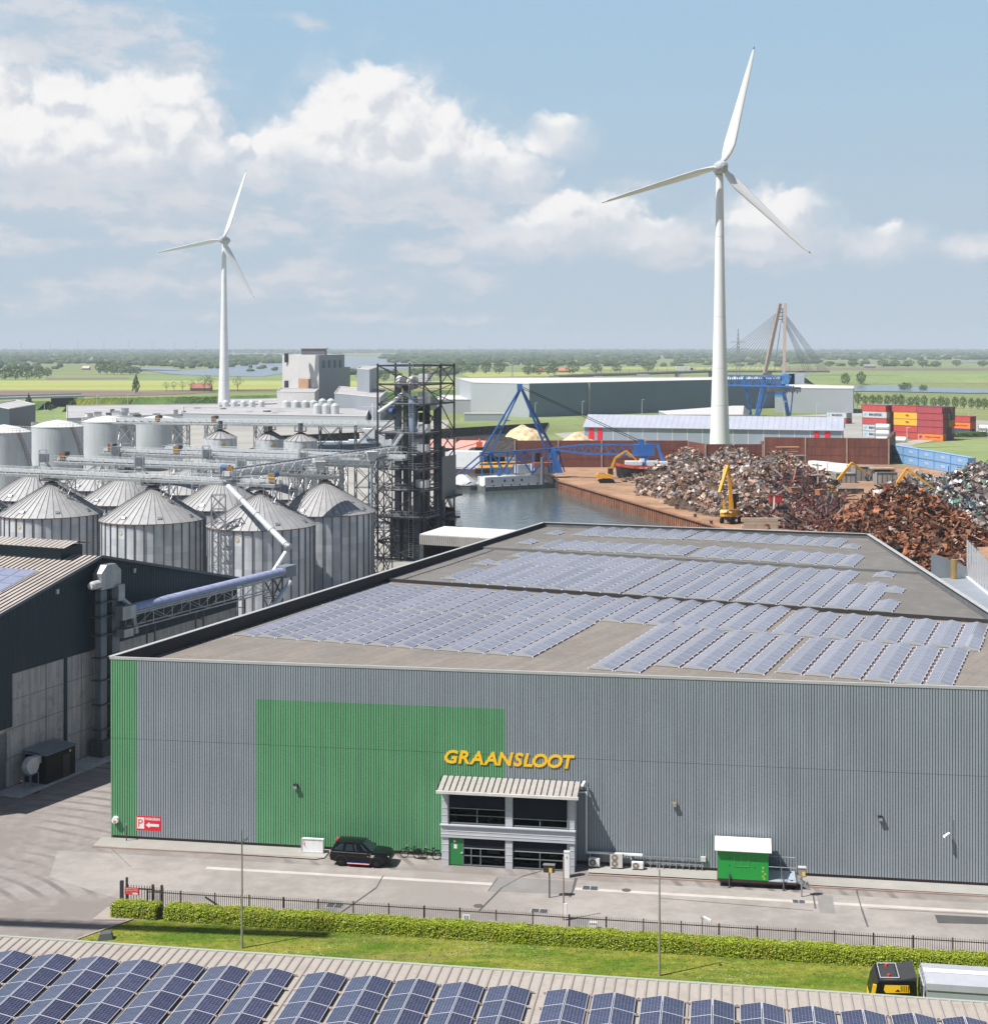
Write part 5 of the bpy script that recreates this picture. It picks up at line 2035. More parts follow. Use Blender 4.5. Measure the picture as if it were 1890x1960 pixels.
sheet('apron',[L0+EX*gl(-20)+EP*.3,L0+EX*(aE+4)+EP*.3,L0+EX*(aE+4)+EP*3.4,L0+EX*gl(-20)+EP*3.4],.05,M_CONC)
SD=15.7
SR=SD/2
ZEAVE,ZAPEX=13.5,18.4
SB=Vector((-52.8,226.5,0))
SU=Vector((18.0,-7.6,0))
SV=Vector((7.5,17.8,0))
M_SILO,t,p=mat_nodes('galvanised silo sheet')
co=t.new('ShaderNodeTexCoord').outputs['Object']
sp=t.new('ShaderNodeSeparateXYZ')
t.put(sp.inputs[0],co)
ang=t.math('MULTIPLY',t.math('ARCTAN2',sp.outputs[1],sp.outputs[0]),34/(2*math.pi))
cell=t.new('ShaderNodeCombineXYZ')
t.put(cell.inputs[0],t.math('FLOOR',ang))
t.put(cell.inputs[1],t.math('FLOOR',t.math('DIVIDE',sp.outputs[2],1.12)))
wn=t.new('ShaderNodeTexWhiteNoise',noise_dimensions='2D')
t.put(wn.inputs['Vector'],cell.outputs[0])
n1=t.noise(t.vmath('MULTIPLY',co,(1,1,.15)),.9,5.0,.65)
f=t.math('MULTIPLY',t.maprange(wn.outputs['Value'],0,1,.84,1.12,smooth=False),t.maprange(n1,.3,.7,.80,1.12,smooth=False))
s=t.vmath('SCALE',(0.60,0.63,0.65))
t.put(s.node.inputs['Scale'],f)
t.l.new(s,p.inputs['Base Color'])
p.inputs['Metallic'].default_value=.35
p.inputs['Roughness'].default_value=.5
wv=t.math('SINE',t.math('MULTIPLY',sp.outputs[2],60.0))
bn=t.new('ShaderNodeBump')
bn.inputs['Strength'].default_value=.5
bn.inputs['Distance'].default_value=.015
t.put(bn.inputs['Height'],wv)
t.l.new(bn.outputs[0],p.inputs['Normal'])
M_SRIB=mat('silo stiffener',(0.165,0.172,0.20),.5,.5,var=.15,scale=.4,streak=.2)
M_SROOF=mat('silo roof sheet',(0.41,0.41,0.41),.5,.3,var=.10,scale=.5,streak=.05,stain=(0.33,0.32,0.30),stain_amt=.5)
M_SSEAM=mat('silo roof seam',(0.27,0.255,0.25),.5,.3,var=.1)
def make_silo(loc,label,group):
 s_=thing('grain_silo',label,'silo',loc,rnd.uniform(-.05,.05),group)
 N=34
 mb=MB()
 mb.lathe((0,0,0),[(SR,0),(SR,ZEAVE)],N*2)
 mb.build('silo_wall',M_SILO,s_,smooth=True)
 mb=MB()
 for i in range(N):
  a=2*math.pi*i/N
  c_,n_=math.cos(a),math.sin(a)
  mb.box((c_*(SR+.07),n_*(SR+.07),ZEAVE/2-.05),(.14,.15,ZEAVE-.1),M=Matrix.Rotation(a,3,'Z'))
 mb.build('stiffener_rib',M_SRIB,s_)
 mb=MB()
 NR=40
 for i in range(NR):
  a0,a1=2*math.pi*i/NR,2*math.pi*(i+1)/NR
  r0,r1=SR+.30,.85
  z0,z1=ZEAVE-.05,ZAPEX-.35
  mb.quad((r0*math.cos(a0),r0*math.sin(a0),z0),(r0*math.cos(a1),r0*math.sin(a1),z0),(r1*math.cos(a1),r1*math.sin(a1),z1),(r1*math.cos(a0),r1*math.sin(a0),z1),0)
  mb.bar((r0*math.cos(a0),r0*math.sin(a0),z0+.04),(r1*math.cos(a0),r1*math.sin(a0),z1+.02),.07,.10,mi=1)
 mb.build('roof',[M_SROOF,M_SSEAM],s_)
 mb=MB()
 mb.lathe((0,0,0),[(SR+.32,ZEAVE-.14),(SR+.34,ZEAVE-.02)],N*2)
 mb.build('eave_trim',mat('silo eave',(0.25,0.14,0.10),.6),s_)
 mb=MB()
 mb.lathe((0,0,0),[(1.05,ZAPEX-.55),(1.05,ZAPEX-.1),(.45,ZAPEX+.05),(.45,ZAPEX+.5)],20,cap1=True)
 mb.build('cap',M_SSEAM,s_)
 for i in range(8):
  a=math.pi/8+i*math.pi/4
  r_=SR-.9
  z=ZEAVE+.62
  mb=MB()
  M=Matrix.Rotation(a,3,'Z')
  mb.extrude([(-.5,-.12),(.35,-.38),(.35,.05),(.1,.35),(-.4,.30)],M@Vector((r_,-.3,0))+Vector((0,0,z)),M@Vector((1,0,0)),(0,0,1),M@Vector((0,.6,0)))
  mb.build('roof_vent',M_STEEL,s_)
 mb=MB()
 for a in(-1.95,):
  d=Vector((math.cos(a),math.sin(a),0))
  tn=Vector((-d.y,d.x,0))
  c_=d*(SR+.03)+Vector((0,0,ZEAVE-1.4))
  for k in range(2):
   ring=[c_+tn*(.32-.11*k)*math.cos(i*math.pi/6)+Vector((0,0,(.38-.13*k)*math.sin(i*math.pi/6)))+d*.01*k for i in range(12)]
   mb.poly(ring,k)
 mb.build('emblem',[mat('faded yellow',(0.55,0.40,0.10),.6),M_STEELL],s_)
 mb=MB()
 a=-.35
 d=Vector((math.cos(a),math.sin(a),0))
 tn=Vector((-d.y,d.x,0))
 for sg in(-.25,.25):
  mb.bar(d*(SR+.35)+tn*sg,d*(SR+.35)+tn*sg+Vector((0,0,ZEAVE+.6)),.05,.05)
 for k in range(40):
  z=.3+k*.34
  mb.bar(d*(SR+.35)+tn*-.25+Vector((0,0,z)),d*(SR+.35)+tn*.25+Vector((0,0,z)),.03,.03)
 mb.build('ladder_lattice',M_STEEL,s_)
 return s_
silo0=make_silo(SB+SU*0,'ribbed steel grain silo, middle one of the three full fronts','grain silos')
for(i,j,lb)in((-1,0,'ribbed steel grain silo at the left of the front row, above the ribbed barn roof'),(1,0,'ribbed steel front row grain silo behind the slanting pipe and blue conveyor tube'),(-2,0,'ribbed steel grain silo cut off by the left edge of the photo'),(1,1,'ribbed steel grain silo right behind the front row, nearest the black lattice tower'),(0,1,'grain silo whose cone shows between the middle and right front silos'),(-1,1,'grain silo whose cone shows between the left and middle front silos'),(-2,1,'grain silo cone showing left of the left front silo'),(0,2,'back row grain silo cone behind the middle front silo'),(-1,2,'back row grain silo cone behind the left front silo'),(-2,2,'back row grain silo at the far left under the gantries')):
 dup(silo0,SB+SU*i+SV*j,rnd.uniform(-.1,.1),lb)
def railing(mb,a,b,h=1.1,step=1.3,w=.065,mi=None):
 a,b=Vector(a),Vector(b)
 L=(b-a).length
 n=max(1,int(L/step))
 up=Vector((0,0,h))
 mb.bar(a+up,b+up,w,w,mi)
 mb.bar(a+up*.55,b+up*.55,w*.8,w*.8,mi)
 mb.bar(a+up*.08,b+up*.08,w*.5,.12,mi)
 for i in range(n+1):
  q=a+(b-a)*(i/n)
  mb.bar(q,q+up,w,w,mi)
def lattice(mb,base,w,d,z0,z1,bay=2.0,leg=.12,br=.06,rz=0.0,mi=None):
 M=Matrix.Rotation(rz,3,'Z')
 base=Vector(base)
 cs=[base+M@Vector((sx*w/2,sy*d/2,0))for sx,sy in((-1,-1),(1,-1),(1,1),(-1,1))]
 for c_ in cs:
  mb.bar(c_+Vector((0,0,z0)),c_+Vector((0,0,z1)),leg,leg,mi)
 n=max(1,int((z1-z0)/bay+.5))
 h=(z1-z0)/n
 for i in range(4):
  a,b=cs[i],cs[(i+1)%4]
  for k in range(n):
   za_,zb_=Vector((0,0,z0+k*h)),Vector((0,0,z0+(k+1)*h))
   mb.bar(a+za_,b+zb_,br,br,mi)
   if br>.05:
    mb.bar(b+za_,a+zb_,br,br,mi)
   mb.bar(a+zb_,b+zb_,br,br,mi)
def gallery(a,b,label,w=2.0,cover=True,legs=(),motor=None,th=.9,group='conveyor galleries over the silos',z_leg=0.0,m=None,legw=1.6,lattice_side=False):
 a,b=Vector(a),Vector(b)
 o=thing('conveyor_gallery',label,'gallery',(a.x,a.y,0),0,group)
 m=m or M_STEEL
 d=(b-a).normalized()
 n=Vector((-d.y,d.x,0)).normalized()
 L=(b-a).length
 mb=MB()
 for sg in(-1,1):
  mb.bar(a+n*sg*w/2-Vector((0,0,.2)),b+n*sg*w/2-Vector((0,0,.2)),.12,.36)
 mb.bar(a-Vector((0,0,.05)),b-Vector((0,0,.05)),w,.06)
 k=int(L/3)
 for i in range(k+1):
  q=a+d*(L*i/max(1,k))
  mb.bar(q-n*w/2-Vector((0,0,.25)),q+n*w/2-Vector((0,0,.25)),.1,.2)
 mb.build('deck',m,o,world=True)
 if cover:
  mb=MB()
  mb.bar(a+n*w*.22+Vector((0,0,th/2+.1)),b+n*w*.22+Vector((0,0,th*.35+.05)),w*.38,th*.6)
  k=int(L/2.4)
  for i in range(k+1):
   q=a+d*(L*i/max(1,k))+n*w*.22
   mb.bar(q+Vector((0,0,.02)),q+Vector((0,0,th*.75)),w*.42,.14,up=d)
  mb.build('conveyor_cover',M_STEELL,o,world=True)
 for sg in(-1,1):
  mb=MB()
  railing(mb,a+n*sg*w/2,b+n*sg*w/2)
  if lattice_side:
   kk=int(L/1.5)
   for i in range(kk):
    q0,q1=a+d*(L*i/kk)+n*sg*w/2,a+d*(L*(i+1)/kk)+n*sg*w/2
    mb.bar(q0-Vector((0,0,.4 if i%2 else-1.0)),q1-Vector((0,0,-1.0 if i%2 else .4)),.05,.05)
  mb.build('railing_lattice',M_STEELL,o,world=True)
 for f in legs:
  q=a+d*(L*f)
  mb=MB()
  lattice(mb,(q.x,q.y,0),legw,w,z_leg,q.z-.4,2.6,.14,.06,math.atan2(d.y,d.x))
  mb.build('trestle_leg',m,o,world=True)
 if motor:
  for f,mm in motor:
   q=a+d*(L*f)+Vector((0,0,1.0))
   mb=MB()
   mb.box(q,(.9,.8,1.3),mi=0)
   mb.tube(q+Vector((0,0,.4)),q+n*1.5+Vector((0,0,.4)),.42,None,10,mi=1)
   mb.build('drive_motor',mm,o,world=True)
 return o
M_MOTB=[mat('motor ochre',(0.42,0.22,0.05),.6,var=.2),mat('motor blue',(0.05,0.12,0.28),.5)]
M_MOTO=[mat('motor rust',(0.30,0.15,0.06),.7,var=.3),M_STEELD]
def row_pt(i,j,z):
 q=SB+SU*i+SV*j
 return Vector((q.x,q.y,z))
gallery(row_pt(-2.6,0,19.5),row_pt(1.15,0,19.5),'steel conveyor gallery running over the peaks of the front silo row',legs=(.20,.47,.735,.985),motor=[(.985,M_MOTB)])
gallery(row_pt(-1.75,1,19.8),row_pt(1.0,1,19.8),'steel conveyor gallery over the second silo row',legs=(.18,.55,.9),motor=[(.02,M_MOTO)])
gallery(row_pt(-1.72,1.62,20.6),row_pt(1.0,1.62,20.6),'steel conveyor gallery over the third silo row, behind two others',legs=(.1,.45,.8),motor=[(.03,M_MOTO),(.30,M_MOTB)])
gallery(row_pt(-1.65,2.5,19.9),row_pt(1.0,2.5,19.9),'hindmost low conveyor gallery over the silo field',legs=(.05,.4,.75))
for i,j in((-1.5,.5),(-.5,.5),(.5,.5),(-1.5,1.5),(-.5,1.5),(.5,1.5)):
 q=row_pt(i,j,0)
 o=thing('stair_tower','slim galvanised ladder tower standing between the silos, %s'%{(-1.5,.5):'front left',(-.5,.5):'front middle',(.5,.5):'front right',(-1.5,1.5):'rear left',(-.5,1.5):'rear middle',(.5,1.5):'rear right'}[(i,j)],'ladder tower',q,.3,'ladder towers between silos')
 mb=MB()
 lattice(mb,(0,0,0),1.3,1.3,0,22.6,2.4,.10,.06)
 mb.build('tower_lattice',M_STEELL,o)
 mb=MB()
 mb.box((.2,1.2,21.2),(1.6,1.2,1.4))
 mb.pipe([(.4,1.2,20.6),(1.8,3.2,18.6)],.22,8)
 mb.build('transfer_box',M_STEEL,o)
gallery(Vector((-84,92.4,40)),Vector((-35.5,87.8,40)),'high pipe gallery beyond the left edge of the photo, shading the yard',w=.8,cover=False,legs=(.12,),group='galleries outside the picture')  # unseen gallery added only to cast the blurred shadow band on the yard
for(i,j)in((-1,0),(0,0),(1,0),(1,1),(0,1),(-1,1)):
 q=row_pt(i,j,18.75)
 o=thing('peak_platform','small railed platform with outlet box on the peak of %s'%{(-1,0):'the left front silo',(0,0):'the middle front silo',(1,0):'the right front silo',(1,1):'the silo nearest the tower',(0,1):'the second row middle silo',(-1,1):'the second row left silo'}[(i,j)],'platform',(q.x,q.y,q.z),0,'platforms on the silo peaks')
 mb=MB()
 mb.box((0,0,-.05),(3.0,2.4,.1))
 mb.build('deck',M_STEELD,o)
 mb=MB()
 for a_,b_ in(((-1.5,-1.2,0),(1.5,-1.2,0)),((1.5,-1.2,0),(1.5,1.2,0)),((1.5,1.2,0),(-1.5,1.2,0)),((-1.5,1.2,0),(-1.5,-1.2,0))):
  railing(mb,a_,b_,1.0,1.0)
 mb.build('railing_lattice',M_STEEL,o)
 mb=MB()
 mb.box((.2,0,.5),(.7,.7,1.0))
 mb.tube((.2,0,-.6),(.2,0,.2),.3,None,10)
 mb.build('outlet_box',M_STEELD,o)
pa_=PD(432,914,219.5)
pb_=PD(757,864,271)
gallery(pa_,pb_,'long belt conveyor crossing above the silos up to the lattice tower',w=2.2,cover=False,legs=(),group='conveyor galleries over the silos',lattice_side=True,m=M_STEEL,motor=[(.02,M_MOTB)])
bc=thing('belt_conveyor','white covered conveyor belt lying in the crossing gallery','conveyor',(pa_.x,pa_.y,pa_.z))
mb=MB()
mb.bar(pa_+Vector((0,0,.55)),pb_+Vector((0,0,.55)),1.3,.7)
mb.build('belt_cover',M_STEELL,bc,world=True)
mb=MB()
d=pb_-pa_
for i in range(40):
 q=pa_+d*(i/40)
 mb.bar(q+Vector((-.7,0,.1)),q+Vector((-.7,0,1.1)),.08,.08)
 mb.bar(q+Vector((.7,.3,.1)),q+Vector((.7,.3,1.1)),.08,.08)
 mb.bar(q+Vector((-.7,0,1.1)),q+Vector((.7,.3,1.1)),.08,.08)
mb.build('cover_frame',M_PURLIN,bc,world=True)
for k,(u,v,d_)in enumerate(((402+36,1130,222),(700,1030,262))):
 q=pa_+d*(.03 if k==0 else .62)
 o=thing('lattice_mast','square lattice mast standing before the right front silo' if k==0 else 'thin lattice support of the crossing conveyor beside the tower','mast',(q.x,q.y-(6.0 if k==0 else 0),0))
 mb=MB()
 if k==0:
  lattice(mb,(q.x-.3,q.y-9.3,0),2.0,1.6,0,18.6,2.1,.15,.09,.2)
 else:
  lattice(mb,(q.x,q.y,0),1.4,1.4,0,q.z-.4,2.4,.12,.07,.2)
 mb.build('mast_lattice',M_STEEL,o,world=True)
gallery(PD(520,906,222),PD(643,912,232),'short railed gallery from the right front silo peak towards the tower',w=1.6,cover=False,lattice_side=True,group='short galleries near the tower')
gallery(PD(603,887,236),PD(708,889,243),'short lattice sided gallery beneath the crossing conveyor by the tower',w=1.8,cover=True,lattice_side=True,group='short galleries near the tower')
for(u0,v0_,v1,D,lb)in((711,872,1080,246,'pale square hopper on a tall blue grey pipe left of the tower'),(612,891,915,236,'pale square hopper above the short lattice gallery')):
 q=PD(u0,v0_,D)
 o=thing('hopper',lb,'hopper',(q.x,q.y,0),.2,'pale hoppers')
 mb=MB()
 mb.add([(-.9,-.9,q.z+.7),(.9,-.9,q.z+.7),(.9,.9,q.z+.7),(-.9,.9,q.z+.7),(-.6,-.6,q.z-.9),(.6,-.6,q.z-.9),(.6,.6,q.z-.9),(-.6,.6,q.z-.9)],[(0,1,2,3),(7,6,5,4),(0,4,5,1),(1,5,6,2),(2,6,7,3),(3,7,4,0)])
 mb.build('hopper_body',M_OFFW,o)
 mb=MB()
 zb=max(0,HC-(v1-V0)*D/F)
 mb.tube((0,0,zb),(0,0,q.z-.9),.22,None,8)
 mb.build('down_pipe',mat('blue grey pipe',(0.22,0.30,0.36),.5),o)
pp=[PD(437,931,216),PD(552,1047,196),PD(547,1058,195),PD(524,1094,193)]
o=thing('chute_pipe','long slanting pale pipe running down before the right front silo with a knee','pipe',(pp[0].x,pp[0].y,pp[0].z))
mb=MB()
mb.tube(pp[0],pp[1],.40,None,12)
mb.tube(pp[2],pp[3],.36,None,12)
mb.build('pipe',M_STEELL,o,world=True)
mb=MB()
mb.sphere(PD(552,1046,195.5),.52,10,8)
for f in(.25,.5,.75,.97):
 q=pp[0]+(pp[1]-pp[0])*f
 dd=(pp[1]-pp[0]).normalized()
 mb.build('flange',M_STEEL,o,world=True)
 mb=MB()
 mb.tube(q-dd*.08,q+dd*.08,.47,None,12)
mb.build('flange',M_STEEL,o,world=True)
ca=Vector((-36.3,146,13.7))
cb_=Vector((-24.6,170.0,13.75))
tcv=thing('tube_conveyor','conveyor under a rounded blue grey cover on a steel truss along the dark gable','conveyor',(ca.x,ca.y,0))
d=(cb_-ca).normalized()
n=Vector((-d.y,d.x,0)).normalized()
L=(cb_-ca).length
mb=MB()
seg=int(L/.62)
NA=10
for i in range(seg):
 q0,q1=ca+d*(L*i/seg),ca+d*(L*(i+1)/seg-.02)
 rr0=.62+.012*(i%2)
 r0=[q0+n*(rr0*math.cos(math.pi*j/NA))+Vector((0,0,rr0*math.sin(math.pi*j/NA)))for j in range(NA+1)]
 r1=[q+(q1-q0)for q in r0]
 mb.add(r0+r1,[(j,j+1,NA+2+j,NA+1+j)for j in range(NA)])
mb.build('cover',mat('blue grey cover',(0.33,0.36,0.52),.45,var=.12,scale=1.0),tcv,world=True,smooth='auto')
mb=MB()
mb.bar(ca-Vector((0,0,.12)),cb_-Vector((0,0,.12)),1.3,.16)
for sg in(-1,1):
 mb.bar(ca+n*sg*.55-Vector((0,0,.35)),cb_+n*sg*.55-Vector((0,0,.35)),.09,.16)
 mb.bar(ca+n*sg*.55-Vector((0,0,1.7)),cb_+n*sg*.55-Vector((0,0,1.7)),.09,.12)
 k=9
 for i in range(k):
  q0,q1=ca+d*(L*i/k)+n*sg*.55,ca+d*(L*(i+1)/k)+n*sg*.55
  mb.bar(q0-Vector((0,0,.35)),q0-Vector((0,0,1.7)),.08,.08)
  if i%2:
   mb.bar(q0-Vector((0,0,.35)),q1-Vector((0,0,1.7)),.05,.05)
  else:
   mb.bar(q0-Vector((0,0,1.7)),q1-Vector((0,0,.35)),.05,.05)
mb.build('truss_lattice',M_STEEL,tcv,world=True)
mb=MB()
q=ca-d*.9
mb.box(q+Vector((0,0,.0)),(2.0,1.4,1.3),math.atan2(d.y,d.x))
mb.box(q+Vector((.1,-.2,-2.0)),(1.4,1.1,.8),math.atan2(d.y,d.x))
mb.build('inlet_box',M_STEEL,tcv,world=True)
mb=MB()
q=cb_+d*.8
mb.box(q+Vector((0,0,.1)),(2.2,1.4,1.3),math.atan2(d.y,d.x))
mb.build('head_box',mat('head box steel',(0.24,0.26,0.30),.5,.3),tcv,world=True)
for f,wdt in((.12,.9),(.42,.9),(.70,.9),(.93,1.5)):
 q=ca+d*(L*f)
 mb=MB()
 if f>.9:
  lattice(mb,(q.x,q.y,0),1.9,1.3,0,q.z-.3,2.2,.13,.07,math.atan2(d.y,d.x))
 else:
  for sg in(-1,1):
   mb.bar(Vector((q.x,q.y,0))+n*sg*.5,Vector((q.x,q.y,q.z-1.7))+n*sg*.5,.16,.16)
  for z in(3,7,11):
   mb.bar(Vector((q.x,q.y,z))-n*.5,Vector((q.x,q.y,z))+n*.5,.08,.08)
 mb.build('support_leg',M_STEELD,tcv,world=True)
mb=MB()
qa=cb_+Vector((1.0,-.3,-1.0))
mb.tube(qa,qa+Vector((-3.8,-7.2,-5.8))*.9,.30,None,10)
mb.build('chute',M_STEELL,tcv,world=True)
P1=Vector(((810.6-CX)*270/F,270,0))
du=SU.normalized()
dv=SV.normalized()
P0=P1-du*9.53
P2=P1+dv*13.6
P3=P0+dv*13.6
tw=thing('lattice_tower','tall dark open steel tower with elevators, cyclone and railed floors beside the silos','tower',P1)
LV=[0,3.6,8.2,13.3,17.2,20.3,23.9,29.3,33.0,36.5]
cor=[P0,P1,P2,P3]
Pm=P1+dv*7.4
Pn=P0+dv*7.4
for c_ in(P0,P1,P2,P3,Pm,Pn):
 mb=MB()
 mb.bar(c_,c_+Vector((0,0,LV[-1]+.4)),.36,.36)
 mb.build('column',M_PURLIN,tw,world=True)
for z in LV[1:]:
 mb=MB()
 for a_,b_ in((P0,P1),(P1,P2),(P2,P3),(P3,P0),(Pm,Pn)):
  mb.bar(a_+Vector((0,0,z)),b_+Vector((0,0,z)),.18,.30)
 mb.build('floor_frame',M_PURLIN,tw,world=True)
 if z<36 and z>5:
  mb=MB()
  for q in(0.0,):
   c0,c1=P0+du*.2+dv*.2,P1-du*.2+dv*.2
   mb.add([c0+Vector((0,0,z+.12)),c1+Vector((0,0,z+.12)),c1+dv*6.4+Vector((0,0,z+.12)),c0+dv*6.4+Vector((0,0,z+.12))],[(0,1,2,3)])
  mb.build('floor_grating',mat('floor grating',(0.17,0.165,0.16),.6,.3),tw,world=True)
  mb=MB()
  for a_,b_ in((P0,P1),(P1,Pm)):
   railing(mb,a_+Vector((0,0,z+.15))+(a_-b_)*0,b_+Vector((0,0,z+.15)),1.05,1.4,.05)
  mb.build('railing_lattice',M_STEEL,tw,world=True)
for k,(za,zb)in enumerate(zip(LV,LV[1:])):
 mb=MB()
 for i,(a_,b_)in enumerate(((P0,P1),(P1,Pm),(Pm,P2),(P2,P3),(P3,P0))):
  A_,B_=a_+Vector((0,0,za)),b_+Vector((0,0,zb))
  C_,D_=b_+Vector((0,0,za)),a_+Vector((0,0,zb))
  if(k+i)%3!=2 or zb<20:
   mb.bar(A_,B_,.15,.15)
  if(k+i)%3!=0 or zb<20:
   mb.bar(C_,D_,.15,.15)
 mb.build('brace_lattice',M_PURLIN,tw,world=True)
mb=MB()
c0=Pm+(P2-Pm)*.02+Vector((0.25,-.1,0))
c1=P2+Vector((0.35,0,0))
mb.add([c0+Vector((0,0,11.0)),c1+Vector((0,0,10.8)),c1+Vector((0,0,19.2)),c0+Vector((0,0,19.2)),c0+Vector((-.2,.1,11.0)),c1+Vector((-.2,.1,10.8)),c1+Vector((-.2,.1,19.2)),c0+Vector((-.2,.1,19.2))],[(0,1,2,3),(7,6,5,4),(0,4,5,1),(1,5,6,2),(2,6,7,3),(3,7,4,0)])
mb.build('weather_panel',mat('grey weather panel',(0.215,0.23,0.24),.5,var=.06),tw,world=True)
mb=MB()
c0,c1=P3+Vector((0,0,0)),P2
mb.add([c0,c1,c1+Vector((0,0,9)),c0+Vector((0,0,9))],[(0,1,2,3)])
mb.add([P0+dv*5,P0+dv*5+du*9.4,P0+dv*5+du*9.4+Vector((0,0,9)),P0+dv*5+Vector((0,0,9))],[(0,1,2,3)])
mb.build('back_wall',mat('black shed wall',(0.018,0.02,0.024),.8,var=.2),tw,world=True)
def TP(a,b,z):
 return P0+du*a+dv*b+Vector((0,0,z))
RZT=math.atan2(du.y,du.x)
for i,(a,b,w,dd,z0,z1)in enumerate(((3.4,2.0,.85,.9,0,33.0),(4.9,2.0,.85,.9,0,33.0),(3.3,6.0,.9,.9,0,30.5),(7.8,5.0,.9,1.0,0,28.6),(8.8,7.2,.9,1.0,0,28.6),(5.2,8.0,1.4,1.4,0,20),(6.5,3.5,1.1,1.1,0,18),(2.0,8.5,1.2,1.2,0,22),(8.4,10.2,1.1,1.1,0,21))):
 mb=MB()
 mb.box(TP(a,b,(z0+z1)/2),(w,dd,z1-z0),RZT)
 mb.build('elevator_leg',M_LEG if i%2==0 else M_STEELD,tw,world=True)
for(a,b,z,r_)in((4.0,2.0,33.4,1.05),(6.1,2.4,33.3,1.0),(8.3,5.8,29.4,1.1)):
 mb=MB()
 mb.lathe((0,0,0),[(0,-.6),(r_,-.6),(r_,.6),(0,.6)],14)
 M=Matrix.Rotation(RZT+1.1,3,'Z')
 mb.v=[tuple(TP(a,b,z)+M@Vector((x,zz,y*1.2)))for x,y,zz in mb.v]
 mb.build('elevator_head',M_OFFW,tw,world=True,smooth='auto')
mb=MB()
mb.lathe(TP(6.4,2.0,0),[(.35,22.4),(.95,26.6),(.95,29.8),(.7,30.8),(.0,30.9)],16)
mb.build('cyclone',mat('cyclone blue grey',(0.24,0.33,0.45),.4,.2,var=.1),tw,world=True,smooth='auto')
mb=MB()
mb.pipe([TP(6.2,2.0,30.4),TP(4.8,1.0,31.4),TP(3.0,.3,29.6),TP(.4,-.2,27.8)],.42,10)
mb.build('duct',M_STEELL,tw,world=True)
mb=MB()
mb.tube(TP(3.2,.2,28.0),TP(2.4,.2,28.0),.6,None,10)
mb.build('fan',mat('fan blue',(0.03,0.08,0.22),.5),tw,world=True)
for(a,b,z,w,h,m)in((8.6,2.4,34.3,1.9,1.4,M_STEELL),(8.6,2.2,30.6,1.9,1.9,M_STEELL),(8.4,2.2,28.6,2.0,1.0,M_BLACKP),(8.6,2.0,26.9,1.5,1.7,M_BLACKP),(8.7,2.0,24.9,1.9,1.5,M_STEELL),(8.7,1.6,21.2,1.9,1.5,M_STEELL),(8.6,1.4,14.6,2.1,1.5,M_STEELL),(7.0,2,19.0,3.6,1.5,M_STEELD),(4.0,2.4,19.2,3.0,1.2,M_STEELD)):
 mb=MB()
 mb.box(TP(a,b,z),(w,1.5,h),RZT)
 mb.build('machine_box',m,tw,world=True)
mb=MB()
for k in range(2):
 c_=TP(6.6+.9*k,-.3,0)
 mb.bar(c_+Vector((0,0,1)),c_+Vector((0,0,LV[-1]+.6)),.07,.07)
for k in range(90):
 z=1.2+.4*k
 mb.bar(TP(6.6,-.3,z),TP(7.5,-.3,z),.04,.04)
mb.build('ladder_lattice',M_STEEL,tw,world=True)
mb=MB()
for k in range(12):
 f=k/11
 q=TP(3.0+2.6*f,-1.0,20.4+3.5*f)
 mb.box(q,(.5,.9,.06),RZT)
for y in(-1.45,-.55):
 mb.bar(TP(3.0,y,20.4),TP(5.6,y,23.9),.06,.22)
 mb.bar(TP(3.0,y,21.4),TP(5.6,y,24.9),.05,.05)
mb.build('stairs',M_STEELL,tw,world=True)
for(a0_,b0_,ln,z)in((9.6,9.0,5.5,11.4),(9.6,8.5,5.0,7.2)):
 mb=MB()
 c_=TP(a0_+.2,b0_+ln/2,z)
 mb.box(c_,(2.2,ln,.2),RZT)
 mb.build('balcony',M_PURLIN,tw,world=True)
 mb=MB()
 railing(mb,TP(a0_+1.2,b0_,z+.1),TP(a0_+1.2,b0_+ln,z+.1),1.1,.7,.05)
 railing(mb,TP(a0_+1.2,b0_+ln,z+.1),TP(a0_-.8,b0_+ln,z+.1),1.1,.7,.05)
 mb.build('balcony_railing_lattice',M_PURLIN,tw,world=True)
mb=MB()
for(a,b,ln,z)in((-1,.0,6.0,13.4),(-2,1.2,5,17.3),(2,6.8,7,13.4)):
 mb.box(TP(a+ln/2,b,z),(ln,.9,.12),RZT)
mb.build('catwalk_grating',MATS['floor grating'],tw,world=True)
o=thing('braced_frame','open braced steel frame between the last silo and the lattice tower','frame',PD(728,1000,255)*1.0,0)
q=PD(728,1000,252)
mb=MB()
lattice(mb,(q.x,q.y,0),2.9,3.2,0,20.5,4.1,.18,.12,RZT)
mb.build('frame_lattice',M_STEELD,o,world=True)
hb=thing('loading_hall','low hall with a white roof and ribbed fascia over a dark opening','hall',PD(806,1022,238)*1.0,0)
hz=HC-(1022-V0)*238/F
h0,h1=PD(803,1022,238),PD(803,1022,238)+du*24
bk=dv*9.5
mb=MB()
mb.add([at_z(h0,hz),at_z(h1,hz),at_z(h1+bk,hz+.2),at_z(h0+bk,hz+.2),at_z(h0,hz-.2),at_z(h1,hz-.2),at_z(h1+bk,hz),at_z(h0+bk,hz)],[(0,1,2,3),(0,4,5,1),(3,2,6,7),(0,3,7,4)])
mb.build('roof',mat('white roof sheet',(0.66,0.64,0.61),.6,var=.12,scale=.4,stain=(0.45,0.43,0.40),stain_amt=.5),hb,world=True)
mb=MB()
n=70
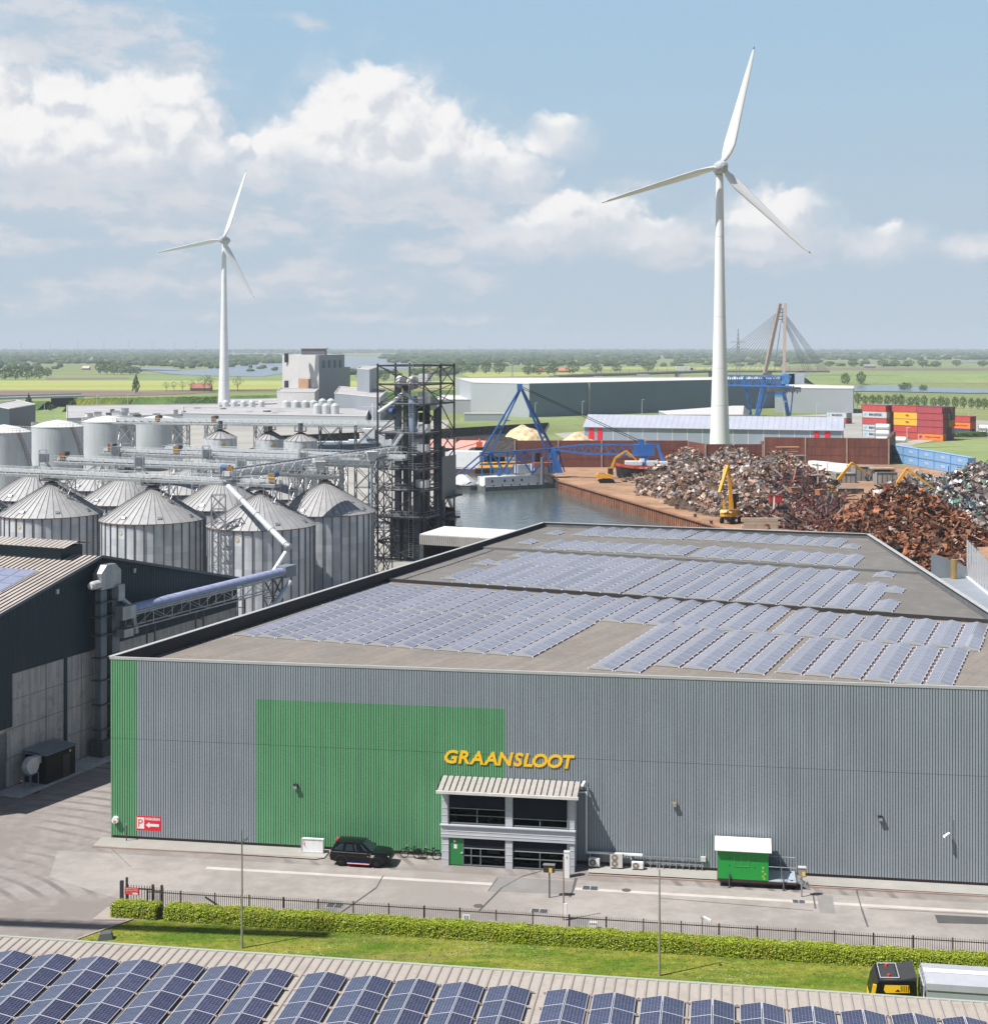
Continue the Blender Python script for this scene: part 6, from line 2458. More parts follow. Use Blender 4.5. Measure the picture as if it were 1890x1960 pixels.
for k in range(n):
 a_,b_=h0+(h1-h0)*(k/n),h0+(h1-h0)*((k+.6)/n)
 c_=h0+(h1-h0)*((k+1)/n)
 off=-dv*.06
 mb.quad(at_z(a_+off,hz-1.7),at_z(b_+off,hz-1.7),at_z(b_+off,hz-.15),at_z(a_+off,hz-.15))
 mb.quad(at_z(b_,hz-1.7),at_z(c_,hz-1.7),at_z(c_,hz-.15),at_z(b_,hz-.15),1)
mb.build('fascia_cladding',[mat('beige fascia',(0.42,0.40,0.37),.5),mat('fascia groove',(0.13,0.12,0.12),.6)],hb,world=True)
mb=MB()
mb.quad(at_z(h0+bk*.8,0),at_z(h1+bk*.8,0),at_z(h1+bk*.8,hz),at_z(h0+bk*.8,hz))
mb.quad(at_z(h0,0),at_z(h0+bk,0),at_z(h0+bk,hz-.1),at_z(h0,hz-.1))
mb.quad(at_z(h0,hz-1.68),at_z(h1,hz-1.68),at_z(h1+bk,hz-1.68),at_z(h0+bk,hz-1.68))
mb.build('back_wall',MATS['black shed wall'],hb,world=True)
mb=MB()
mb.box(at_z(h0+du*.3,hz/2-.9),(.7,.7,hz-1.8))
mb.build('column',M_STEELD,hb,world=True)
ua,ub=PD(222,808,352),PD(760,815,318)
gallery(ua,ub,'long high gallery on lattice trestles crossing behind the silo field to the tower',w=2.6,legs=(),motor=[(.16,M_MOTO),(.37,M_MOTO)],group='conveyor galleries over the silos',th=1.2)
for k,(u,lb)in enumerate(((242,'first'),(346,'second'),(404,'third'),(498,'fourth'),(632,'fifth'),(700,'sixth'))):
 f=(u-222)/(760-222)
 q=PD(u,810,352+(318-352)*f)
 o=thing('lattice_trestle','%s lattice trestle from the left carrying the long high gallery'%lb,'trestle',(q.x,q.y,0),0,'trestles under the high gallery')
 mb=MB()
 lattice(mb,(q.x,q.y,0),(3.6 if k<2 else(2.4 if k<4 else 4.6)),2.2,0,q.z-.5,4.2,.22,.13,-.1)
 mb.build('trestle_lattice',M_STEEL if k<4 else M_STEELD,o,world=True)
def hopper_silo(u,vap,vev,uw,D,label):
 q=PD(u,vap,D)
 r_=uw/2*D/F
 ze=HC-(vev-V0)*D/F
 zt_=q.z
 o=thing('hopper_silo',label,'silo',(q.x,q.y,0),0,'small silos under the high gallery')
 mb=MB()
 mb.lathe((0,0,0),[(r_,0),(r_,ze)],40)
 mb.build('silo_wall',M_SILO,o,smooth=True)
 mb=MB()
 N=18
 for i in range(N):
  a0,a1=2*math.pi*i/N,2*math.pi*(i+1)/N
  mb.quad((r_*1.03*math.cos(a0),r_*1.03*math.sin(a0),ze),(r_*1.03*math.cos(a1),r_*1.03*math.sin(a1),ze),(.7*math.cos(a1),.7*math.sin(a1),zt_),(.7*math.cos(a0),.7*math.sin(a0),zt_),0)
  mb.bar((r_*1.03*math.cos(a0),r_*1.03*math.sin(a0),ze+.05),(.7*math.cos(a0),.7*math.sin(a0),zt_+.05),.10,.14,mi=1)
 mb.build('roof',[M_SROOF,M_SSEAM],o)
 mb=MB()
 mb.tube((0,0,zt_-.3),(0,0,zt_+2.2),.55,None,10)
 mb.box((0,0,zt_+.4),(2.4,2.4,.12))
 mb.build('inlet',M_STEELD,o)
 mb=MB()
 for a_,b_ in(((-1.2,-1.2,zt_+.46),(1.2,-1.2,zt_+.46)),((1.2,-1.2,zt_+.46),(1.2,1.2,zt_+.46)),((-1.2,1.2,zt_+.46),(-1.2,-1.2,zt_+.46))):
  railing(mb,a_,b_,1.0,.8)
 mb.build('railing_lattice',M_STEEL,o)
 a=-1.2
 d_=Vector((math.cos(a),math.sin(a),0))
 t_=Vector((-d_.y,d_.x,0))
 mb=MB()
 c_=d_*(r_+.06)+Vector((0,0,ze-1.5))
 mb.poly([c_+t_*.6*math.cos(i*math.pi/6)+Vector((0,0,.45*math.sin(i*math.pi/6)))for i in range(12)])
 mb.build('emblem',MATS['faded yellow'],o)
hopper_silo(421.5,824,838,63,330,'small ribbed hopper silo left of two others under the high gallery')
hopper_silo(517,826,840,55,334,'small dark hopper silo in the middle under the high gallery')
hopper_silo(575,829,843,64,322,'small pale hopper silo nearest the tower under the high gallery')
M_TANK=mat('pale grey tank paint',(0.44,0.475,0.485),.5,var=.05,scale=.15,streak=.12)
M_TANKT=mat('tank roof',(0.62,0.61,0.58),.6,var=.06)
def tank(u,uw,vev,vap,D,label):
 q=PD(u,vev,D)
 r_=uw/2*D/F
 za_=HC-(vap-V0)*D/F
 ze=q.z
 o=thing('storage_tank',label,'tank',(q.x,q.y,0),0,'round storage tanks')
 mb=MB()
 mb.lathe((0,0,0),[(r_,0),(r_,ze)],48)
 mb.build('tank_wall',M_TANK,o,smooth=True)
 mb=MB()
 mb.lathe((0,0,0),[(r_+.1,ze-.12),(r_+.12,ze),(r_*.55,ze+(za_-ze)*.62),(.01,za_)],48)
 mb.build('roof',M_TANKT,o,smooth='auto')
 mb=MB()
 N=40
 for i in range(N):
  a0,a1=2*math.pi*i/N,2*math.pi*(i+1)/N
  A_,B_=Vector((r_*math.cos(a0),r_*math.sin(a0),ze)),Vector((r_*math.cos(a1),r_*math.sin(a1),ze))
  up=Vector((0,0,1.2))
  mb.bar(A_,A_+up,.06,.06)
  mb.bar(A_+up,B_+up,.06,.06)
  mb.bar(A_+up*.5,B_+up*.5,.05,.05)
 mb.build('railing_lattice',M_STEELL,o)
 mb=MB()
 for k in range(30):
  a=-.75+.8*k/29
  z=ze*(1-k/34)
  d_=Vector((math.cos(a),math.sin(a),0))
  mb.box(d_*(r_+.5)+Vector((0,0,z)),(.9,.5,.06),a)
  mb.bar(d_*(r_+.95)+Vector((0,0,z)),d_*(r_+.95)+Vector((0,0,z+1.1)),.05,.05)
 mb.build('spiral_stairs',mat('rusty stair',(0.20,0.12,0.08),.7,var=.3),o)
tank(8,100,826,812,420,'grey storage tank cut off by the left edge of the photo')
tank(110,96,815.5,803,445,'grey storage tank second from the left with a stair on its right side')
tank(207,98,806,795,470,'grey storage tank third from the left behind the trestle')
tank(303,92,805,794,490,'grey storage tank farthest right, beside the small hopper silo')
def flat(pts,name,m,z):
 return sheet(name,[G(u,v)for u,v in pts],z,m)
sheet('works_yard',[(-260,250),(-9,250),(-9,340),(-14,420),(-22,470),(-96,520),(-96,640),(-24,697),(-24,800),(-330,800)],.03,M_YARDGREY)
sheet('scrapyard_ground',[(66,262),(48.7,328),(19.2,437),(16,484),(17,520),(40,520),(240,470),(260,200),(80,190)],.02,M_QUAY)
sheet('container_yard',[G(1430,800),G(1640,790),G(1900,806),G(2000,838),G(1720,835),G(1700,862),G(1500,862),G(1420,850),G(1100,850),G(1060,830)],.05,M_YARDGREY)
sheet('access_road',[G(1650,868),G(1700,852),G(1800,833),G(1990,826),G(1990,832),G(1810,839),G(1745,852),G(1745,868)],.08,M_YARDGREY)
sheet_pile('quay_wall',[(66,262),(48.7,328),(19.2,437)],WATER_Z-1,-.05,mat('orange rusty piling',(0.30,0.135,0.075),.85,var=.25,scale=.3,streak=.5,stain=(0.13,0.08,0.06),stain_amt=.6),'rusty orange sheet pile wall along the scrapyard quay',1.3,.4)
sheet_pile('quay_wall',[(19.2,437),(16,484),(17,560),(22.5,668),(28,752)],WATER_Z-1,-.05,M_PILED,'dark sheet pile wall behind the moored crane pontoon',1.3,.4)
sheet_pile('quay_wall',[(28,752),(-23.6,696),(-96,640)],WATER_Z-1,.9,M_PILED,'dark sheet pile wall across the far end of the dock',1.3,.4)
sheet_pile('quay_wall',[(-96,520),(-22,470),(-14,420),(-9,340),(-9,262)],WATER_Z-1,-.05,M_PILED,'dark sheet pile wall on the silo side of the dock',1.3,.4)
for i,(u,v)in enumerate(((1302,975),(1368,1003),(1337,990))):
 q=G(u,v)
 o=thing('mooring_dolphin','%s rusty mooring post standing on the orange quay wall'%('big' if i==0 else 'small' if i==1 else 'middle'),'bollard',q-Vector((.9,0,0)),0,'mooring posts on the quay')
 mb=MB()
 mb.box((0,0,-1.0),(1.0 if i==0 else .6,.7,4.4 if i==0 else 3.2))
 mb.build('post',M_PILE,o)
 mb=MB()
 mb.box((0,0,1.3 if i==0 else .7),(1.2 if i==0 else .7,.9,.2))
 mb.build('cap',M_STEELD,o)
M_RUSTW=mat('rust brown steel wall',(0.155,0.050,0.033),.75,var=.18,scale=.12,streak=.35,stain=(0.23,0.09,0.045),stain_amt=.35)
def rust_wall(pts,h,label,step=12.0):
 o=thing('retaining_wall',label,'wall',(pts[0][0],pts[0][1],0),0,'rust brown scrapyard walls')
 mb,rb=MB(),MB()
 for a,b in zip(pts,pts[1:]):
  a,b=Vector((*a,0)),Vector((*b,0))
  d=(b-a)
  L=d.length
  d/=L
  n=Vector((-d.y,d.x,0))
  mb.bar(a+Vector((0,0,h/2))+n*.4,b+Vector((0,0,h/2))+n*.4,.8,h)
  k=max(1,int(L/step))
  for i in range(k+1):
   q=a+d*(L*i/k)
   rb.box(q-n*.03+Vector((0,0,h/2)),(.42,.42,h+.1),math.atan2(d.y,d.x),mi=0)
  for z in(h*.33,h*.66):
   rb.bar(a-n*.02+Vector((0,0,z)),b-n*.02+Vector((0,0,z)),.08,.06,mi=1)
 mb.build('wall_plate',M_RUSTW,o,world=True)
 rb.build('joint_rib',[mat('pale wall joint',(0.38,0.27,0.21),.8,var=.2),MATS['rust brown steel wall']],o,world=True)
 return o
def XY(u,D):
 return((u-CX)*D/F,D)
rust_wall([XY(985,486),XY(1317,486)],8.9,'long rust brown steel wall behind the blue crane jib')
rust_wall([XY(1317,486),XY(1350,472),XY(1459,472),XY(1459.5,488)],8.6,'boxed out rust brown wall in front of the near turbine foot')
rust_wall([XY(1462,504),XY(1700,497),XY(1712,540)],8.9,'long rust brown steel wall right of the near turbine')
rust_wall([XY(872,560),XY(975,560)],5.2,'dark rusty wall holding the black heap left of the sand')
rust_wall([XY(1620,452),XY(1712,452)],2.8,'low rust red steel wall before the blue containers')
def scrap_mat(name,cols,rough=.6,metal=.3):
 m,t,p=mat_nodes(name)
 g_=t.new('ShaderNodeNewGeometry')
 cr=t.new('ShaderNodeValToRGB')
 cr.color_ramp.interpolation='CONSTANT'
 els=cr.color_ramp.elements
 els[0].position,els[0].color=0,(*cols[0][1],1)
 els[1].position,els[1].color=cols[0][0],(*cols[1][1],1)
 acc=cols[0][0]
 for(w,_),(_,c2_)in zip(cols[1:],cols[2:]):
  acc+=w
  e=els.new(acc)
  e.color=(*c2_,1)
 t.l.new(g_.outputs['Random Per Island'],cr.inputs[0])
 co=t.new('ShaderNodeTexCoord').outputs['Object']
 s=t.vmath('SCALE',cr.outputs[0])
 t.put(s.node.inputs['Scale'],t.maprange(t.noise(co,.35,5.0,.65),.3,.7,.55,1.35,smooth=False))
 t.l.new(s,p.inputs['Base Color'])
 p.inputs['Roughness'].default_value=rough
 p.inputs['Metallic'].default_value=metal
 return m
M_SC1=scrap_mat('mixed light scrap',[(.24,(0.28,0.175,0.12)),(.2,(0.40,0.27,0.20)),(.14,(0.12,0.085,0.06)),(.15,(0.46,0.39,0.35)),(.08,(0.66,0.60,0.57)),(.08,(0.30,0.12,0.06)),(.06,(0.2,0.22,0.25))])
M_SC2=scrap_mat('rusty plate scrap',[(.30,(0.21,0.072,0.027)),(.22,(0.14,0.052,0.026)),(.18,(0.07,0.032,0.02)),(.16,(0.32,0.12,0.045)),(.07,(0.36,0.20,0.11)),(.04,(0.50,0.42,0.36)),(.03,(0.05,0.04,0.035))])
M_SC3=scrap_mat('silvery scrap',[(.18,(0.45,0.44,0.45)),(.2,(0.24,0.19,0.16)),(.12,(0.66,0.65,0.66)),(.22,(0.10,0.08,0.07)),(.1,(0.34,0.27,0.23)),(.06,(0.3,0.09,0.05)),(.04,(0.05,0.12,0.2)),(.04,(0.06,0.2,0.12))])
M_SC4=scrap_mat('beams and pipes',[(.28,(0.20,0.065,0.045)),(.22,(0.07,0.05,0.045)),(.2,(0.27,0.12,0.075)),(.12,(0.42,0.34,0.3)),(.1,(0.13,0.03,0.03)),(.08,(0.05,0.07,0.11))])
def heap(name,label,cat,peaks,slope,n,smin,smax,m,core_col,box,kinds=('plate','strip'),seed=1,zmin=-.2):
 r=random.Random(seed)
 def hgt(x,y):
  h=-1
  if name=='scrap_heap' and x<55.7+(328-y)*.2706:
   return h
  for(px,py,ph,sp_)in peaks:
   d_=math.hypot((x-px),(y-py))
   h=max(h,ph-sp_*(math.sqrt(d_*d_+2.5)-1.58))
  h+=.55*math.sin(x*.55+seed)*math.sin(y*.43)+.3*math.sin(x*1.3)*math.sin(y*1.1+1)
  return h
 x0,x1,y0,y1=box
 o=thing(name,label,cat,((x0+x1)/2,(y0+y1)/2,0))
 nx,ny=int((x1-x0)/1.1),int((y1-y0)/1.1)
 mb=MB()
 pts=[]
 for j in range(ny+1):
  for i in range(nx+1):
   x,y=x0+(x1-x0)*i/nx,y0+(y1-y0)*j/ny
   pts.append((x,y,max(-.3,hgt(x,y)-.15)))
 mb.add(pts,[(j*(nx+1)+i,j*(nx+1)+i+1,(j+1)*(nx+1)+i+1,(j+1)*(nx+1)+i)for j in range(ny)for i in range(nx)if max(pts[j*(nx+1)+i][2],pts[(j+1)*(nx+1)+i+1][2],pts[(j+1)*(nx+1)+i][2],pts[j*(nx+1)+i+1][2])>-.25])
 mb.build('heap_core',mat(name+' core '+str(seed),core_col,.95,var=.35,scale=.5,fine=.3,spec=.1),o,world=True)
 if n:
  mb=MB()
  made=0
  tries=0
  while made<n and tries<n*6:
   tries+=1
   x,y=r.uniform(x0,x1),r.uniform(y0,y1)
   h=hgt(x,y)
   if h<zmin+.12*r.random():
    continue
   made+=1
   c_=Vector((x,y,max(.05,h+r.uniform(-.1,.35))))
   a=Vector((r.gauss(0,1),r.gauss(0,1),r.gauss(0,.7))).normalized()
   b=a.cross(Vector((r.gauss(0,1),r.gauss(0,1),r.gauss(0,1)))).normalized()
   c2_=a.cross(b)
   k=r.choice(kinds)
   s=smin+(smax-smin)*r.random()**3.6
   if k=='plate':
    l,w=s,s*r.uniform(.35,.9)
    q=[c_-a*l-b*w,c_+a*l-b*w*r.uniform(.4,1),c_+a*l*r.uniform(.6,1)+b*w+c2_*s*r.uniform(-.3,.3),c_-a*l+b*w]
    mid=(q[0]+q[2])/2+c2_*s*r.uniform(-.35,.35)
    mb.add(q+[mid],[(0,1,4),(1,2,4),(2,3,4),(3,0,4)])
   elif k=='strip':
    l,w=s*r.uniform(1.2,2.6),s*r.uniform(.07,.2)
    bend=c2_*s*r.uniform(-.6,.6)
    mb.add([c_-a*l-b*w,c_-a*l+b*w,c_+bend+b*w,c_+bend-b*w,c_+a*l+b*w,c_+a*l-b*w],[(0,1,2,3),(3,2,4,5)])
   elif k=='beam':
    l=s*r.uniform(2.0,5.0)
    mb.bar(c_-a*l,c_+a*l,s*.28,s*.28)
   else:
    mb.box(c_,(s*r.uniform(.6,1.3),s*r.uniform(.5,1.0),s*r.uniform(.4,.9)),M=Matrix((a,b,c2_)).transposed())
  q=mb.build('loose_scrap',m,o,world=True)
  q['kind']='stuff'
 return o
def pk(u,D,z,s=.75):
 return((u-CX)*D/F,D,z,s)
heap('scrap_heap','big heap of mixed pale scrap metal between the quay and the brown wall','scrap heap',[pk(1315,452,8.4,.62),pk(1390,440,8.2,.6),pk(1420,415,8.8,.52),pk(1400,452,9.2,.6),pk(1492,432,8.8,.62),pk(1470,405,8.8,.5),pk(1508,412,5.6,.6),pk(1365,420,7.5,.45),pk(1430,385,7.6,.45),pk(1322,398,5.6,.42),pk(1290,412,4.2,.45),pk(1262,436,4.4,.5),pk(1370,366,6.0,.40),pk(1435,356,6.4,.44),pk(1405,372,6.8,.42)],.5,21000,.15,1.15,M_SC1,(0.10,0.07,0.05),(36,102,326,470),('plate','plate','strip','box'),3)
heap('scrap_heap','tangled pile of red beams, pipes and dark bars right of the yellow material handler','scrap heap',[pk(1524,378,8.2,.74),pk(1495,355,5.0,.6),pk(1560,345,3.6,.6),pk(1540,325,3.2,.6),pk(1580,330,2.2,.5),pk(1480,330,1.8,.5)],.5,5200,.2,1.3,M_SC4,(0.06,0.04,0.035),(58,96,306,398),('beam','strip','plate','beam','box'),4)
heap('scrap_heap','dark rust brown heap of plate scrap behind the shed roof at right','scrap heap',[pk(1722,322,9.6,.60),pk(1745,306,8.2,.55),pk(1700,300,6.6,.55),pk(1660,296,4.4,.5),pk(1775,290,4.6,.6),pk(1640,320,3.4,.5),pk(1765,264,2.6,.5),pk(1730,270,3.5,.5),pk(1808,272,1.6,.5)],.5,14500,.2,1.2,M_SC2,(0.055,0.024,0.014),(62,104,236,352),('plate','plate','plate','box','strip'),5)
heap('scrap_heap','silvery heap of crushed light scrap at the right edge','scrap heap',[pk(1872,386,9.0,.55),pk(1910,372,9.4,.55),pk(1852,365,7.2,.6),pk(1830,352,5.4,.55),pk(1880,330,5.0,.5),pk(1835,325,3.0,.5),pk(1790,385,5.4,.55),pk(1755,395,5.6,.55),pk(1732,385,4.4,.55),pk(1890,305,1.5,.45)],.5,12500,.18,1.3,M_SC3,(0.11,0.09,0.08),(92,160,284,420),('plate','plate','strip','box'),6)
heap('sand_heap','tall pale yellow sand heap behind the blue crane mast','sand heap',[(pk(1003,566,10.3,.78)),pk(1012,570,7.5,.62)],.6,0,0,0,None,(0.60,0.47,0.29),(-6,42,545,600),seed=7)
heap('sand_heap','small pale sand heap behind the white tarpaulins by the ribbed hall','sand heap',[pk(1102,545,8.8,.9),pk(1112,552,7,.7)],.6,0,0,0,None,(0.60,0.46,0.30),(18,58,530,575),seed=8)
heap('coal_heap','black and grey heap in front of the pale sand heap','heap',[pk(958,560,6.5,.45),pk(985,548,5.0,.5)],.6,0,0,0,None,(0.05,0.043,0.04),(-18,34,530,590),seed=9)
for i,(u,v,D,sx,m,lb,nm)in enumerate(((1484,955,345,3.2,mat('skip red',(0.42,0.03,0.03),.6,var=.2),'dark red open skip lying on the beam pile','skip'),(1520,938,352,2.6,mat('rusty orange box',(0.45,0.20,0.10),.7,var=.2),'rusty orange steel box with rounded corners on the beam pile','scrap_box'),(1570,942,350,2.6,MATS['rusty orange box'],'second orange steel box, right, on the beam pile','scrap_box'),(1592,945,350,2.2,mat('faded yellow box',(0.50,0.36,0.12),.7,var=.2),'faded yellow crate on the beam pile','scrap_box'))):
 q=PD(u,v,D)
 o=thing(nm,lb,'box',q,.3*i)
 mb=MB()
 w,d_,h=sx,sx*.6,sx*.5
 mb.add([(-w/2*.8,-d_/2,-h/2),(w/2*.8,-d_/2,-h/2),(w/2*.8,d_/2,-h/2),(-w/2*.8,d_/2,-h/2),(-w/2,-d_/2,h/2),(w/2,-d_/2,h/2),(w/2,d_/2,h/2),(-w/2,d_/2,h/2)],[(3,2,1,0),(0,1,5,4),(1,2,6,5),(2,3,7,6),(3,0,4,7)])
 if i:
  mb.box((0,0,h/2-.05),(w*.98,d_*.98,.1))
 mb.build('shell',m,o)
 mb=MB()
 for y in(-d_/2,d_/2):
  mb.bar((-w/2-.05,y,h/2),(w/2+.05,y,h/2),.14,.14)
 mb.build('rim',m,o)
o=thing('block_wall','low wall of pale stacked concrete blocks below the beam pile','wall',G(1440,1000),0)
mb=MB()
a,b=G(1418,1012),G(1492,1012)
for k in range(8):
 for j in range(3):
  q=a+(b-a)*((k+.5+.5*(j%2))/8.5)
  mb.box(q+Vector((0,0,.4+.8*j)),(.98,.8,.76))
mb.build('brick_block',mat('pale block',(0.42,0.34,0.26),.9,var=.15),o,world=True)
for i,(u,v,D,lb)in enumerate(((1522,886,470,'stack of grey planks by the white trailer'),(1506,868,462,'untidy stack of orange plates on top of the pale scrap heap'))):
 q=PD(u,v,D)
 o=thing('plank_stack',lb,'stack',(q.x,q.y,0),.15)
 mb=MB()
 r=random.Random(i)
 zt=q.z+2.4
 z=0 if i==0 else q.z-5
 while z<zt:
  mb.box((r.uniform(-.4,.4),r.uniform(-.3,.3),z),(5.5+r.uniform(-1,1)*(1+i),3.0,.16),r.uniform(-.15,.15)*(1+3*i))
  z+=.34+.3*i
 mb.build('plank',mat('grey planks',(0.22,0.19,0.17),.9,var=.25)if i==0 else mat('orange plates',(0.40,0.20,0.09),.8,var=.3),o)
def digger(loc,rz,label,joints,tracked=True,s=1.0,group='yellow excavators in the scrapyard',boom_only=False):
 o=thing('excavator',label,'excavator',loc,rz,group)
 if True:
  mb=MB()
  if tracked:
   for y in(-1.35,1.35):
    mb2=MB()
    mb2.extrude([(-2.4,.5),(-2.0,.05),(2.0,.05),(2.4,.5),(2.1,.95),(-2.1,.95)],(0,y-.35,0),(1,0,0),(0,0,1),(0,.7,0))
    mb2.build('track',M_BLACKP,o)
  else:
   for x in(-1.9,1.9):
    for y in(-1.35,1.35):
     mb2=MB()
     mb2.lathe((0,0,0),[(0,-.3),(.65,-.3),(.7,0),(.65,.3),(0,.3)],14)
     mb2.v=[(a_+x,c_+y,b_+.7)for a_,b_,c_ in mb2.v]
     mb2.build('wheel',M_BLACK,o)
  mb.box((0,0,1.1),(2.6,2.0,.6))
  mb.build('undercarriage',M_STEELD,o)
  mb=MB()
  zb=1.4 if tracked else 1.7
  mb.extrude([(-2.9,zb),(1.7,zb),(1.7,zb+1.0),(.6,zb+1.35),(-2.6,zb+1.45),(-2.95,zb+.8)],(0,-1.4,0),(1,0,0),(0,0,1),(0,2.8,0))
  mb.build('superstructure',M_ORANGE,o)
  mb=MB()
  mb.box((-1.4,0,zb+1.5),(1.9,2.3,.12))
  mb.box((-2.96,0,zb+.75),(.06,2.2,.3))
  mb.build('engine_cover',mat('grey hood',(0.2,0.2,0.2),.6),o)
  mb=MB()
  zc=zb+1.0 if tracked else zb+3.0
  mb.extrude([(.3,zc),(1.9,zc),(2.0,zc+.6),(1.7,zc+1.75),(.4,zc+1.75)],(0,.35-1.5,0),(1,0,0),(0,0,1),(0,1.1,0))
  mb.build('cab',M_GLASS,o)
  mb=MB()
  mb.box((1.05,-.6,zc+1.8),(1.5,1.2,.1))
  if not tracked:
   mb.box((1.0,-.6,zc-.7),(.5,.5,1.6))
  mb.build('cab_frame',M_BLACKP,o)
 pts=[Vector((x,.35,z))for x,z in joints]
 for k,(a_,b_)in enumerate(zip(pts,pts[1:])):
  mb=MB()
  d=(b_-a_)
  L=d.length
  d/=L
  nz=Vector((-d.z,0,d.x))
  w0,w1,w2=(.45,.75,.5)if k==0 else(.6,.55,.28)
  prof=[(0,-w0/2),(L*.5,-w1/2 if k==0 else-w1*.45),(L,-w2/2),(L,w2/2),(L*.45,w1/2),(0,w0/2)]
  mb.extrude(prof,a_-Vector((0,.28,0)),d,nz,(0,.56,0))
  mb.build('boom' if k==0 else 'arm',M_ORANGE,o)
  mb=MB()
  mb.tube(a_+d*L*.12-nz*.7,a_+d*L*.55-nz*.5,.11,None,8)
  mb.build('cylinder',M_STEELL if k else M_ORANGE,o)
 return o,pts
def grab(o,p_):
 mb=MB()
 for i in range(5):
  a_=2*math.pi*i/5
  d=Vector((math.cos(a_),math.sin(a_),0))
  q=[p_+Vector((0,0,-.2)),p_+d*.8+Vector((0,0,-.7)),p_+d*.75+Vector((0,0,-1.3)),p_+d*.15+Vector((0,0,-1.9))]
  for a1,b1 in zip(q,q[1:]):
   mb.bar(a1,b1,.3,.16)
 mb.build('grab',M_STEELD,o)
b=G(1398,1001)
sc_=b.y/F
e1,pts=digger(b,1.0,'tall yellow material handler with raised jib and high cab before the pale scrap heap',[(.2,2.4),(1.0,11.6),(-1.0,13.0)],tracked=False)
for ch in list(KIDS[e1.name]):
 if ch.name.startswith(('arm','boom','cylinder')):
  KIDS[e1.name].remove(ch)
  bpy.data.objects.remove(ch)
for k,(p0,p1,w,nm)in enumerate(((PD(1401,986,b.y),PD(1393,893,b.y-1),.75,'boom'),(PD(1392,891,b.y-1.6),PD(1376,943,b.y-4),.62,'arm'),(PD(1386,985,b.y-1),PD(1384,958,b.y-1),.5,'cab_riser'))):
 mb=MB()
 mb.bar(p0,p1,w,w*.9)
 mb.bar(p0+(p1-p0)*.05+Vector((-.6,0,0)),p0+(p1-p0)*.4+Vector((-.35,0,0)),.22,.22)
 mb.v=[tuple(Matrix.Rotation(-1.0,3,'Z')@(Vector(q)-b))for q in mb.v]
 mb.build(nm,M_ORANGE,e1)
grab(e1,Matrix.Rotation(-1.0,3,'Z')@(PD(1375,948,b.y-4)-b))
b=G(1160,924)
digger(b,0.0,'yellow tracked excavator working beside the old ship bow on the quay',[(.8,2.2),(2.6,7.2),(5.8,9.4),(9.2,6.4)],s=1.0)
b=G(1588,949)*1.0
q=PD(1588,948,395)
e3,pts=digger(q,.25,'yellow excavator standing on a concrete block with its long boom over the sorting yard',[(.8,2.2),(6.6,8.6),(11.6,5.4)])
grab(e3,pts[-1])
q=PD(1700,945,366)
e4,pts=digger(Vector((q.x,q.y,.3)),0.0,'yellow excavator mostly hidden behind the rust heap, only its boom showing',[(.2,2.4),(4.6,9.2),(11.4,4.2)])
M_YCON=mat('stained yard concrete',(0.23,0.175,0.13),.9,var=.2,scale=.3,streak=.4)
for(u0,u1,vt,vb,D,dp,lb,nm)in((1576,1652,936,958,398,9,'brown stained concrete bay wall below the excavator on the block','bay_wall'),(1570,1606,953,985,372,6,'lower brown concrete block right of the beam pile','concrete_block'),(1600,1636,907,922,430,7,'long low grey bay wall behind the standing excavator','bay_wall'),(1637,1678,894,908,436,6,'grey sorting shed with a flat top','sorting_shed'),(1678,1716,905,914,425,5,'grey low bunker with railings beside the sorting cabin','bunker')):
 a,c_=PD(u0,vt,D),PD(u1,vt,D)
 o=thing(nm,lb,'block',((a.x+c_.x)/2,D+dp/2,0))
 mb=MB()
 w=c_.x-a.x
 mb.box((0,0,a.z/2),(w,dp,a.z))
 mb.build('block_body',M_YCON if 'brown' in lb else mat('grey yard concrete',(0.27,0.26,0.24),.9,var=.2,streak=.3),o)
 mb=MB()
 mb.box((0,-dp/2,a.z+.06),(w+.2,.4,.12))
 for k in range(5):
  mb.box((-w/2+w*k/4,-dp/2-.03,a.z/2),(.14,.1,a.z))
 mb.build('rim',M_STEELD,o)
q=PD(1687,896,430)
o=thing('sorting_cabin','small dark cabin with an overhanging roof on the sorting yard','cabin',(q.x,q.y,0))
mb=MB()
mb.box((0,0,q.z-2.5),(4.2,3.2,4.6))
mb.build('cabin_wall',M_BLACKP,o)
mb=MB()
mb.box((0,-.3,q.z),(7.0,4.6,.35))
mb.build('roof',mat('cabin roof rust',(0.40,0.27,0.17),.8,var=.2),o)
mb=MB()
mb.box((0,-1.7,q.z-1.2),(3.6,.1,1.2))
mb.build('window',M_GLASS,o)
a,c_=PD(1545,897,462),PD(1620,904,448)
o=thing('parked_trailer','long white box trailer with a black emblem parked below the brown wall','trailer',(a.x,a.y,0),math.atan2(c_.y-a.y,c_.x-a.x))
L=(c_-a).length
mb=MB()
mb.box((L*.26,1.25,2.75),(L*.5,2.5,2.6))
mb.box((L*.76,1.25,2.70),(L*.47,2.5,2.5))
mb.build('box_body',M_WHITE,o)
mb=MB()
mb.box((L/2,1.25,1.2),(L,2.2,.3))
mb.build('chassis',M_STEELD,o)
for k in range(6):
 mb=MB()
 mb.lathe((0,0,0),[(0,-.15),(.5,-.15),(.5,.15),(0,.15)],12)
 mb.v=[(x_+L*(.3+.1*k+(.05 if k>2 else 0)),z_+.2,y_+.5)for x_,y_,z_ in mb.v]
 mb.build('wheel',M_BLACK,o)
mb=MB()
mb.bar((L*.12,-.03,3.0),(L*.38,-.03,2.9),.05,.25)
mb.poly([(L*.25,-.04,3.6),(L*.22,-.04,2.95),(L*.25,-.04,2.4),(L*.28,-.04,2.95)])
mb.build('logo',M_BLACKP,o)
q=G(1218,930)
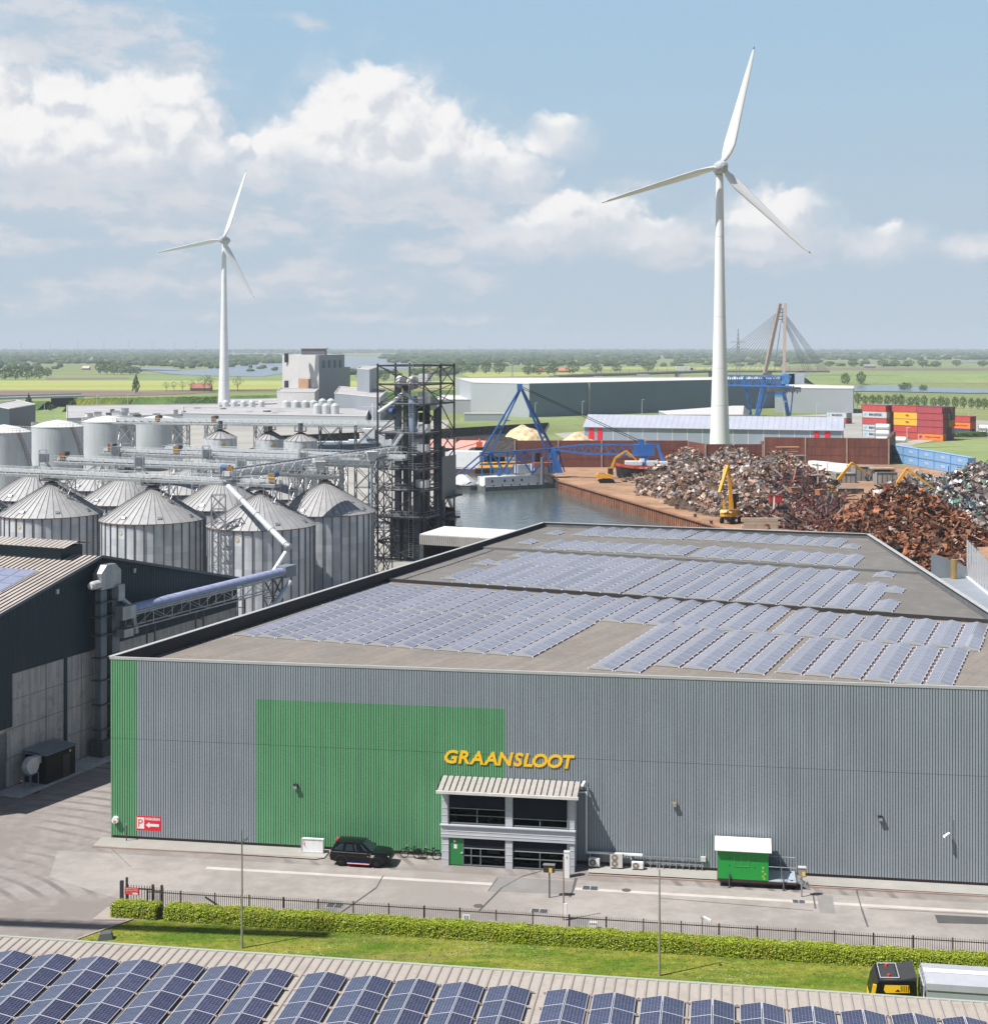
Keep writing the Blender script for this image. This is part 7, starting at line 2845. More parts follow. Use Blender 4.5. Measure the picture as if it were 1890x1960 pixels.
D=440
o=thing('ship_bow','cut off black and red ship bow with white deck parts lying on the quay','ship wreck',(PD(1218,930,D).x,D,0))
mb=MB()
secs=[(-6.5,.25,5.2),(-5,1.3,4.9),(-1,2.5,4.5),(4,3.0,4.3),(9.5,3.0,4.3)]
ring=[]
for x,w,zt in secs:
 ring.append([(x+1.2,0,.6),(x+.5,-w*.7,1.2),(x,-w,zt),(x,w,zt),(x+.5,w*.7,1.2)])
fs=[]
for k in range(len(ring)-1):
 for i in range(5):
  fs.append((k*5+i,k*5+(i+1)%5,(k+1)*5+(i+1)%5,(k+1)*5+i))
mb.add([p_ for r_ in ring for p_ in r_],fs+[(0,1,2,3,4),(24,23,22,21,20)])
mb.build('hull',mat('black hull',(0.018,0.018,0.02),.6,var=.3,streak=.3),o)
mb=MB()
for k in range(len(secs)-1):
 (x0,w0,z0),(x1,w1,z1)=secs[k],secs[k+1]
 mb.quad((x0,-w0-.05,z0),(x1,-w1-.05,z1),(x1,-w1-.05,z1-.9),(x0+.15,-w0-.05,z0-.9))
mb.build('red_band',mat('hull red',(0.50,0.06,0.03),.6,var=.2),o)
mb=MB()
for(x,y,z,sx,sy,sz)in((-1,0,5.1,5,3,1.2),(4.5,.5,5.0,3,3,1.4),(8,0,4.9,2.4,2.5,1.2),(1.5,-.6,5.9,1.4,1.2,1.0)):
 mb.box((x,y,z),(sx,sy,sz))
mb.build('deck_house',M_WHITE,o)
mb=MB()
text_faces(mb,'S.A. 1042',(2.0,-2.84,3.85),(1,0,0),(0,0,1),.45,0,.02,0,.25,3.2)
mb.build('lettering',M_WHITE,o)
for x in(-2,3,7):
 mb=MB()
 mb.box((x,0,.5),(.8,4,1.0))
 mb.build('support_block',M_YCON,o)
ZP=-1.7
ot=thing('crane_pontoon','grey pontoon with a white deckhouse carrying the blue derrick crane','barge',(8,441,WATER_Z))
pA,pB_=Vector((-2.6,435,0)),Vector((18.6,446,0))
d=(pB_-pA).normalized()
n=Vector((-d.y,d.x,0))
L=(pB_-pA).length
mb=MB()
mb.prism([(pA)[:2],(pB_)[:2],(pB_+n*9)[:2],(pA+n*9)[:2]],WATER_Z-.6,ZP)
mb.build('hull',mat('pontoon grey',(0.14,0.15,0.15),.7,var=.2,streak=.4),ot,world=True)
mb=MB()
c0=pA+d*1.0+n*2.2
mb.prism([c0[:2],(c0+d*(L-5))[:2],(c0+d*(L-5)+n*4.5)[:2],(c0+n*4.5)[:2]],ZP,1.0)
mb.build('deckhouse',M_WHITE,ot,world=True)
mb=MB()
for f in(.08,.30,.45,.61):
 mb.box(c0+d*((L-5)*f+1)-n*.03+Vector((0,0,-.3)),(.5,.12,.8),math.atan2(d.y,d.x))
mb.build('window_pane',M_GLASS,ot,world=True)
mb=MB()
q=pA+d*(L-4.0)+n*.8
mb.tube(q+Vector((0,0,ZP)),q+Vector((0,0,6.4)),.55,.5,12)
mb.build('spud_pile',mat('spud grey',(0.16,0.16,0.18),.6,var=.2),ot,world=True)
mb=MB()
for k in range(9):
 f=k/8
 q=pA+d*(L*f)+n*.4
 mb.tube(q+Vector((0,0,ZP)),q+Vector((0,0,ZP+.5)),.2,None,8)
mb.build('bollard',M_BLACKP,ot,world=True)
for(u,v,D,w,h,m,nm)in((1000,897,446,4.5,2.6,M_WHITE,'wheelhouse'),(1020,897,447,2.2,3.0,M_WHITE,'wheelhouse'),(1040,900,447,6.5,2.2,M_OFFW,'winch_house'),(1041,889,447,7.2,1.3,mat('orange boat',(0.75,0.20,0.04),.5),'lifeboat'),(1028,884,448,.5,5.5,M_BLACKP,'funnel')):
 q=PD(u,v,D)
 mb=MB()
 mb.box(q,(w,2.4,h),.4)
 mb.build(nm,m,ot,world=True)
dk=thing('derrick_crane','blue steel derrick crane with a tall pointed mast and a long lattice jib','crane',(18,444,ZP))
T0=PD(922,868,440)
T1=PD(1051,860,446)
AP=PD(995.5,742,444)
off=Vector((2.6,4.2,0.0))
dn=Vector((0,0,-7.2))
def blue_part(nm,bars,w=.42):
 mb=MB()
 for a_,b_ in bars:
  mb.bar(a_,b_,w,w)
 return mb.build(nm,M_BLUE,dk,world=True)
B0,B1=T0+dn,T1+dn
for k,of in enumerate((Vector((0,0,0)),off)):
 bars=[(T0+of,T1+of)]
 N=4
 for i in range(N):
  t0,t1=T0+(T1-T0)*(i/N)+of,T0+(T1-T0)*((i+1)/N)+of
  b0,b1=t0+dn,t1+dn
  bars+=[(t0,b1)if i%2==0 else(b0,t1)]
  if i:
   bars.append((t0,b0))
 bars+=[(T0+of,B0+of),(T1+of,B1+of+Vector((2.2,0,0))),(T1+of,B1+of),(T0+of,T0+of+Vector((-9.0,-1.5,-7.6)))]
 blue_part('side_lattice',bars)
blue_part('cross_lattice',[(T0,T0+off),(T1,T1+off),((T0+T1)/2,(T0+T1)/2+off),(T0,(T0+T1)/2+off),((T0+T1)/2+off,T1)],.35)
blue_part('back_stay',[(T0+Vector((0,0,0)),AP),(T0+off,AP+Vector((.3,0,0))),(T0+(AP-T0)*.38,T0+off+(AP-T0-off)*.38)],.5)
mb=MB()
for of in(Vector((-1.0,0,0)),Vector((1.0,2.5,0))):
 mb.bar(T1+of,AP+Vector((.2,0,0)),.62,.62)
for i in range(1,12):
 a_=T1+Vector((-1.0,0,0))+(AP-T1+Vector((1.2,0,0)))*(i/12)
 b_=T1+Vector((1.0,2.5,0))+(AP-T1-Vector((.8,2.5,0)))*((i+.6)/12)
 mb.bar(a_,b_,.25,.25)
mb.box(AP+Vector((-.2,0,.2)),(1.6,1.6,2.0))
mb.build('mast',M_BLUE,dk,world=True)
J0=T1+Vector((.6,-.4,.2))
J1=PD(1229,861,442)
mb=MB()
jd=(J1-J0).normalized()
jn=Vector((-jd.y,jd.x,0)).normalized()
for sy in(-1.1,1.1):
 for f0,f1,h0,h1 in((0,.38,.2,1.4),(.38,1.0,1.4,1.5)):
  for sg in(-1,1):
   mb.bar(J0+(J1-J0)*f0+jn*sy+Vector((0,0,sg*h0)),J0+(J1-J0)*f1+jn*sy+Vector((0,0,sg*h1)),.38,.38)
 for i in range(4,22):
  a_,b_=J0+(J1-J0)*(i/22)+jn*sy,J0+(J1-J0)*((i+1)/22)+jn*sy
  s_=1.2 if i%2 else-1.2
  mb.bar(a_+Vector((0,0,s_)),b_-Vector((0,0,s_)),.16,.16)
mb.build('jib_lattice',M_BLUE,dk,world=True)
mb=MB()
mb.box(J1+Vector((.5,0,0)),(6.0,2.6,3.4))
mb.box(J1+Vector((-.5,0,2.3)),(1.6,1.6,1.8))
mb.box(J1+Vector((.6,0,-3.2)),(2.4,2.0,3.0))
mb.bar(J1+Vector((1,-.6,2.0)),J1+Vector((4.4,-.6,1.9)),.4,.4)
mb.bar(J1+Vector((4.4,-.6,1.9)),PD(1268,884,441),.5,.9)
mb.build('jib_head',M_BLUE,dk,world=True)
mb=MB()
for k in(0,1):
 mb.tube(AP+Vector((.3,0,.4-.5*k)),J1+Vector((-.3,0,2.6-.6*k)),.10,None,5)
mb.build('cable',M_BLACKP,dk,world=True)
mb=MB()
q=T1+dn
mb.add([q+Vector((1.0,0,0)),q+Vector((4.2,0,0)),T1+Vector((1.6,0,0)),T1+Vector((.6,0,0)),q+Vector((1.0,1,0)),q+Vector((4.2,1,0)),T1+Vector((1.6,1,0)),T1+Vector((.6,1,0))],[(0,1,2,3),(7,6,5,4),(0,4,5,1),(1,5,6,2),(3,2,6,7),(0,3,7,4)])
mb.build('kingpost',M_BLUE,dk,world=True)
def barge(u0,u1,v,D0,D1,wid,h,label,m,deck=None,name='barge'):
 a,b_=PD(u0,v,D0),PD(u1,v,D1)
 a,b_=Vector((a.x,a.y,0)),Vector((b_.x,b_.y,0))
 d=(b_-a).normalized()
 n=Vector((-d.y,d.x,0))
 o=thing(name,label,'barge' if name=='barge' else 'ship',(a.x,a.y,WATER_Z))
 L=(b_-a).length
 P_=[a+n*wid*.25,a+d*3,b_-d*5,b_+n*wid*.5,b_-d*5+n*wid,a+d*3+n*wid,a+n*wid*.75]
 mb=MB()
 mb.prism([q[:2]for q in P_],WATER_Z-.5,WATER_Z+h)
 mb.build('hull',m,o,world=True)
 mb=MB()
 for i in range(len(P_)):
  mb.bar(P_[i]+Vector((0,0,WATER_Z+h+.15)),P_[(i+1)%len(P_)]+Vector((0,0,WATER_Z+h+.15)),.25,.35)
 mb.build('gunwale_trim',M_OFFW,o,world=True)
 return o,a,d,n,L
o,a,d,n,L=barge(840,931,936,440,438,9,1.4,'white inland barge moored left of the crane pontoon',mat('barge dark hull',(0.10,0.11,0.12),.6,var=.2))
mb=MB()
c0=a+d*2+n*1
mb.add([c0+Vector((0,0,-1.6)),c0+d*(L-6)+Vector((0,0,-1.6)),c0+d*(L-6)+n*7+Vector((0,0,-1.6)),c0+n*7+Vector((0,0,-1.6)),c0+d+n*1.5+Vector((0,0,1.0)),c0+d*(L-9)+n*1.5+Vector((0,0,1.2)),c0+d*(L-9)+n*5.5+Vector((0,0,1.2)),c0+d+n*5.5+Vector((0,0,1.0))],[(4,5,6,7),(0,1,5,4),(1,2,6,5),(2,3,7,6),(3,0,4,7)])
mb.build('hatch_cover',M_WHITE,o,world=True)
mb=MB()
text_faces(mb,'CC 1012',c0+d*7+Vector((0,0,-.95))-n*.1,d,Vector((0,0,1)),.8,0,.02,0,.25,4.2)
mb.build('lettering',M_STEELD,o,world=True)
o,a,d,n,L=barge(840,936,908,500,495,9,1.5,'white work ship with a red lettered board and yellow gangway',mat('work ship red brown',(0.13,0.05,0.04),.7,var=.3),name='work_ship')
mb=MB()
mb.box(a+d*(L*.40)+n*4+Vector((0,0,1.6)),(L*.78,6,5.4),math.atan2(d.y,d.x))
mb.build('deckhouse',M_WHITE,o,world=True)
q=PD(897,888.5,496)
mb=MB()
mb.box(Vector((q.x,a.y+.55,q.z)),(6.4,.1,2.0))
mb.build('name_board',M_RED,o,world=True)
mb=MB()
text_faces(mb,'AVEGO',Vector((q.x,a.y+.45,q.z)),(1,0,0),(0,0,1),1.3,0,.03,0,.08,5.4)
text_faces(mb,'BOUTIA',Vector((q.x,a.y+.9,q.z-2.1)),(1,0,0),(0,0,1),1.0,1,.03,0,.3,4.6)
mb.build('lettering',[M_WHITE,M_STEELD],o,world=True)
mb=MB()
q0,q1=PD(918,893,480),PD(992,891,470)
mb.bar(q0,q1,2.2,.8)
mb.bar(q0+Vector((0,0,1.2)),q1+Vector((0,0,1.2)),2.2,.25)
mb.build('gangway',MATS['machine yellow'],o,world=True)
o,a,d,n,L=barge(790,950,872,565,545,12,2.2,'cargo barge with salmon coloured hatch covers in the dock',mat('barge brown hull',(0.06,0.03,0.03),.7,var=.3))
mb=MB()
c0=a+d*4+n*1.2
M_SALM=mat('salmon hatch',(0.47,0.23,0.19),.6,var=.08,scale=.2)
q=[c0+Vector((0,0,.1)),c0+d*(L-12)+Vector((0,0,.1)),c0+d*(L-12)+n*9.6+Vector((0,0,.1)),c0+n*9.6+Vector((0,0,.1))]
t_=[p_+Vector((0,0,4.2))+(n*4.2 if i<2 else-n*1.4)for i,p_ in enumerate(q)]
mb.add(q+t_,[(4,5,6,7),(0,1,5,4),(1,2,6,5),(2,3,7,6),(3,0,4,7)])
mb.build('hatch_cover',M_SALM,o,world=True)
q=PD(917,868,540)
o=thing('harbour_crane','small orange headed deck crane on the dock behind the white work ship','crane',(q.x,q.y,WATER_Z))
mb=MB()
mb.box((0,0,4.0),(3.2,2.4,4.0))
mb.build('crane_base',M_BLACKP,o)
mb=MB()
mb.box((0,0,7.0),(2.2,1.8,2.0))
mb.tube((0,0,7.8),(0,0,9.0),.6,.3,8)
mb.build('crane_cab',mat('orange crane paint',(0.75,0.14,0.05),.5),o)
mb=MB()
mb.bar((-.5,0,7.6),(-9,0,5.2),.35,.35)
mb.build('jib',MATS['orange crane paint'],o)
o,a,d,n,L=barge(596,745,868,560,575,12,5.2,'white superstructure coaster ship moored behind the small silos',mat('ship blue hull',(0.06,0.12,0.17),.6,var=.15),name='coaster')
for(u,v,w,h,m,nm)in((708,856,17,6.0,M_WHITE,'superstructure'),(712,842,10,5.0,M_WHITE,'superstructure'),(714,829,7.5,3.6,M_WHITE,'bridge'),(697,843,3.2,5.5,mat('funnel orange',(0.70,0.28,0.08),.6),'funnel'),(660,851,30,2.6,mat('hatch grey',(0.50,0.53,0.55),.6,var=.2,scale=.2),'hatch')):
 q=PD(u,v,578)
 mb=MB()
 mb.box(q,(w,6,h),.08)
 mb.build(nm,m,o,world=True)
mb=MB()
for k in range(5):
 q=PD(703+4*k,842,574.6)
 mb.box(q,(.7,.3,.8))
mb.build('window_pane',M_GLASS,o,world=True)
q=PD(713,812,578)
mb=MB()
mb.tube(q+Vector((0,0,-8)),q+Vector((0,0,8.5)),.3,.2,6)
mb.bar(q+Vector((-4,0,7)),q+Vector((4,0,7)),.25,.25)
mb.bar(q+Vector((-2,0,-3)),q+Vector((0,0,3)),.2,.2)
mb.build('mast',M_WHITE,o,world=True)
def hall(pts,h,label,cat,wall_mats,roof_m,name='hall',over=.0):
 o=thing(name,label,cat,(pts[0][0],pts[0][1],0))
 k=len(pts)
 for i in range(k):
  a,b_=pts[i],pts[(i+1)%k]
  mb=MB()
  mb.quad((a[0],a[1],0),(b_[0],b_[1],0),(b_[0],b_[1],h),(a[0],a[1],h))
  mb.build('wall',wall_mats[i%len(wall_mats)],o,world=True)
 mb=MB()
 mb.poly([(p_[0],p_[1],h-.3)for p_ in pts])
 mb.build('roof',roof_m,o,world=True)
 mb=MB()
 for i in range(k):
  a,b_=Vector((*pts[i],h)),Vector((*pts[(i+1)%k],h))
  mb.bar(a,b_,.35,.4)
 mb.build('roof_trim',M_OFFW,o,world=True)
 return o
M_HDARK=mat('dark grey hall cladding',(0.125,0.185,0.25),.55,var=.05,scale=.05)
M_HLIGHT=mat('light grey hall cladding',(0.36,0.39,0.41),.55,var=.04,scale=.05)
M_HROOF=mat('pale hall roof',(0.62,0.60,0.60),.7,var=.05,scale=.02)
hp=[(-11.6,855),(20.0,830),(190,965),(150,1010),(-26,985)]
h_=hall(hp,19.2,'huge flat distribution hall with a pale left end and dark grey long side','hall',[M_HLIGHT,M_HDARK,M_HDARK,M_HLIGHT,M_HLIGHT],M_HROOF,'distribution_hall')
mb=MB()
f=.21
mb.box(Vector((20+170*f,830+135*f-.5,9.7)),(1.1,.8,19.5))
mb.build('downpipe',mat('hall downpipe',(0.30,0.31,0.32),.6),h_,world=True)
a,b_=PD(1482,742,895),PD(1632,745,880)
hall([(a.x,a.y),(b_.x,b_.y),(b_.x+14,b_.y+55),(a.x+20,a.y+90)],15.0,'light grey flat hall right of the dark distribution hall','hall',[mat('blue grey hall cladding',(0.33,0.355,0.385),.55,var=.04,scale=.05)],M_HROOF,'storage_hall')
a,b_=G(870,793),G(916,795)
hall([(a.x-12,a.y+10),(b_.x,b_.y+20),(b_.x+5,b_.y+90),(a.x-12,a.y+90)],8.5,'low grey hall with a white roof left of the distribution hall','hall',[MATS['blue grey hall cladding']],M_HROOF)
a,b_=G(888,806),G(966,806)
hall([(a.x,a.y),(b_.x,b_.y),(b_.x,b_.y+10),(a.x,a.y+10)],4.0,'small grey flat annex on the grass before the distribution hall','hall',[MATS['blue grey hall cladding']],M_HROOF,'pump_house')
e0,e1_=PD(1118,816,615),PD(1611,824,588)
d=(e1_-e0)
d.z=0
Lh=d.length
d/=Lh
n=Vector((-d.y,d.x,0))
ez=(e0.z+e1_.z)/2
e0=Vector((e0.x,e0.y,0))
sh=thing('ribbed_hall','long grey blue ribbed hall with a pale solar roof and red corner doors','hall',e0)
wd,rise=22.0,4.6
mb=MB()
nb=17
for k in range(nb):
 q0,q1=e0+d*(Lh*k/nb),e0+d*(Lh*(k+1)/nb-.3)
 mb.quad(q0,q1,at_z(q1,ez),at_z(q0,ez),0)
 mb.quad(q1-n*.06,q1+d*.3-n*.06,at_z(q1+d*.3-n*.06,ez),at_z(q1-n*.06,ez),1)
for q in(e0,e0+d*Lh):
 mb.poly([q,q+n*wd,at_z(q+n*wd,ez),at_z(q+n*wd/2,ez+rise),at_z(q,ez)],2)
mb.build('wall',[mat('blue grey ribbed wall',(0.27,0.315,0.37),.55,var=.06,scale=.2),M_OFFW,mat('hall gable grey',(0.20,0.21,0.22),.6)],sh,world=True)
mb=MB()
r0,r1=e0-d*.6,e0+d*(Lh+.6)
for sg,base in((0,0),(1,wd)):
 off_=-n*.8 if sg==0 else n*(wd+.8)
 kk=46
 for k in range(kk):
  a0,a1=r0+(r1-r0)*(k/kk),r0+(r1-r0)*((k+.97)/kk)
  mb.quad(at_z(a0+off_,ez-.1),at_z(a1+off_,ez-.1),at_z(a1+n*wd/2,ez+rise+.1),at_z(a0+n*wd/2,ez+rise+.1),0)
 mb.quad(at_z(r0+off_,ez-.25),at_z(r1+off_,ez-.25),at_z(r1+n*wd/2,ez+rise-.02),at_z(r0+n*wd/2,ez+rise-.02),1)
mb.build('roof',[mat('solar roof sheet',(0.40,0.42,0.49),.35,var=.06,scale=.2,spec=.6),M_OFFW],sh,world=True)
for k,f in enumerate((.028,.062,.905,.945)):
 mb=MB()
 q=e0+d*(Lh*f)
 mb.box(at_z(q-n*.1,ez*.5),(2.0,.2,ez*.92),math.atan2(d.y,d.x))
 mb.build('red_door',M_RED,sh,world=True)
a,b_=G(1205,826),G(1420,826)
o=hall([(a.x+18,690),(b_.x,690),(b_.x+10,730),(a.x+18,730)],8.0,'second pale hall roof peeping over the solar roof hall','hall',[M_HLIGHT],M_HROOF,'rear_hall')
mb=MB()
mb.add([(a.x+18,690,8),(b_.x,690,8),(b_.x+4,710,11.5),(a.x+52,710,11.5),(b_.x+10,730,8),(a.x+18,730,8)],[(0,1,2,3),(1,4,2),(4,5,3,2),(5,0,3)])
mb.build('pitched_roof',mat('rear hall roof',(0.50,0.49,0.48),.7,var=.05),o,world=True)
zq=9.0
o=thing('ribbed_lean_to','grey lean-to with a flat ribbed roof and a tall corrugated wall at the right edge','shed',(75,180,0))
M_LEAN=mat('grey ribbed sheet',(0.30,0.33,0.36),.5,.2,var=.08,scale=.4)
P_=[G(1748,1109,zq),G(1890,1190,zq)+Vector((2.5,-8,0)),G(1990,1190,zq),G(1990,1142,zq),G(1848,1106,zq),G(1790,1107,zq)]
mb=MB()
mb.poly([G(1780,1107,zq),G(1895,1192,zq),G(2000,1192,zq),G(2000,1170,zq),G(1848,1105,zq)])
mb.build('roof',M_LEAN,o,world=True)
mb=MB()
a,b_=G(1781,1106,zq),G(1850,1105,zq)
mb.add([a,b_,at_z(b_,zq+1.4),at_z(a,zq+3.4)],[(0,1,2,3)])
mb.add([at_z(a,0),at_z(b_,0),b_,a],[(0,1,2,3)])
mb.build('back_wall',M_LEAN,o,world=True)
mb=MB()
a,b_=G(1849,1103,zq),G(1905,1148,zq)
kk=11
for k in range(kk):
 q0,q1=a+(b_-a)*(k/kk),a+(b_-a)*((k+.86)/kk)
 mb.quad(q0,q1,at_z(q1,zq+5.0-.12*k),at_z(q0,zq+5.0-.12*k),0)
 q2=a+(b_-a)*((k+1)/kk)
 mb.quad(q1+Vector((.18,.1,0)),q2+Vector((.18,.1,0)),at_z(q2+Vector((.18,.1,0)),zq+5.1-.12*k),at_z(q1+Vector((.18,.1,0)),zq+5.1-.12*k),1)
mb.build('corrugated_wall',[mat('tall wall sheet',(0.46,0.49,0.53),.5,.2,var=.05),mat('tall wall groove',(0.20,0.22,0.25),.6)],o,world=True)
mb=MB()
q=G(1823,1107,zq)
mb.tube(q+Vector((0,-.4,0)),q+Vector((0,-.4,2.6)),.42,None,12)
mb.build('vent_pipe',mat('brass pipe',(0.40,0.27,0.11),.5,.4),o,world=True)
mb=MB()
mb.bar(a+Vector((0,0,.05)),b_+Vector((0,0,.05)),.5,.14)
mb.build('flashing',M_WHITE,o,world=True)
M_FACL=mat('white factory cladding',(0.50,0.485,0.48),.6,var=.05,scale=.1,streak=.1)
M_FACD=mat('grey factory cladding',(0.24,0.265,0.30),.6,var=.05,scale=.1)
f0,f1,f2,f3=PD(540,760,985),PD(610,760,960),PD(659,760,1010),PD(670,760,1021)
fb=thing('factory_tower','tall windowless pale factory block with an orange grille and roof unit','factory',(f1.x,f1.y,0))
def block(pts,z,nm,mats,par,top=None):
 for i in range(len(pts)):
  a,b_=pts[i],pts[(i+1)%len(pts)]
  mb=MB()
  mb.quad((a[0],a[1],0),(b_[0],b_[1],0),(b_[0],b_[1],z),(a[0],a[1],z))
  mb.build(nm,mats[i%len(mats)],par,world=True)
 mb=MB()
 mb.poly([(p_[0],p_[1],z)for p_ in pts])
 mb.build('roof',top or M_HROOF,par,world=True)
bk_=(f0.x+(f2.x-f1.x),f0.y+50)
block([f0[:2],f1[:2],f2[:2],bk_],34.8,'wall',[M_FACL,M_FACD,M_FACD,M_FACL],fb)
block([f2[:2],f3[:2],(f3.x-20,f3.y+14),bk_],26.2,'stair_wall',[M_FACD],fb)
mb=MB()
q=PD(582,740,969)
mb.box(q,(11,.6,10.5),math.atan2(f1.y-f0.y,f1.x-f0.x))
mb.build('louvre_grille',mat('orange grille',(0.40,0.23,0.13),.6,var=.3,scale=1.0),fb,world=True)
mb=MB()
for(u,v,h)in((548,703,6),(548,755,6)):
 mb.box(PD(u,v-18,981),(2.6,1.2,h))
mb.build('wall_hatch',M_GLASS,fb,world=True)
mb=MB()
for f in(.18,.40,.62,.83):
 q=f1+(f2-f1)*f
 mb.box((q.x,q.y-.3,28.5),(3,1.4,5),math.atan2(f2.y-f1.y,f2.x-f1.x))
mb.build('window_pane',mat('factory louvre',(0.10,0.12,0.16),.5),fb,world=True)
mb=MB()
q=PD(601,672,985)
mb.box((q.x,q.y,36.8),(16,10,4.2))
mb.box((q.x,q.y,39.2),(18,11,.6),mi=1)
mb.build('roof_unit',[mat('roof unit dark',(0.12,0.12,0.14),.6),M_FACL],fb,world=True)
for pts,z,lb,mm in(([(420,792),(560,785),(560,775),(420,778)],5,'long low white factory hall left of the tall factory block',M_FACL),([(530,790),(602,792),(612,778),(540,776)],13,'white lower wing before the tall factory block',M_FACL),([(128,818),(420,806),(560,801),(560,785),(128,790)],4.5,'very long pale low hall behind the round tanks',mat('pale low hall',(0.40,0.43,0.46),.6,var=.06)),([(683,792),(707,797),(724,780),(690,776)],27,'grey factory side block with a pale upper corner',M_FACD),([(640,800),(727,812),(740,792),(650,780)],14,'dark grey flat factory wing left of the lattice tower',M_FACD),([(-20,820),(18,830),(68,818),(30,806)],11.5,'dark navy flat hall at the left edge beyond the tanks',M_NAVY),([(350,815),(700,822),(705,806),(350,800)],6.5,'low pale quay shed under the high gallery',M_HLIGHT)):
 hall([tuple(G(u,v)[:2])for u,v in pts],z,lb,'hall',[mm],mat('grey works roof',(0.40,0.385,0.385),.7,var=.15,scale=.06,stain=(0.26,0.25,0.25),stain_amt=.5),'factory_hall')
r=random.Random(77)
for k in range(26):
 u=r.uniform(150,545)
 q=G(u,797-(u-150)*.012+r.uniform(-8,4),4.6)
 o=thing('roof_vent','small pale ventilation unit on the long low works roof','vent',q,r.uniform(0,1),'ventilation units on the works roof')
 mb=MB()
 w,h=r.uniform(1.2,4.0),r.uniform(.8,2.2)
 mb.box((0,0,h/2-.3),(w,w*.8,h+.6))
 mb.build('housing',r.choice((M_STEEL,M_STEELL,M_OFFW,M_STEELD)),o)
 mb=MB()
 mb.box((0,0,h+.06),(w*1.1,w*.9,.16))
 mb.build('lid',M_STEEL,o)
i=0
for row,(us,v0_,v1_,w,D)in enumerate((([548,567,585,600],766,792,17,850),([617,633,648,661],763,790,15,842),([607,624,641],772,800,16,740),([432,448,466,482,500],766,780,13,850),([392,402,413],768,778,9,1000))):
 for u in us:
  q=PD(u,v0_,D)
  i+=1
  o=thing('steel_tank','pale upright steel tank in the cluster by the tall factory block','tank',(q.x,q.y,0),0,'upright steel tanks by the factory')
  mb=MB()
  r_=w/2*D/F
  mb.lathe((0,0,0),[(r_,0),(r_,q.z-1),(r_*.5,q.z-.1),(0.01,q.z+.3)],18)
  mb.build('tank_shell',M_STEELL,o,smooth='auto')
M_TWR=mat('turbine white',(0.73,0.74,0.75),.45,var=.03,scale=.05)
M_NAC=mat('nacelle grey',(0.40,0.41,0.44),.4,var=.05,scale=.2)
def turbine(u,vhub,D,tips,label,rz,r0=2.9,r1=1.2,grey=False):
 hub=PD(u,vhub,D)
 o=thing('wind_turbine',label,'wind turbine',(hub.x,hub.y+4,0),0,'wind turbines')
 H_=hub.z
 base=Vector((0,0,0))
 mb=MB()
 prof=[(4.0,0),(3.55,H_*.08),(3.2,H_*.17),(2.75,H_*.3),(2.2,H_*.48),(1.65,H_*.76),(1.3,H_*.975)]
 mb.lathe((0,0,0),prof,28)
 mb.build('tower',M_TWR,o,smooth=True)
 mb=MB()
 for z,rr in((.17,3.21),(.3,2.76),(.48,2.21),(.76,1.66)):
  mb.lathe((0,0,0),[(rr+.01,H_*z-.08),(rr+.01,H_*z+.08)],28)
 mb.build('joint_trim',mat('tower joint',(0.52,0.54,0.55),.5),o)
 ax=Vector((math.sin(rz),-math.cos(rz),0))
 hc=Vector((0,-4,H_))
 mb=MB()
 Rz=Matrix.Rotation(rz,3,'Z')
 mb.lathe((0,0,0),[(0.01,-3.4),(1.4,-3.0),(2.1,-1.8),(2.4,-.3),(2.5,1.0),(2.5,3.0),(2.1,5.5),(1.2,7.4),(.01,8.2)],20)
 mb.v=[tuple(hc+Rz@Vector((a,c,b)))for a,b,c in mb.v]
 mb.tube(hc+ax*-4+Vector((0,0,-2.6)),hc+ax*-4+Vector((0,0,0)),1.5,2.0,14)
 mb.build('nacelle',M_NAC,o,smooth='auto')
 for k,(tu,tv,ch)in enumerate(tips):
  tp=PD(tu,tv,D)-Vector((hub.x,hub.y+4,0))
  tp.y=-4.0+(tp.x)*-.12*0
  d=tp-hc
  L=d.length
  d/=L
  side=d.cross(Vector((0,1,0))).normalized()
  fw=side.cross(d)
  rings=[]
  for s_,c_,t_,tw_ in((.035,.95,.95,0),(.055,1.0,.95,0),(.065,1.15,.9,.3),(.12,2.0,.65,.45),(.2,2.35,.5,.4),(.35,1.9,.36,.28),(.55,1.4,.25,.18),(.78,.95,.16,.1),(.94,.55,.1,.05),(1.0,.12,.05,.03)):
   a_=side*math.cos(tw_+ch)+fw*math.sin(tw_+ch)
   b_=d.cross(a_)
   ring=[]
   for j in range(10):
    an=2*math.pi*j/10
    x=math.cos(an)
    ring.append(hc+d*(L*s_)+a_*(c_*(x-(.35 if s_>.06 else 0)))+b_*(t_*math.sin(an)*(1.0 if x<0 or s_<.06 else(1-.7*x))))
   rings.append(ring)
  mb=MB()
  mb.add([p_ for r_ in rings for p_ in r_],[(i*10+j,i*10+(j+1)%10,(i+1)*10+(j+1)%10,(i+1)*10+j)for i in range(len(rings)-1)for j in range(10)])
  mb.build('blade',M_TWR,o,smooth=True)
  mb=MB()
  mb.tube(hc+d*L*.025,hc+d*L*.052,1.15,1.08,16)
  mb.tube(hc+d*L*.985,hc+d*L*1.003,.20,.12,8,mi=1)
  mb.build('blade_root',[M_NAC,M_BLACKP],o)
 return o
turbine(1380,319,543,[(1442.5,90,.15),(1152,388,.7),(1550,484,.1)],'large white wind turbine nearest the camera, behind the brown wall',.10,2.75,1.15)
turbine(426.5,459,936,[(471,326,.4),(304.5,483,.7),(486,569,.2)],'white wind turbine farther off on the left dike',-.35,2.9,1.2)
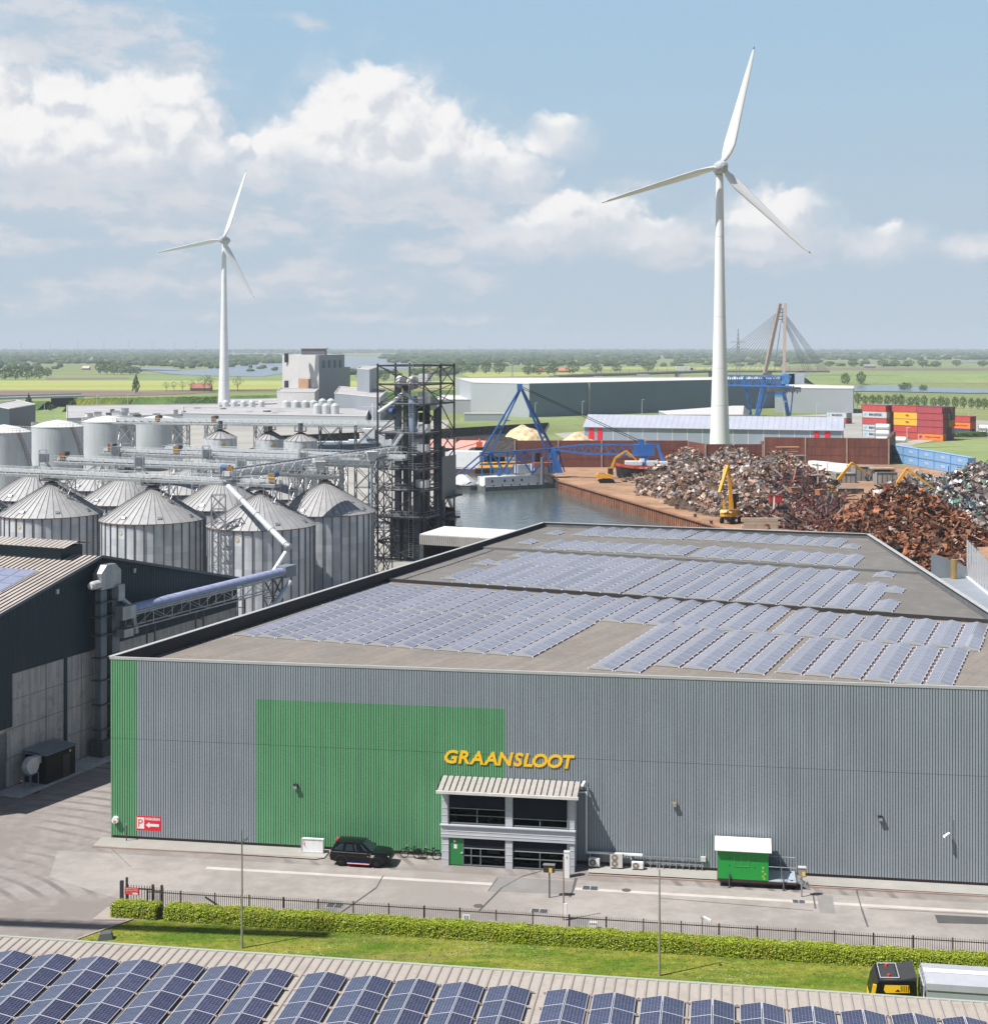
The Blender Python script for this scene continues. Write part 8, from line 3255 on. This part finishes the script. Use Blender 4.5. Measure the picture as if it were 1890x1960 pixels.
for i,(u,v,vt,rr)in enumerate(((41,655,671,6),(96,654,671,7),(149,655,671,7),(199,654,671,6),(246,655,671,6),(291,655,671,6),(334,655,671,6),(375,655,671,6),(827,666,672,5),(1650,667,672,5),(1042,660,672,6),(900,660,671,6))):
 D=11000
 q=PD(u,v,D)
 o=thing('distant_turbine','tiny grey wind turbine on the horizon, %s from the left'%ORD[[0,1,2,3,4,5,6,7,8,11,10,9][i]],'wind turbine',(q.x,q.y,0),0,'wind turbines on the horizon')
 mb=MB()
 mb.tube((0,0,0),(0,0,q.z),2.6,1.8,8)
 for k in range(3):
  a=rnd.uniform(0,2)+k*2.094
  L=rr*D/F
  mb.bar((0,-3,q.z),(math.cos(a)*L,-3,q.z+math.sin(a)*L),2.0,1.2)
 mb.build('tower',mat('far turbine',(0.42,0.44,0.47),.7),o)
D=850
gc=thing('gantry_crane','blue lattice container gantry crane in front of the distribution hall','crane',(PD(1440,790,D).x,D,0))
ga,gb_,up_=PD(1367,737,D),PD(1515,738,D-30),Vector((0,0,5.6))
def gq(f,z,y=0):
 q=ga+(gb_-ga)*f
 return Vector((q.x,q.y+y,z))
zb,zt=17.8,23.6
mb=MB()
for y in(0,7):
 mb.bar(gq(0,zb,y),gq(1.0,zb,y),.7,.7)
 mb.bar(gq(.14,zt,y),gq(.99,zt,y),.7,.7)
 mb.bar(gq(0,zb,y),gq(.14,zt,y),.5,.5)
 k=9
 for i in range(k):
  a_,b_=.14+.85*i/k,.14+.85*(i+.5)/k
  mb.bar(gq(a_,zt,y),gq(b_,zb,y),.26,.26)
  mb.bar(gq(b_,zb,y),gq(.14+.85*(i+1)/k,zt,y),.35,.35)
mb.build('girder_lattice',M_BLUE,gc,world=True)
for a_,b_,w in((PD(1424,722,D),PD(1436,794,D),1.6),(PD(1462,722,D-18),PD(1447,795,D-18),1.8),(PD(1478,722,D-18),PD(1452,795,D-18),.8),(PD(1496,735,D-18),PD(1508,796,D-18),1.9),(PD(1495,720,D-18),PD(1500,738,D-18),1.6),(PD(1518,738,D-18),PD(1512,795,D-18),.6)):
 mb=MB()
 mb.bar(a_,b_,w,w)
 mb.build('leg',M_BLUE,gc,world=True)
mb=MB()
mb.box(PD(1507,725,D-20),(6.5,6,6),mi=0)
mb.box(PD(1522,725,D-20),(8.6,6,6.2),mi=1)
mb.box(PD(1492,745,D-24),(14,5,2.4),mi=2)
mb.box(PD(1488,752,D-24),(4.2,4,4.5),mi=0)
mb.bar(PD(1480,742,D-24),PD(1532,743,D-24),.8,1.2,mi=2)
for k in range(6):
 mb.pipe([PD(1503+5*k,744,D-26),PD(1505+5*k,753-k%2*2,D-26),PD(1507+5*k,744,D-26)],.3,5,mi=2)
mb.build('trolley_frame',[mat('cab sky blue',(0.10,0.30,0.55),.5),mat('machine house',(0.45,0.52,0.58),.5),M_STEELD],gc,world=True)
CL,CWD,CH=12.19,2.44,2.87
YAW=R(-47)
cdir=Vector((math.cos(R(133)),math.sin(R(133)),0))
edir=Vector((math.cos(R(43)),math.sin(R(43)),0))
CM={}
for n_,c_ in(('red',(0.42,0.06,0.055)),('brown',(0.26,0.05,0.05)),('maroon',(0.33,0.055,0.065)),('grey',(0.44,0.46,0.46)),('blue grey',(0.22,0.26,0.30)),('yellow',(0.72,0.38,0.03)),('orange',(0.78,0.19,0.02)),('green',(0.03,0.19,0.13)),('navy',(0.03,0.06,0.16)),('blue',(0.05,0.13,0.30)),('sky',(0.19,0.36,0.60))):
 c_=tuple(min(.9,x_*1.2)for x_ in c_)
 CM[n_]=mat('container '+n_,c_,.55,var=.08,scale=.3,streak=.12)
 CM[n_]['c']=c_
CPROTO={}
def container(corner,col,label,text=None,tm=None,L=CL,cd=cdir,ed=edir,group='stacked shipping containers'):
 key=(col,str(text),L,round(cd.x,3))
 if key in CPROTO:
  return dup(CPROTO[key],corner,None,label,group=group)
 o=thing('shipping_container',label,'container',corner,0,group)
 mb=MB()
 z3=Vector((0,0,CH-.04))
 nn=int(L/.9)
 a=ed*0
 for k in range(nn):
  p0,p1,p2=cd*(L*k/nn),cd*(L*(k+.55)/nn),cd*(L*(k+1)/nn)
  i_=ed*.05
  mb.quad(p0,p0+z3,p1+z3,p1)
  mb.quad(p1+i_,p1+i_+z3,p2+i_+z3,p2+i_)
 c_=[Vector((0,0,0)),ed*CWD,ed*CWD+cd*L,cd*L]
 mb.quad(c_[1],c_[2],c_[2]+z3,c_[1]+z3)
 mb.quad(c_[2],c_[3],c_[3]+z3,c_[2]+z3)
 mb.quad(c_[0]+z3,c_[1]+z3,c_[2]+z3,c_[3]+z3)
 mb.build('container_body',CM[col],o)
 mb=MB()
 mb.quad(c_[0],c_[1],c_[1]+z3,c_[0]+z3,0)
 for f in(.2,.4,.6,.8):
  mb.bar(ed*(CWD*f)-cd*.05+Vector((0,0,.1)),ed*(CWD*f)-cd*.05+z3,.06,.06,mi=1)
 mb.build('door_end',[CM[col],M_STEELD],o)
 mb=MB()
 for p_ in c_:
  mb.bar(p_,p_+z3,.16,.16)
 mb.bar(c_[0]+Vector((0,0,.08)),c_[3]+Vector((0,0,.08)),.12,.16)
 mb.bar(c_[0]+z3,c_[3]+z3,.12,.12)
 mb.build('edge_frame',mat('container frame '+col,tuple(x_*.45 for x_ in CM[col]['c']),.6),o)
 if text:
  mb=MB()
  for(tx,f,h,w,mi)in text:
   text_faces(mb,tx,cd*(L*f)+Vector((0,0,CH*.52)),-cd,(0,0,1),h,mi,.02,0,.10,w)
  mb.build('lettering',tm,o)
 CPROTO[key]=o
 return o
MTX=[mat('dark blue lettering',(0.03,0.06,0.12),.5),mat('pale blue star',(0.25,0.55,0.70),.5),mat('blue violet mark',(0.08,0.05,0.45),.5),mat('dark brown lettering',(0.04,0.02,0.01),.5),M_WHITE]
TX={'grey':([('MAERSK',.45,1.15,6.6,0),('*',.88,1.5,1.7,1)],MTX),'yellow':([('m',.45,.85,1.5,3),('sc',.452,.01,.01,3)],MTX),'orange':([('Hapag-Lloyd',.40,.95,7.0,0),('*',.87,1.7,1.7,2)],MTX)}
ORDZ=['bottom','second','third','fourth','top']
r=random.Random(11)
STK=[('left',PD(1696,832,640),[['grey','grey','red','grey','red'],['blue grey','grey','green','red','brown'],['brown','maroon','grey','brown','grey'],['blue grey','grey','brown','blue grey','blue grey']]),('middle',PD(1757,832,632),[['red','red','yellow','yellow','red'],['brown','maroon','yellow','yellow','maroon'],['navy','brown','grey','blue grey','navy']]),('right',PD(1804,834,620),[['orange','maroon','maroon','maroon','maroon'],['navy','brown','green','brown','brown'],['navy','navy','orange','blue grey','blue'],['brown','orange','orange','green','brown']])]
for nm,c0,cols in STK:
 c0=Vector((c0.x,c0.y,.06))
 for j,colm in enumerate(cols):
  for k,cl in enumerate(colm):
   tx=TX.get(cl,(None,None))if j==0 and not(nm=='right' and cl=='maroon')else(None,None)
   container(c0+edir*(CWD+.12)*j+Vector((0,0,(CH+.02)*k))+cdir*(.9*r.random()if k>3 or j else .0),cl,'%s container, %s level of %s column in the %s stack'%(cl,ORDZ[k],['front','second','third','rear'][j],nm),*tx)
for nm,u,v,D,cols in(('small pair by the gantry',1619,806,760,['maroon','grey']),('far right trio',1856,829,660,['navy','orange','red'])):
 c0=PD(u,v,D)
 for j in range(2):
  for k,cl in enumerate(cols):
   container(Vector((c0.x,c0.y,.06+(CH+.02)*k))+edir*2.56*j,cl,'%s container, %s level, %s of the %s'%(cl,ORDZ[k],['front','rear'][j],nm),*(TX.get(cl,(None,None))if j==0 else(None,None)))
c0=G(1775,838)
container(c0+Vector((0,0,.06)),'orange','single orange container standing alone before the right stack',L=6.1,cd=Vector((-.94,.1,0)).normalized(),ed=Vector((.42,.9,0)).normalized())
q0,q1=G(1700,882),G(1905,922)
d=(q1-q0).normalized()
for k in range(5):
 container(q0+d*(12.4*(k+1))+Vector((0,0,.05)),'sky','faded light blue container, %s from the left along the grass'%ORD[k],[('TRITON',.45,.8,2.6,4),('CONTAINER',.45,.25,.1,4)][:1],MTX,cd=-d,ed=Vector((-d.y,d.x,0)),group='light blue container row')
 container(q0+d*(12.4*(k+1))+Vector((0,0,CH+.07)),'sky','faded light blue container, %s from the left in the upper row along the grass'%ORD[k],[('TRITON',.45,.8,2.6,4)],MTX,cd=-d,ed=Vector((-d.y,d.x,0)),group='light blue container row')
def tank_container(c0,label,cd):
 o=thing('tank_container',label,'container',c0,math.atan2(cd.y,cd.x),'white tank containers')
 mb=MB()
 mb.lathe((0,0,0),[(.01,.1),(.9,.25),(1.16,.6),(1.16,5.5),(.9,5.85),(.01,6.0)],14)
 mb.v=[(b,a,c+1.3)for c,a,b in mb.v]
 mb.build('tank_shell',M_WHITE,o,smooth='auto')
 mb=MB()
 for x in(0,6.05):
  for y in(-1.2,1.2):
   mb.bar((x,y,0),(x,y,2.55),.16,.16)
  for z in(.08,2.5):
   mb.bar((x,-1.2,z),(x,1.2,z),.16,.16)
 for y in(-1.2,1.2):
  mb.bar((0,y,.08),(6.05,y,.08),.14,.16)
 mb.build('edge_frame',CM['blue grey'],o)
td=Vector((.93,-.37,0))
for k,(u,v,D,lv)in enumerate(((1674,838,615,0),(1674,838,615,1),(1674,838,615,2),(1706,838,612,0),(1872,829,655,0),(1872,829,655,1),(1886,831,652,0),(1886,831,652,1))):
 q=PD(u,v,D)
 tank_container(Vector((q.x,q.y,.06+2.6*lv)),'white tank container, %s level, %s'%(ORDZ[lv],['below the yellow containers','below the yellow containers','below the yellow containers','below the orange lettered container','beside the far right trio','beside the far right trio','at the right photo edge','at the right photo edge'][k]),td)
D=1850
zd=HC-(711-V0)*D/F
br=thing('cable_stayed_bridge','cable stayed bridge with two brown slanting pylon legs in the distance','bridge',PD(1490,712,D))
M_PYL=mat('brown pylon steel',(0.33,0.235,0.20),.6,var=.1,scale=.05)
M_DECK=mat('bridge deck grey',(0.12,0.125,0.13),.7,var=.1)
mb=MB()
a_,b_,c_=PD(1060,721,1500),PD(1361,711,D),PD(1585,711,D)
for s_,e_ in((a_,b_),(b_,c_)):
 mb.bar(s_,e_,12,2.2)
mb.bar(a_+Vector((0,0,1.6)),b_+Vector((0,0,1.6)),.6,.5)
mb.build('deck',M_DECK,br,world=True)
for p0,p1,w in((PD(1463,715,D-10),PD(1492,581,D-3),3.9),(PD(1499.5,722,D-30),PD(1502,581,D-6),3.6)):
 mb=MB()
 mb.bar(p0,p1,w,w)
 mb.build('pylon_leg',M_PYL,br,world=True)
mb=MB()
for v in(591,598,605,611):
 mb.bar(PD(1490,v,D-6),PD(1502,v,D-6),1.2,1.2)
 mb.bar(PD(1495,v,D-7),PD(1498,v+7,D-7),1.6,1.0)
mb.build('cross_lattice',M_DECK,br,world=True)
mb=MB()
for k in range(12):
 v=597+2.1*k
 mb.tube(PD(1488-k*.4,v,D-4),PD(1345+9.6*k,710,D),.24,None,4,False)
for k in range(10):
 v=601+2.4*k
 mb.tube(PD(1502,v,D-6),PD(1584-(k%5)*4-(30 if k>4 else 0),710,D-5),.28,None,4,False)
for k in range(2):
 mb.tube(PD(1494,616,D),PD(1482-2*k,710,D),.25,None,4,False)
mb.build('stay_cable',M_DECK,br,world=True)
for u,v0_,D_,w in((1145,719,1560,10),(1230,715,1650,14),(1300,714,1750,10),(1362,712,D,9),(1468,712,D,10),(1531,713,D-10,26)):
 q=PD(u,v0_,D_)
 mb=MB()
 mb.box((q.x,q.y,q.z/2-1),(w,9,q.z+1))
 mb.build('pier',M_CONC,br,world=True)
mb=MB()
for k in range(24):
 q=PD(1150+18*k,711+max(0,9-.6*k),1560+13*k)
 mb.bar(q,q+Vector((0,0,7)),.3,.3)
mb.build('parapet_lattice',M_STEELD,br,world=True)
q=PD(1306,705,1750)
o=thing('white_lorry','white lorry driving over the long viaduct','lorry',q-Vector((0,4,3)),.1)
mb=MB()
mb.box((0,0,3.2),(17,2.6,4.4))
mb.build('cargo_box',M_WHITE,o)
mb=MB()
mb.box((10.5,0,2.4),(3,2.5,3))
mb.build('cab',M_STEELD,o)
def pylon(u,vt,vb,D,label,arms):
 q=PD(u,vb,D)
 zt_=HC-(vt-V0)*D/F
 o=thing('power_pylon',label,'pylon',(q.x,q.y,0),0,'power pylons')
 mb=MB()
 n=12
 w=zt_*.045
 for i in range(n):
  z0,z1=zt_*i/n,zt_*(i+1)/n
  w0,w1=w*(1-.92*i/n),w*(1-.92*(i+1)/n)
  for sx,sy in((-1,-1),(1,-1),(1,1),(-1,1)):
   mb.bar((sx*w0,sy*w0,z0),(sx*w1,sy*w1,z1),.4,.4)
  for sy in(-1,1):
   mb.bar((-w0,sy*w0,z0),(w1,sy*w1,z1),.26,.26)
   mb.bar((w0,sy*w0,z0),(-w1,sy*w1,z1),.26,.26)
 for f,l in arms:
  for sg in(-1,1):
   mb.bar((0,0,zt_*f+1.2),(sg*l,0,zt_*f),.35,.35)
   mb.bar((0,0,zt_*f-.8),(sg*l,0,zt_*f),.35,.35)
   mb.bar((sg*l,0,zt_*f),(sg*l,0,zt_*f-2.6),.3,.3)
 mb.build('pylon_lattice',mat('pylon grey',(0.30,0.32,0.34),.6,.3),o)
pylon(1412,629,724,1900,'tall lattice power pylon behind the left bridge cables',[(.73,9),(.59,14)])
pylon(980,679,728,1700,'short lattice power pylon in the fields left of the viaduct',[(.8,6),(.62,8)])
def land(pts,nm,m,z):
 return sheet(nm,[G(u,v,z)for u,v in pts],z,m)
land([(-400,746),(-400,728),(420,728.5),(900,729),(1010,737),(880,746),(600,748)],'field',M_CROP,.3)
land([(-400,728),(-400,717),(230,718),(560,716),(880,720),(900,729),(420,728.5)],'field',M_GREENF,.25)
land([(-400,760),(-400,746.5),(250,747),(420,750),(330,755),(100,759.5)],'field',M_SOIL,.35)
land([(90,727),(85,723),(240,722.5),(250,725)],'field',M_SOIL,.45)
land([(300,747.5),(560,743.5),(860,742),(870,744),(600,747)],'field',M_SOIL,.5)
land([(880,716),(900,712),(1120,712),(1110,719),(900,722)],'field',M_CROP,.3)
land([(1500,706.5),(1500,704),(1990,705),(1990,708)],'field',M_SOIL,.3)
land([(1560,717),(1560,710),(1990,711),(1990,719)],'field',M_GREENF,.28)
land([(1700,735),(1720,727),(1990,724),(1990,735)],'field',M_STRAW,.32)
land([(1050,707),(1100,703),(1480,702),(1500,707)],'field',M_CROP,.3)
land([(1640,868),(1750,851),(1830,842),(1990,836),(1990,900),(1900,890)],'grass_verge',M_GREENF,.06)
land([(880,812),(880,800),(1100,797),(1120,812),(1000,806)],'grass_verge',M_GREENF,.06)
land([(-300,812),(-300,782),(540,779),(900,766),(900,776),(560,786),(130,797),(120,812)],'grass_verge',M_GREENF,.06)
for pts in([(222,703),(330,704),(345,709.5),(232,708.5)],[(258,706.5),(350,709),(445,702),(470,697),(545,695.5),(545,714),(500,721),(415,719.5),(330,716)],[(652,681),(745,684),(800,698),(780,706),(660,705)],[(425,678),(545,677.6),(545,679.4),(430,679.6)],[(1600,748),(1616,737),(1700,737),(1780,741),(1860,744),(2000,747),(2000,752),(1850,752),(1700,749)],[(1840,694),(1840,692.5),(2000,692),(2000,694)]):
 land(pts,'river',M_RIVER,.6)
def dike(front,h,wid,m,nm='dike'):
 mb=MB()
 fr=[G(u,v)for u,v in front]
 rows=[]
 for p_ in fr:
  rows.append([p_,p_+Vector((0,wid*.42,h)),p_+Vector((0,wid*.60,h)),p_+Vector((0,wid,0))])
 n=40
 fine=[]
 for k in range(len(rows)-1):
  for i in range(n):
   fine.append([rows[k][j]+(rows[k+1][j]-rows[k][j])*(i/n)+Vector((0,0,rnd.uniform(-.25,.25)if j in(1,2)else 0))for j in range(4)])
 fine.append(rows[-1])
 mb.add([p_ for r_ in fine for p_ in r_],[(k*4+j,(k+1)*4+j,(k+1)*4+j+1,k*4+j+1)for k in range(len(fine)-1)for j in range(3)])
 return tag(mb.build(nm,m),kind='structure')
dike([(128,786),(300,781),(560,776),(900,764),(1050,756)],6.5,44,M_DIKE)
dike([(-300,788),(-60,787),(70,786)],5.0,44,M_DIKE)
dike([(118,789),(128,787),(200,784),(240,783)],6.0,40,M_DIKE2)
dike([(1560,737),(1700,733),(1850,731),(2010,732)],7.0,120,M_GREENF)
dike([(1570,746),(1600,741),(1680,738),(1800,737),(2010,737)],2.0,60,M_MEADOW)
o=thing('road_viaduct','low grey road viaduct crossing the gap in the dike at the left','viaduct',G(60,786))
mb=MB()
a_,b_=PD(-60,764,960),PD(160,758,985)
mb.bar(a_,b_,10,1.4)
mb.bar(a_+Vector((0,-5,1.6)),b_+Vector((0,-5,1.6)),.3,1.0)
mb.build('deck',M_HLIGHT,o,world=True)
mb=MB()
q=PD(116,775,975)
mb.box((q.x,q.y+8,3),(16,6,6))
mb.build('underpass_shade',M_BLACKP,o,world=True)  # black block stands in for the shade of the underpass
M_TREE,t,p=mat_nodes('tree foliage')
gi=t.new('ShaderNodeNewGeometry')
oi=t.new('ShaderNodeObjectInfo')
c=t.mix(gi.outputs['Random Per Island'],(0.040,0.085,0.015),(0.125,0.195,0.045))
c=t.mix(t.math('MULTIPLY',oi.outputs['Random'],.35),c,(0.06,0.11,0.045))
t.l.new(c,p.inputs['Base Color'])
p.inputs['Roughness'].default_value=.8
p.inputs['Specular IOR Level'].default_value=.15
M_TRUNK=mat('tree bark',(0.09,0.07,0.055),.9,var=.2)
def crown(mb,c,rx,rz,n,s,r,shape='round'):
 for _ in range(n):
  while True:
   x,y,z=r.uniform(-1,1),r.uniform(-1,1),r.uniform(-1,1)
   if x*x+y*y+z*z<1:
    break
  k=(x*x+y*y+z*z)**.5
  f=(.55+.45*k)/max(k,.05)if r.random()<.7 else 1
  x,y,z=x*f*min(1,k*1.4+.3),y*f,z*f
  w=1.0
  if shape=='cone':
   w=max(.12,1-.5*(z+1)*.9)
  lump=1+.22*math.sin(7*x+c[0])*math.sin(6*z+c[1])
  q=Vector((c[0]+x*rx*w*lump,c[1]+y*rx*w*lump,c[2]+z*rz*lump))
  a=Vector((r.gauss(0,1),r.gauss(0,1),r.gauss(0,.6))).normalized()
  b=a.cross(Vector((r.gauss(0,1),r.gauss(0,1),r.gauss(0,1)))).normalized()
  ss=s*r.uniform(.6,1.3)
  mb.quad(q-a*ss-b*ss*.3,q+b*ss*.8-a*ss*.1,q+a*ss+b*ss*.2,q-b*ss*.8)
TP_={}
def tree(u,vb,h_u,w_u,label,kind='round',group='trees in the fields',n=260,name='tree'):
 b=G(u,vb)
 k=b.y/F
 h,w=h_u*k,w_u*k
 key=(kind,rnd.randrange(3))
 if key not in TP_:
  r=random.Random(sum(map(ord,kind))*7+key[1])
  o=thing(name,label,'tree',b,0,group)
  mb=MB()
  mb.tube((0,0,0),(0,0,.45),.028,.015,6)
  for i in range(5):
   a=i*1.3
   mb.tube((0,0,.25+.05*i),(.25*math.cos(a),.25*math.sin(a),.5+.06*i),.012,.004,4)
  mb.build('trunk',M_TRUNK,o)
  mb=MB()
  if kind=='bare':
   crown(mb,(0,0,.66),.42,.30,170,.032,r)
  elif kind=='bush':
   crown(mb,(0,0,.42),.5,.46,420,.06,r)
  else:
   crown(mb,(0,0,.58),.5,.44,460,.055,r,kind)
  mb.build('crown',M_TREE,o)
  TP_[key]=o
 else:
  o=dup(TP_[key],b,rnd.uniform(0,6),label,group=group)
 o.scale=(w,w,h)
 return o
i=0
for k in range(18):
 tree(1640+14.4*k+rnd.uniform(-2,2),775+.55*k,21+rnd.uniform(-3,3),13.5+rnd.uniform(-2,2),'%s young round tree from left in the row along the river bank'%(ORD[k]),'round','young trees in a row along the river')
tree(260,754,36,22,'dark conical tree standing alone on the field before the near soil strip','cone')
tree(55,788,34,22,'tall ragged tree beside the road viaduct at left','cone')
tree(97,786,14,12,'small bush on the dike near the viaduct','bush')
tree(1617,738,23,18,'round dark tree left one of two on the dike slope right of the bridge','round')
tree(1647,738,26,18,'round dark tree right one of two on the dike slope right of the bridge','round')
tree(1732,746,16,26,'spreading bush on the near river bank at right','bush')
tree(1766,747,12,16,'low brownish bush on the river bank beside the spreading bush','bush')
tree(371,748,17,12,'small round tree on the crop field near the orange roof','bush')
for k,(u,v,h,w,kd)in enumerate(((318,750,20,18,'bare'),(333,750,22,16,'bare'),(349,750,22,18,'bare'),(366,750,24,18,'bare'),(391,750,34,34,'bare'),(402,750,32,26,'bare'),(455,749,30,28,'bare'))):
 tree(u,v,h,w,'%s thin leafed tree from left in the clump before the orange farm roof'%ORD[k],kd,'thin leafed trees by the orange roof')
for k,(u,v,h,w)in enumerate(((10,727,22,30),(30,727,26,26),(52,726,20,28),(75,726,22,22),(90,722,18,18),(192,716,26,20),(205,716,24,20),(218,717,22,18),(232,717,18,20),(250,717,16,22),(262,717,15,18))):
 tree(u,v,h,w,'%s tree from left in the groves on the far left fields'%ORD[k],'round','grove trees on the left fields')
for k,(u,v,h,w)in enumerate(((692,730,20,22),(715,731,26,30),(735,730,18,20),(884,716,24,26),(905,716,20,22),(930,716,24,20),(955,716,24,26),(1010,718,18,26),(1030,718,22,22),(1060,718,26,20),(1095,716,22,28),(1140,714,18,26),(1180,712,14,20),(1240,711,16,24),(1050,717,16,18),(860,718,18,22),(840,722,20,22),(818,725,22,26))):
 tree(u,v,h,w,'%s bushy field tree, counting the middle groves between factory and viaduct'%ORD[k],'round','field trees in the middle')
for k,(u,v,h,w)in enumerate(((1632,703,16,20),(1655,703,14,18),(1690,703,15,24),(1712,703,14,20),(1738,703,14,22),(1765,703,16,20),(1790,703,12,20),(1830,701,12,18),(1880,702,12,20),(1585,702,10,18))):
 tree(u,v,h,w,'%s dark tree in the farm grove beyond the right dike'%ORD[k],'round','farm grove trees at right')
for k,(u,v,w,cl,lb)in enumerate(((385,749,40,(0.33,0.13,0.08),'orange tiled farm roof behind the thin leafed trees'),(826,716.5,12,(0.5,0.18,0.1),'small red roofed house among the middle field trees'),(1079,713,24,(0.5,0.17,0.10),'row of red roofed houses near the far viaduct'),(1035,713,14,(0.45,0.2,0.13),'red roofed house left of the viaduct end'),(165,708,14,(0.5,0.46,0.40),'pale farmhouse among far left trees'),(1663,704,22,(0.25,0.24,0.23),'grey farmhouse by the right farm grove'))):
 b=G(u,v)
 ww=w*b.y/F
 o=thing('farmhouse',lb,'house',b,0)
 mb=MB()
 mb.box((0,0,1.6),(ww,9,3.2))
 mb.build('wall',mat('brick wall',(0.30,0.2,0.15),.8,var=.2),o)
 mb=MB()
 mb.extrude([(-5.2,3.0),(5.2,3.0),(0,7.2)],(-ww/2,0,0),(0,1,0),(0,0,1),(ww,0,0))
 mb.build('roof',mat('roof '+str(k),cl,.8,var=.15),o)
def wood(nm,label,zones,seed,m):
 r=random.Random(seed)
 mb=MB()
 for(u0,u1,v,hgt,step,den)in zones:
  D=HC*F/(v-V0)
  x=(u0-CX)*D/F
  x1=(u1-CX)*D/F
  while x<x1:
   if r.random()<den*(.55+.45*math.sin(x*.0041+v)*math.sin(x*.0013+2*v)+.3):
    h=hgt*r.uniform(.6,1.15)
    w=step*r.uniform(.5,.95)
    y=D+r.uniform(-.02,.02)*D
    pts=[]
    for k,(rr,z)in enumerate(((.65,.0),(1.0,.35),(.85,.7),(.4,.95))):
     for j in range(6):
      a=j*1.047+r.uniform(-.3,.3)
      pts.append((x+w*rr*math.cos(a)*r.uniform(.8,1.2),y+w*rr*math.sin(a),z*h*r.uniform(.88,1.1)))
    mb.add(pts,[(k*6+j,k*6+(j+1)%6,(k+1)*6+(j+1)%6,(k+1)*6+j)for k in range(3)for j in range(6)]+[(18,19,20,21,22,23)])
   x+=step*r.uniform(.6,1.1)
 o=mb.build(nm,m)
 tag(o,label,'wood',kind='stuff')
M_WOOD,t,p=mat_nodes('far wood')
gi=t.new('ShaderNodeNewGeometry')
t.l.new(t.mix(gi.outputs['Random Per Island'],(0.030,0.058,0.018),(0.085,0.125,0.040)),p.inputs['Base Color'])
p.inputs['Roughness'].default_value=.9
p.inputs['Specular IOR Level'].default_value=.1
Z=[]
for v in(671.6,672.3,673.2,674.2,675.3):
 Z.append((-200,2100,v,22,34,1.3))
for v in(676.6,678.2,680):
 Z+=[(-200,420,v,15,26,1.1),(545,660,v,15,26,.9),(760,2100,v,16,26,1.1)]
for v in(682,684,686,688):
 Z+=[(-200,560,v,12,20,1.2),(735,1300,v,13,20,1.1),(1300,2100,v,12,20,.8)]
for v in(690.5,693,695.5):
 Z+=[(-200,540,v,10,15,1.2),(750,1250,v,11,15,1.1),(1300,1560,v,9,15,.7)]
for v in(698,700.5):
 Z+=[(-200,60,v,9,13,1.0),(230,500,v,10,13,.9),(800,1200,v,9,13,.45),(1200,1500,v,8,13,.35),(1600,1900,v,7,13,.25)]
for v in(703,706,709):
 Z+=[(-200,120,v,9,11,.6),(670,900,v+9,8,10,.35),(345,450,v-4,8,10,.7),(480,530,v+1,7,9,.5)]
wood('far_woods','dark band of woods along the flat horizon',Z,21,M_WOOD)
mb=MB()
r=random.Random(5)
for _ in range(2600):
 u=r.uniform(128,420)
 b=G(u,783-(u-128)*.013)
 f=r.random()
 q=b+Vector((0,18*f,6.2*f))
 s=r.uniform(.25,.8)
 mb.sphere(q,s,5,3)
o=mb.build('dike_scrub',M_TREE)
tag(o,'rough green scrub growing over the near dike slope','scrub',kind='stuff')
b0,b1=G(1780,838.5),G(1990,834)
o=thing('clipped_hedge','dark clipped hedge on the grass at the right edge near the containers','hedge',b0)
mb=MB()
r=random.Random(9)
for _ in range(2500):
 q=b0+(b1-b0)*r.random()+Vector((0,r.uniform(0,4),r.uniform(.1,2.2)))
 mb.sphere(q,r.uniform(.18,.4),5,3)
mb.build('foliage',M_TREE,o,world=True)
for k,(u,vb,vt)in enumerate(((1024,800,771),(1111+3,800,768),(1228,806,765),(1367,806,764),(1500,800,768),(1562,812,772),(1680,838,800),(1790,835,796),(1853,828,790),(101,812,784),(185,789,757),(244,787,755),(85,788,770),(416,783,760),(630*0+1735,848,818),(1640,790,765),(1690,788,762))):
 b=G(u,vb)
 h=HC-(vt-V0)*b.y/F
 o=thing('street_lamp','thin pale street lamp on the industrial estate, %s in order of building'%ORD[k]if False else 'thin pale street lamp standing on the industrial estate','street lamp',b,0,'street lamps on the estate')
 mb=MB()
 mb.tube((0,0,0),(0,0,h),.16,.10,6)
 mb.build('pole',M_STEELL,o)
 mb=MB()
 mb.box((.6,0,h),(1.5,.4,.2))
 mb.build('lamp_head',M_OFFW,o)
hz=bpy.data.materials.new('haze')
hz.use_nodes=True
t=NT(hz.node_tree)
t.n.clear()
out=t.new('ShaderNodeOutputMaterial')
pv=t.new('ShaderNodeVolumePrincipled')
pv.inputs['Color'].default_value=(0.82,0.91,1.0,1)
pv.inputs['Density'].default_value=0.000105
pv.inputs['Anisotropy'].default_value=0.0
t.l.new(pv.outputs[0],out.inputs['Volume'])
mb=MB()
mb.box((0,16000,78),(50000,33000,164))
o=mb.build('haze',hz)
tag(o,kind='stuff')
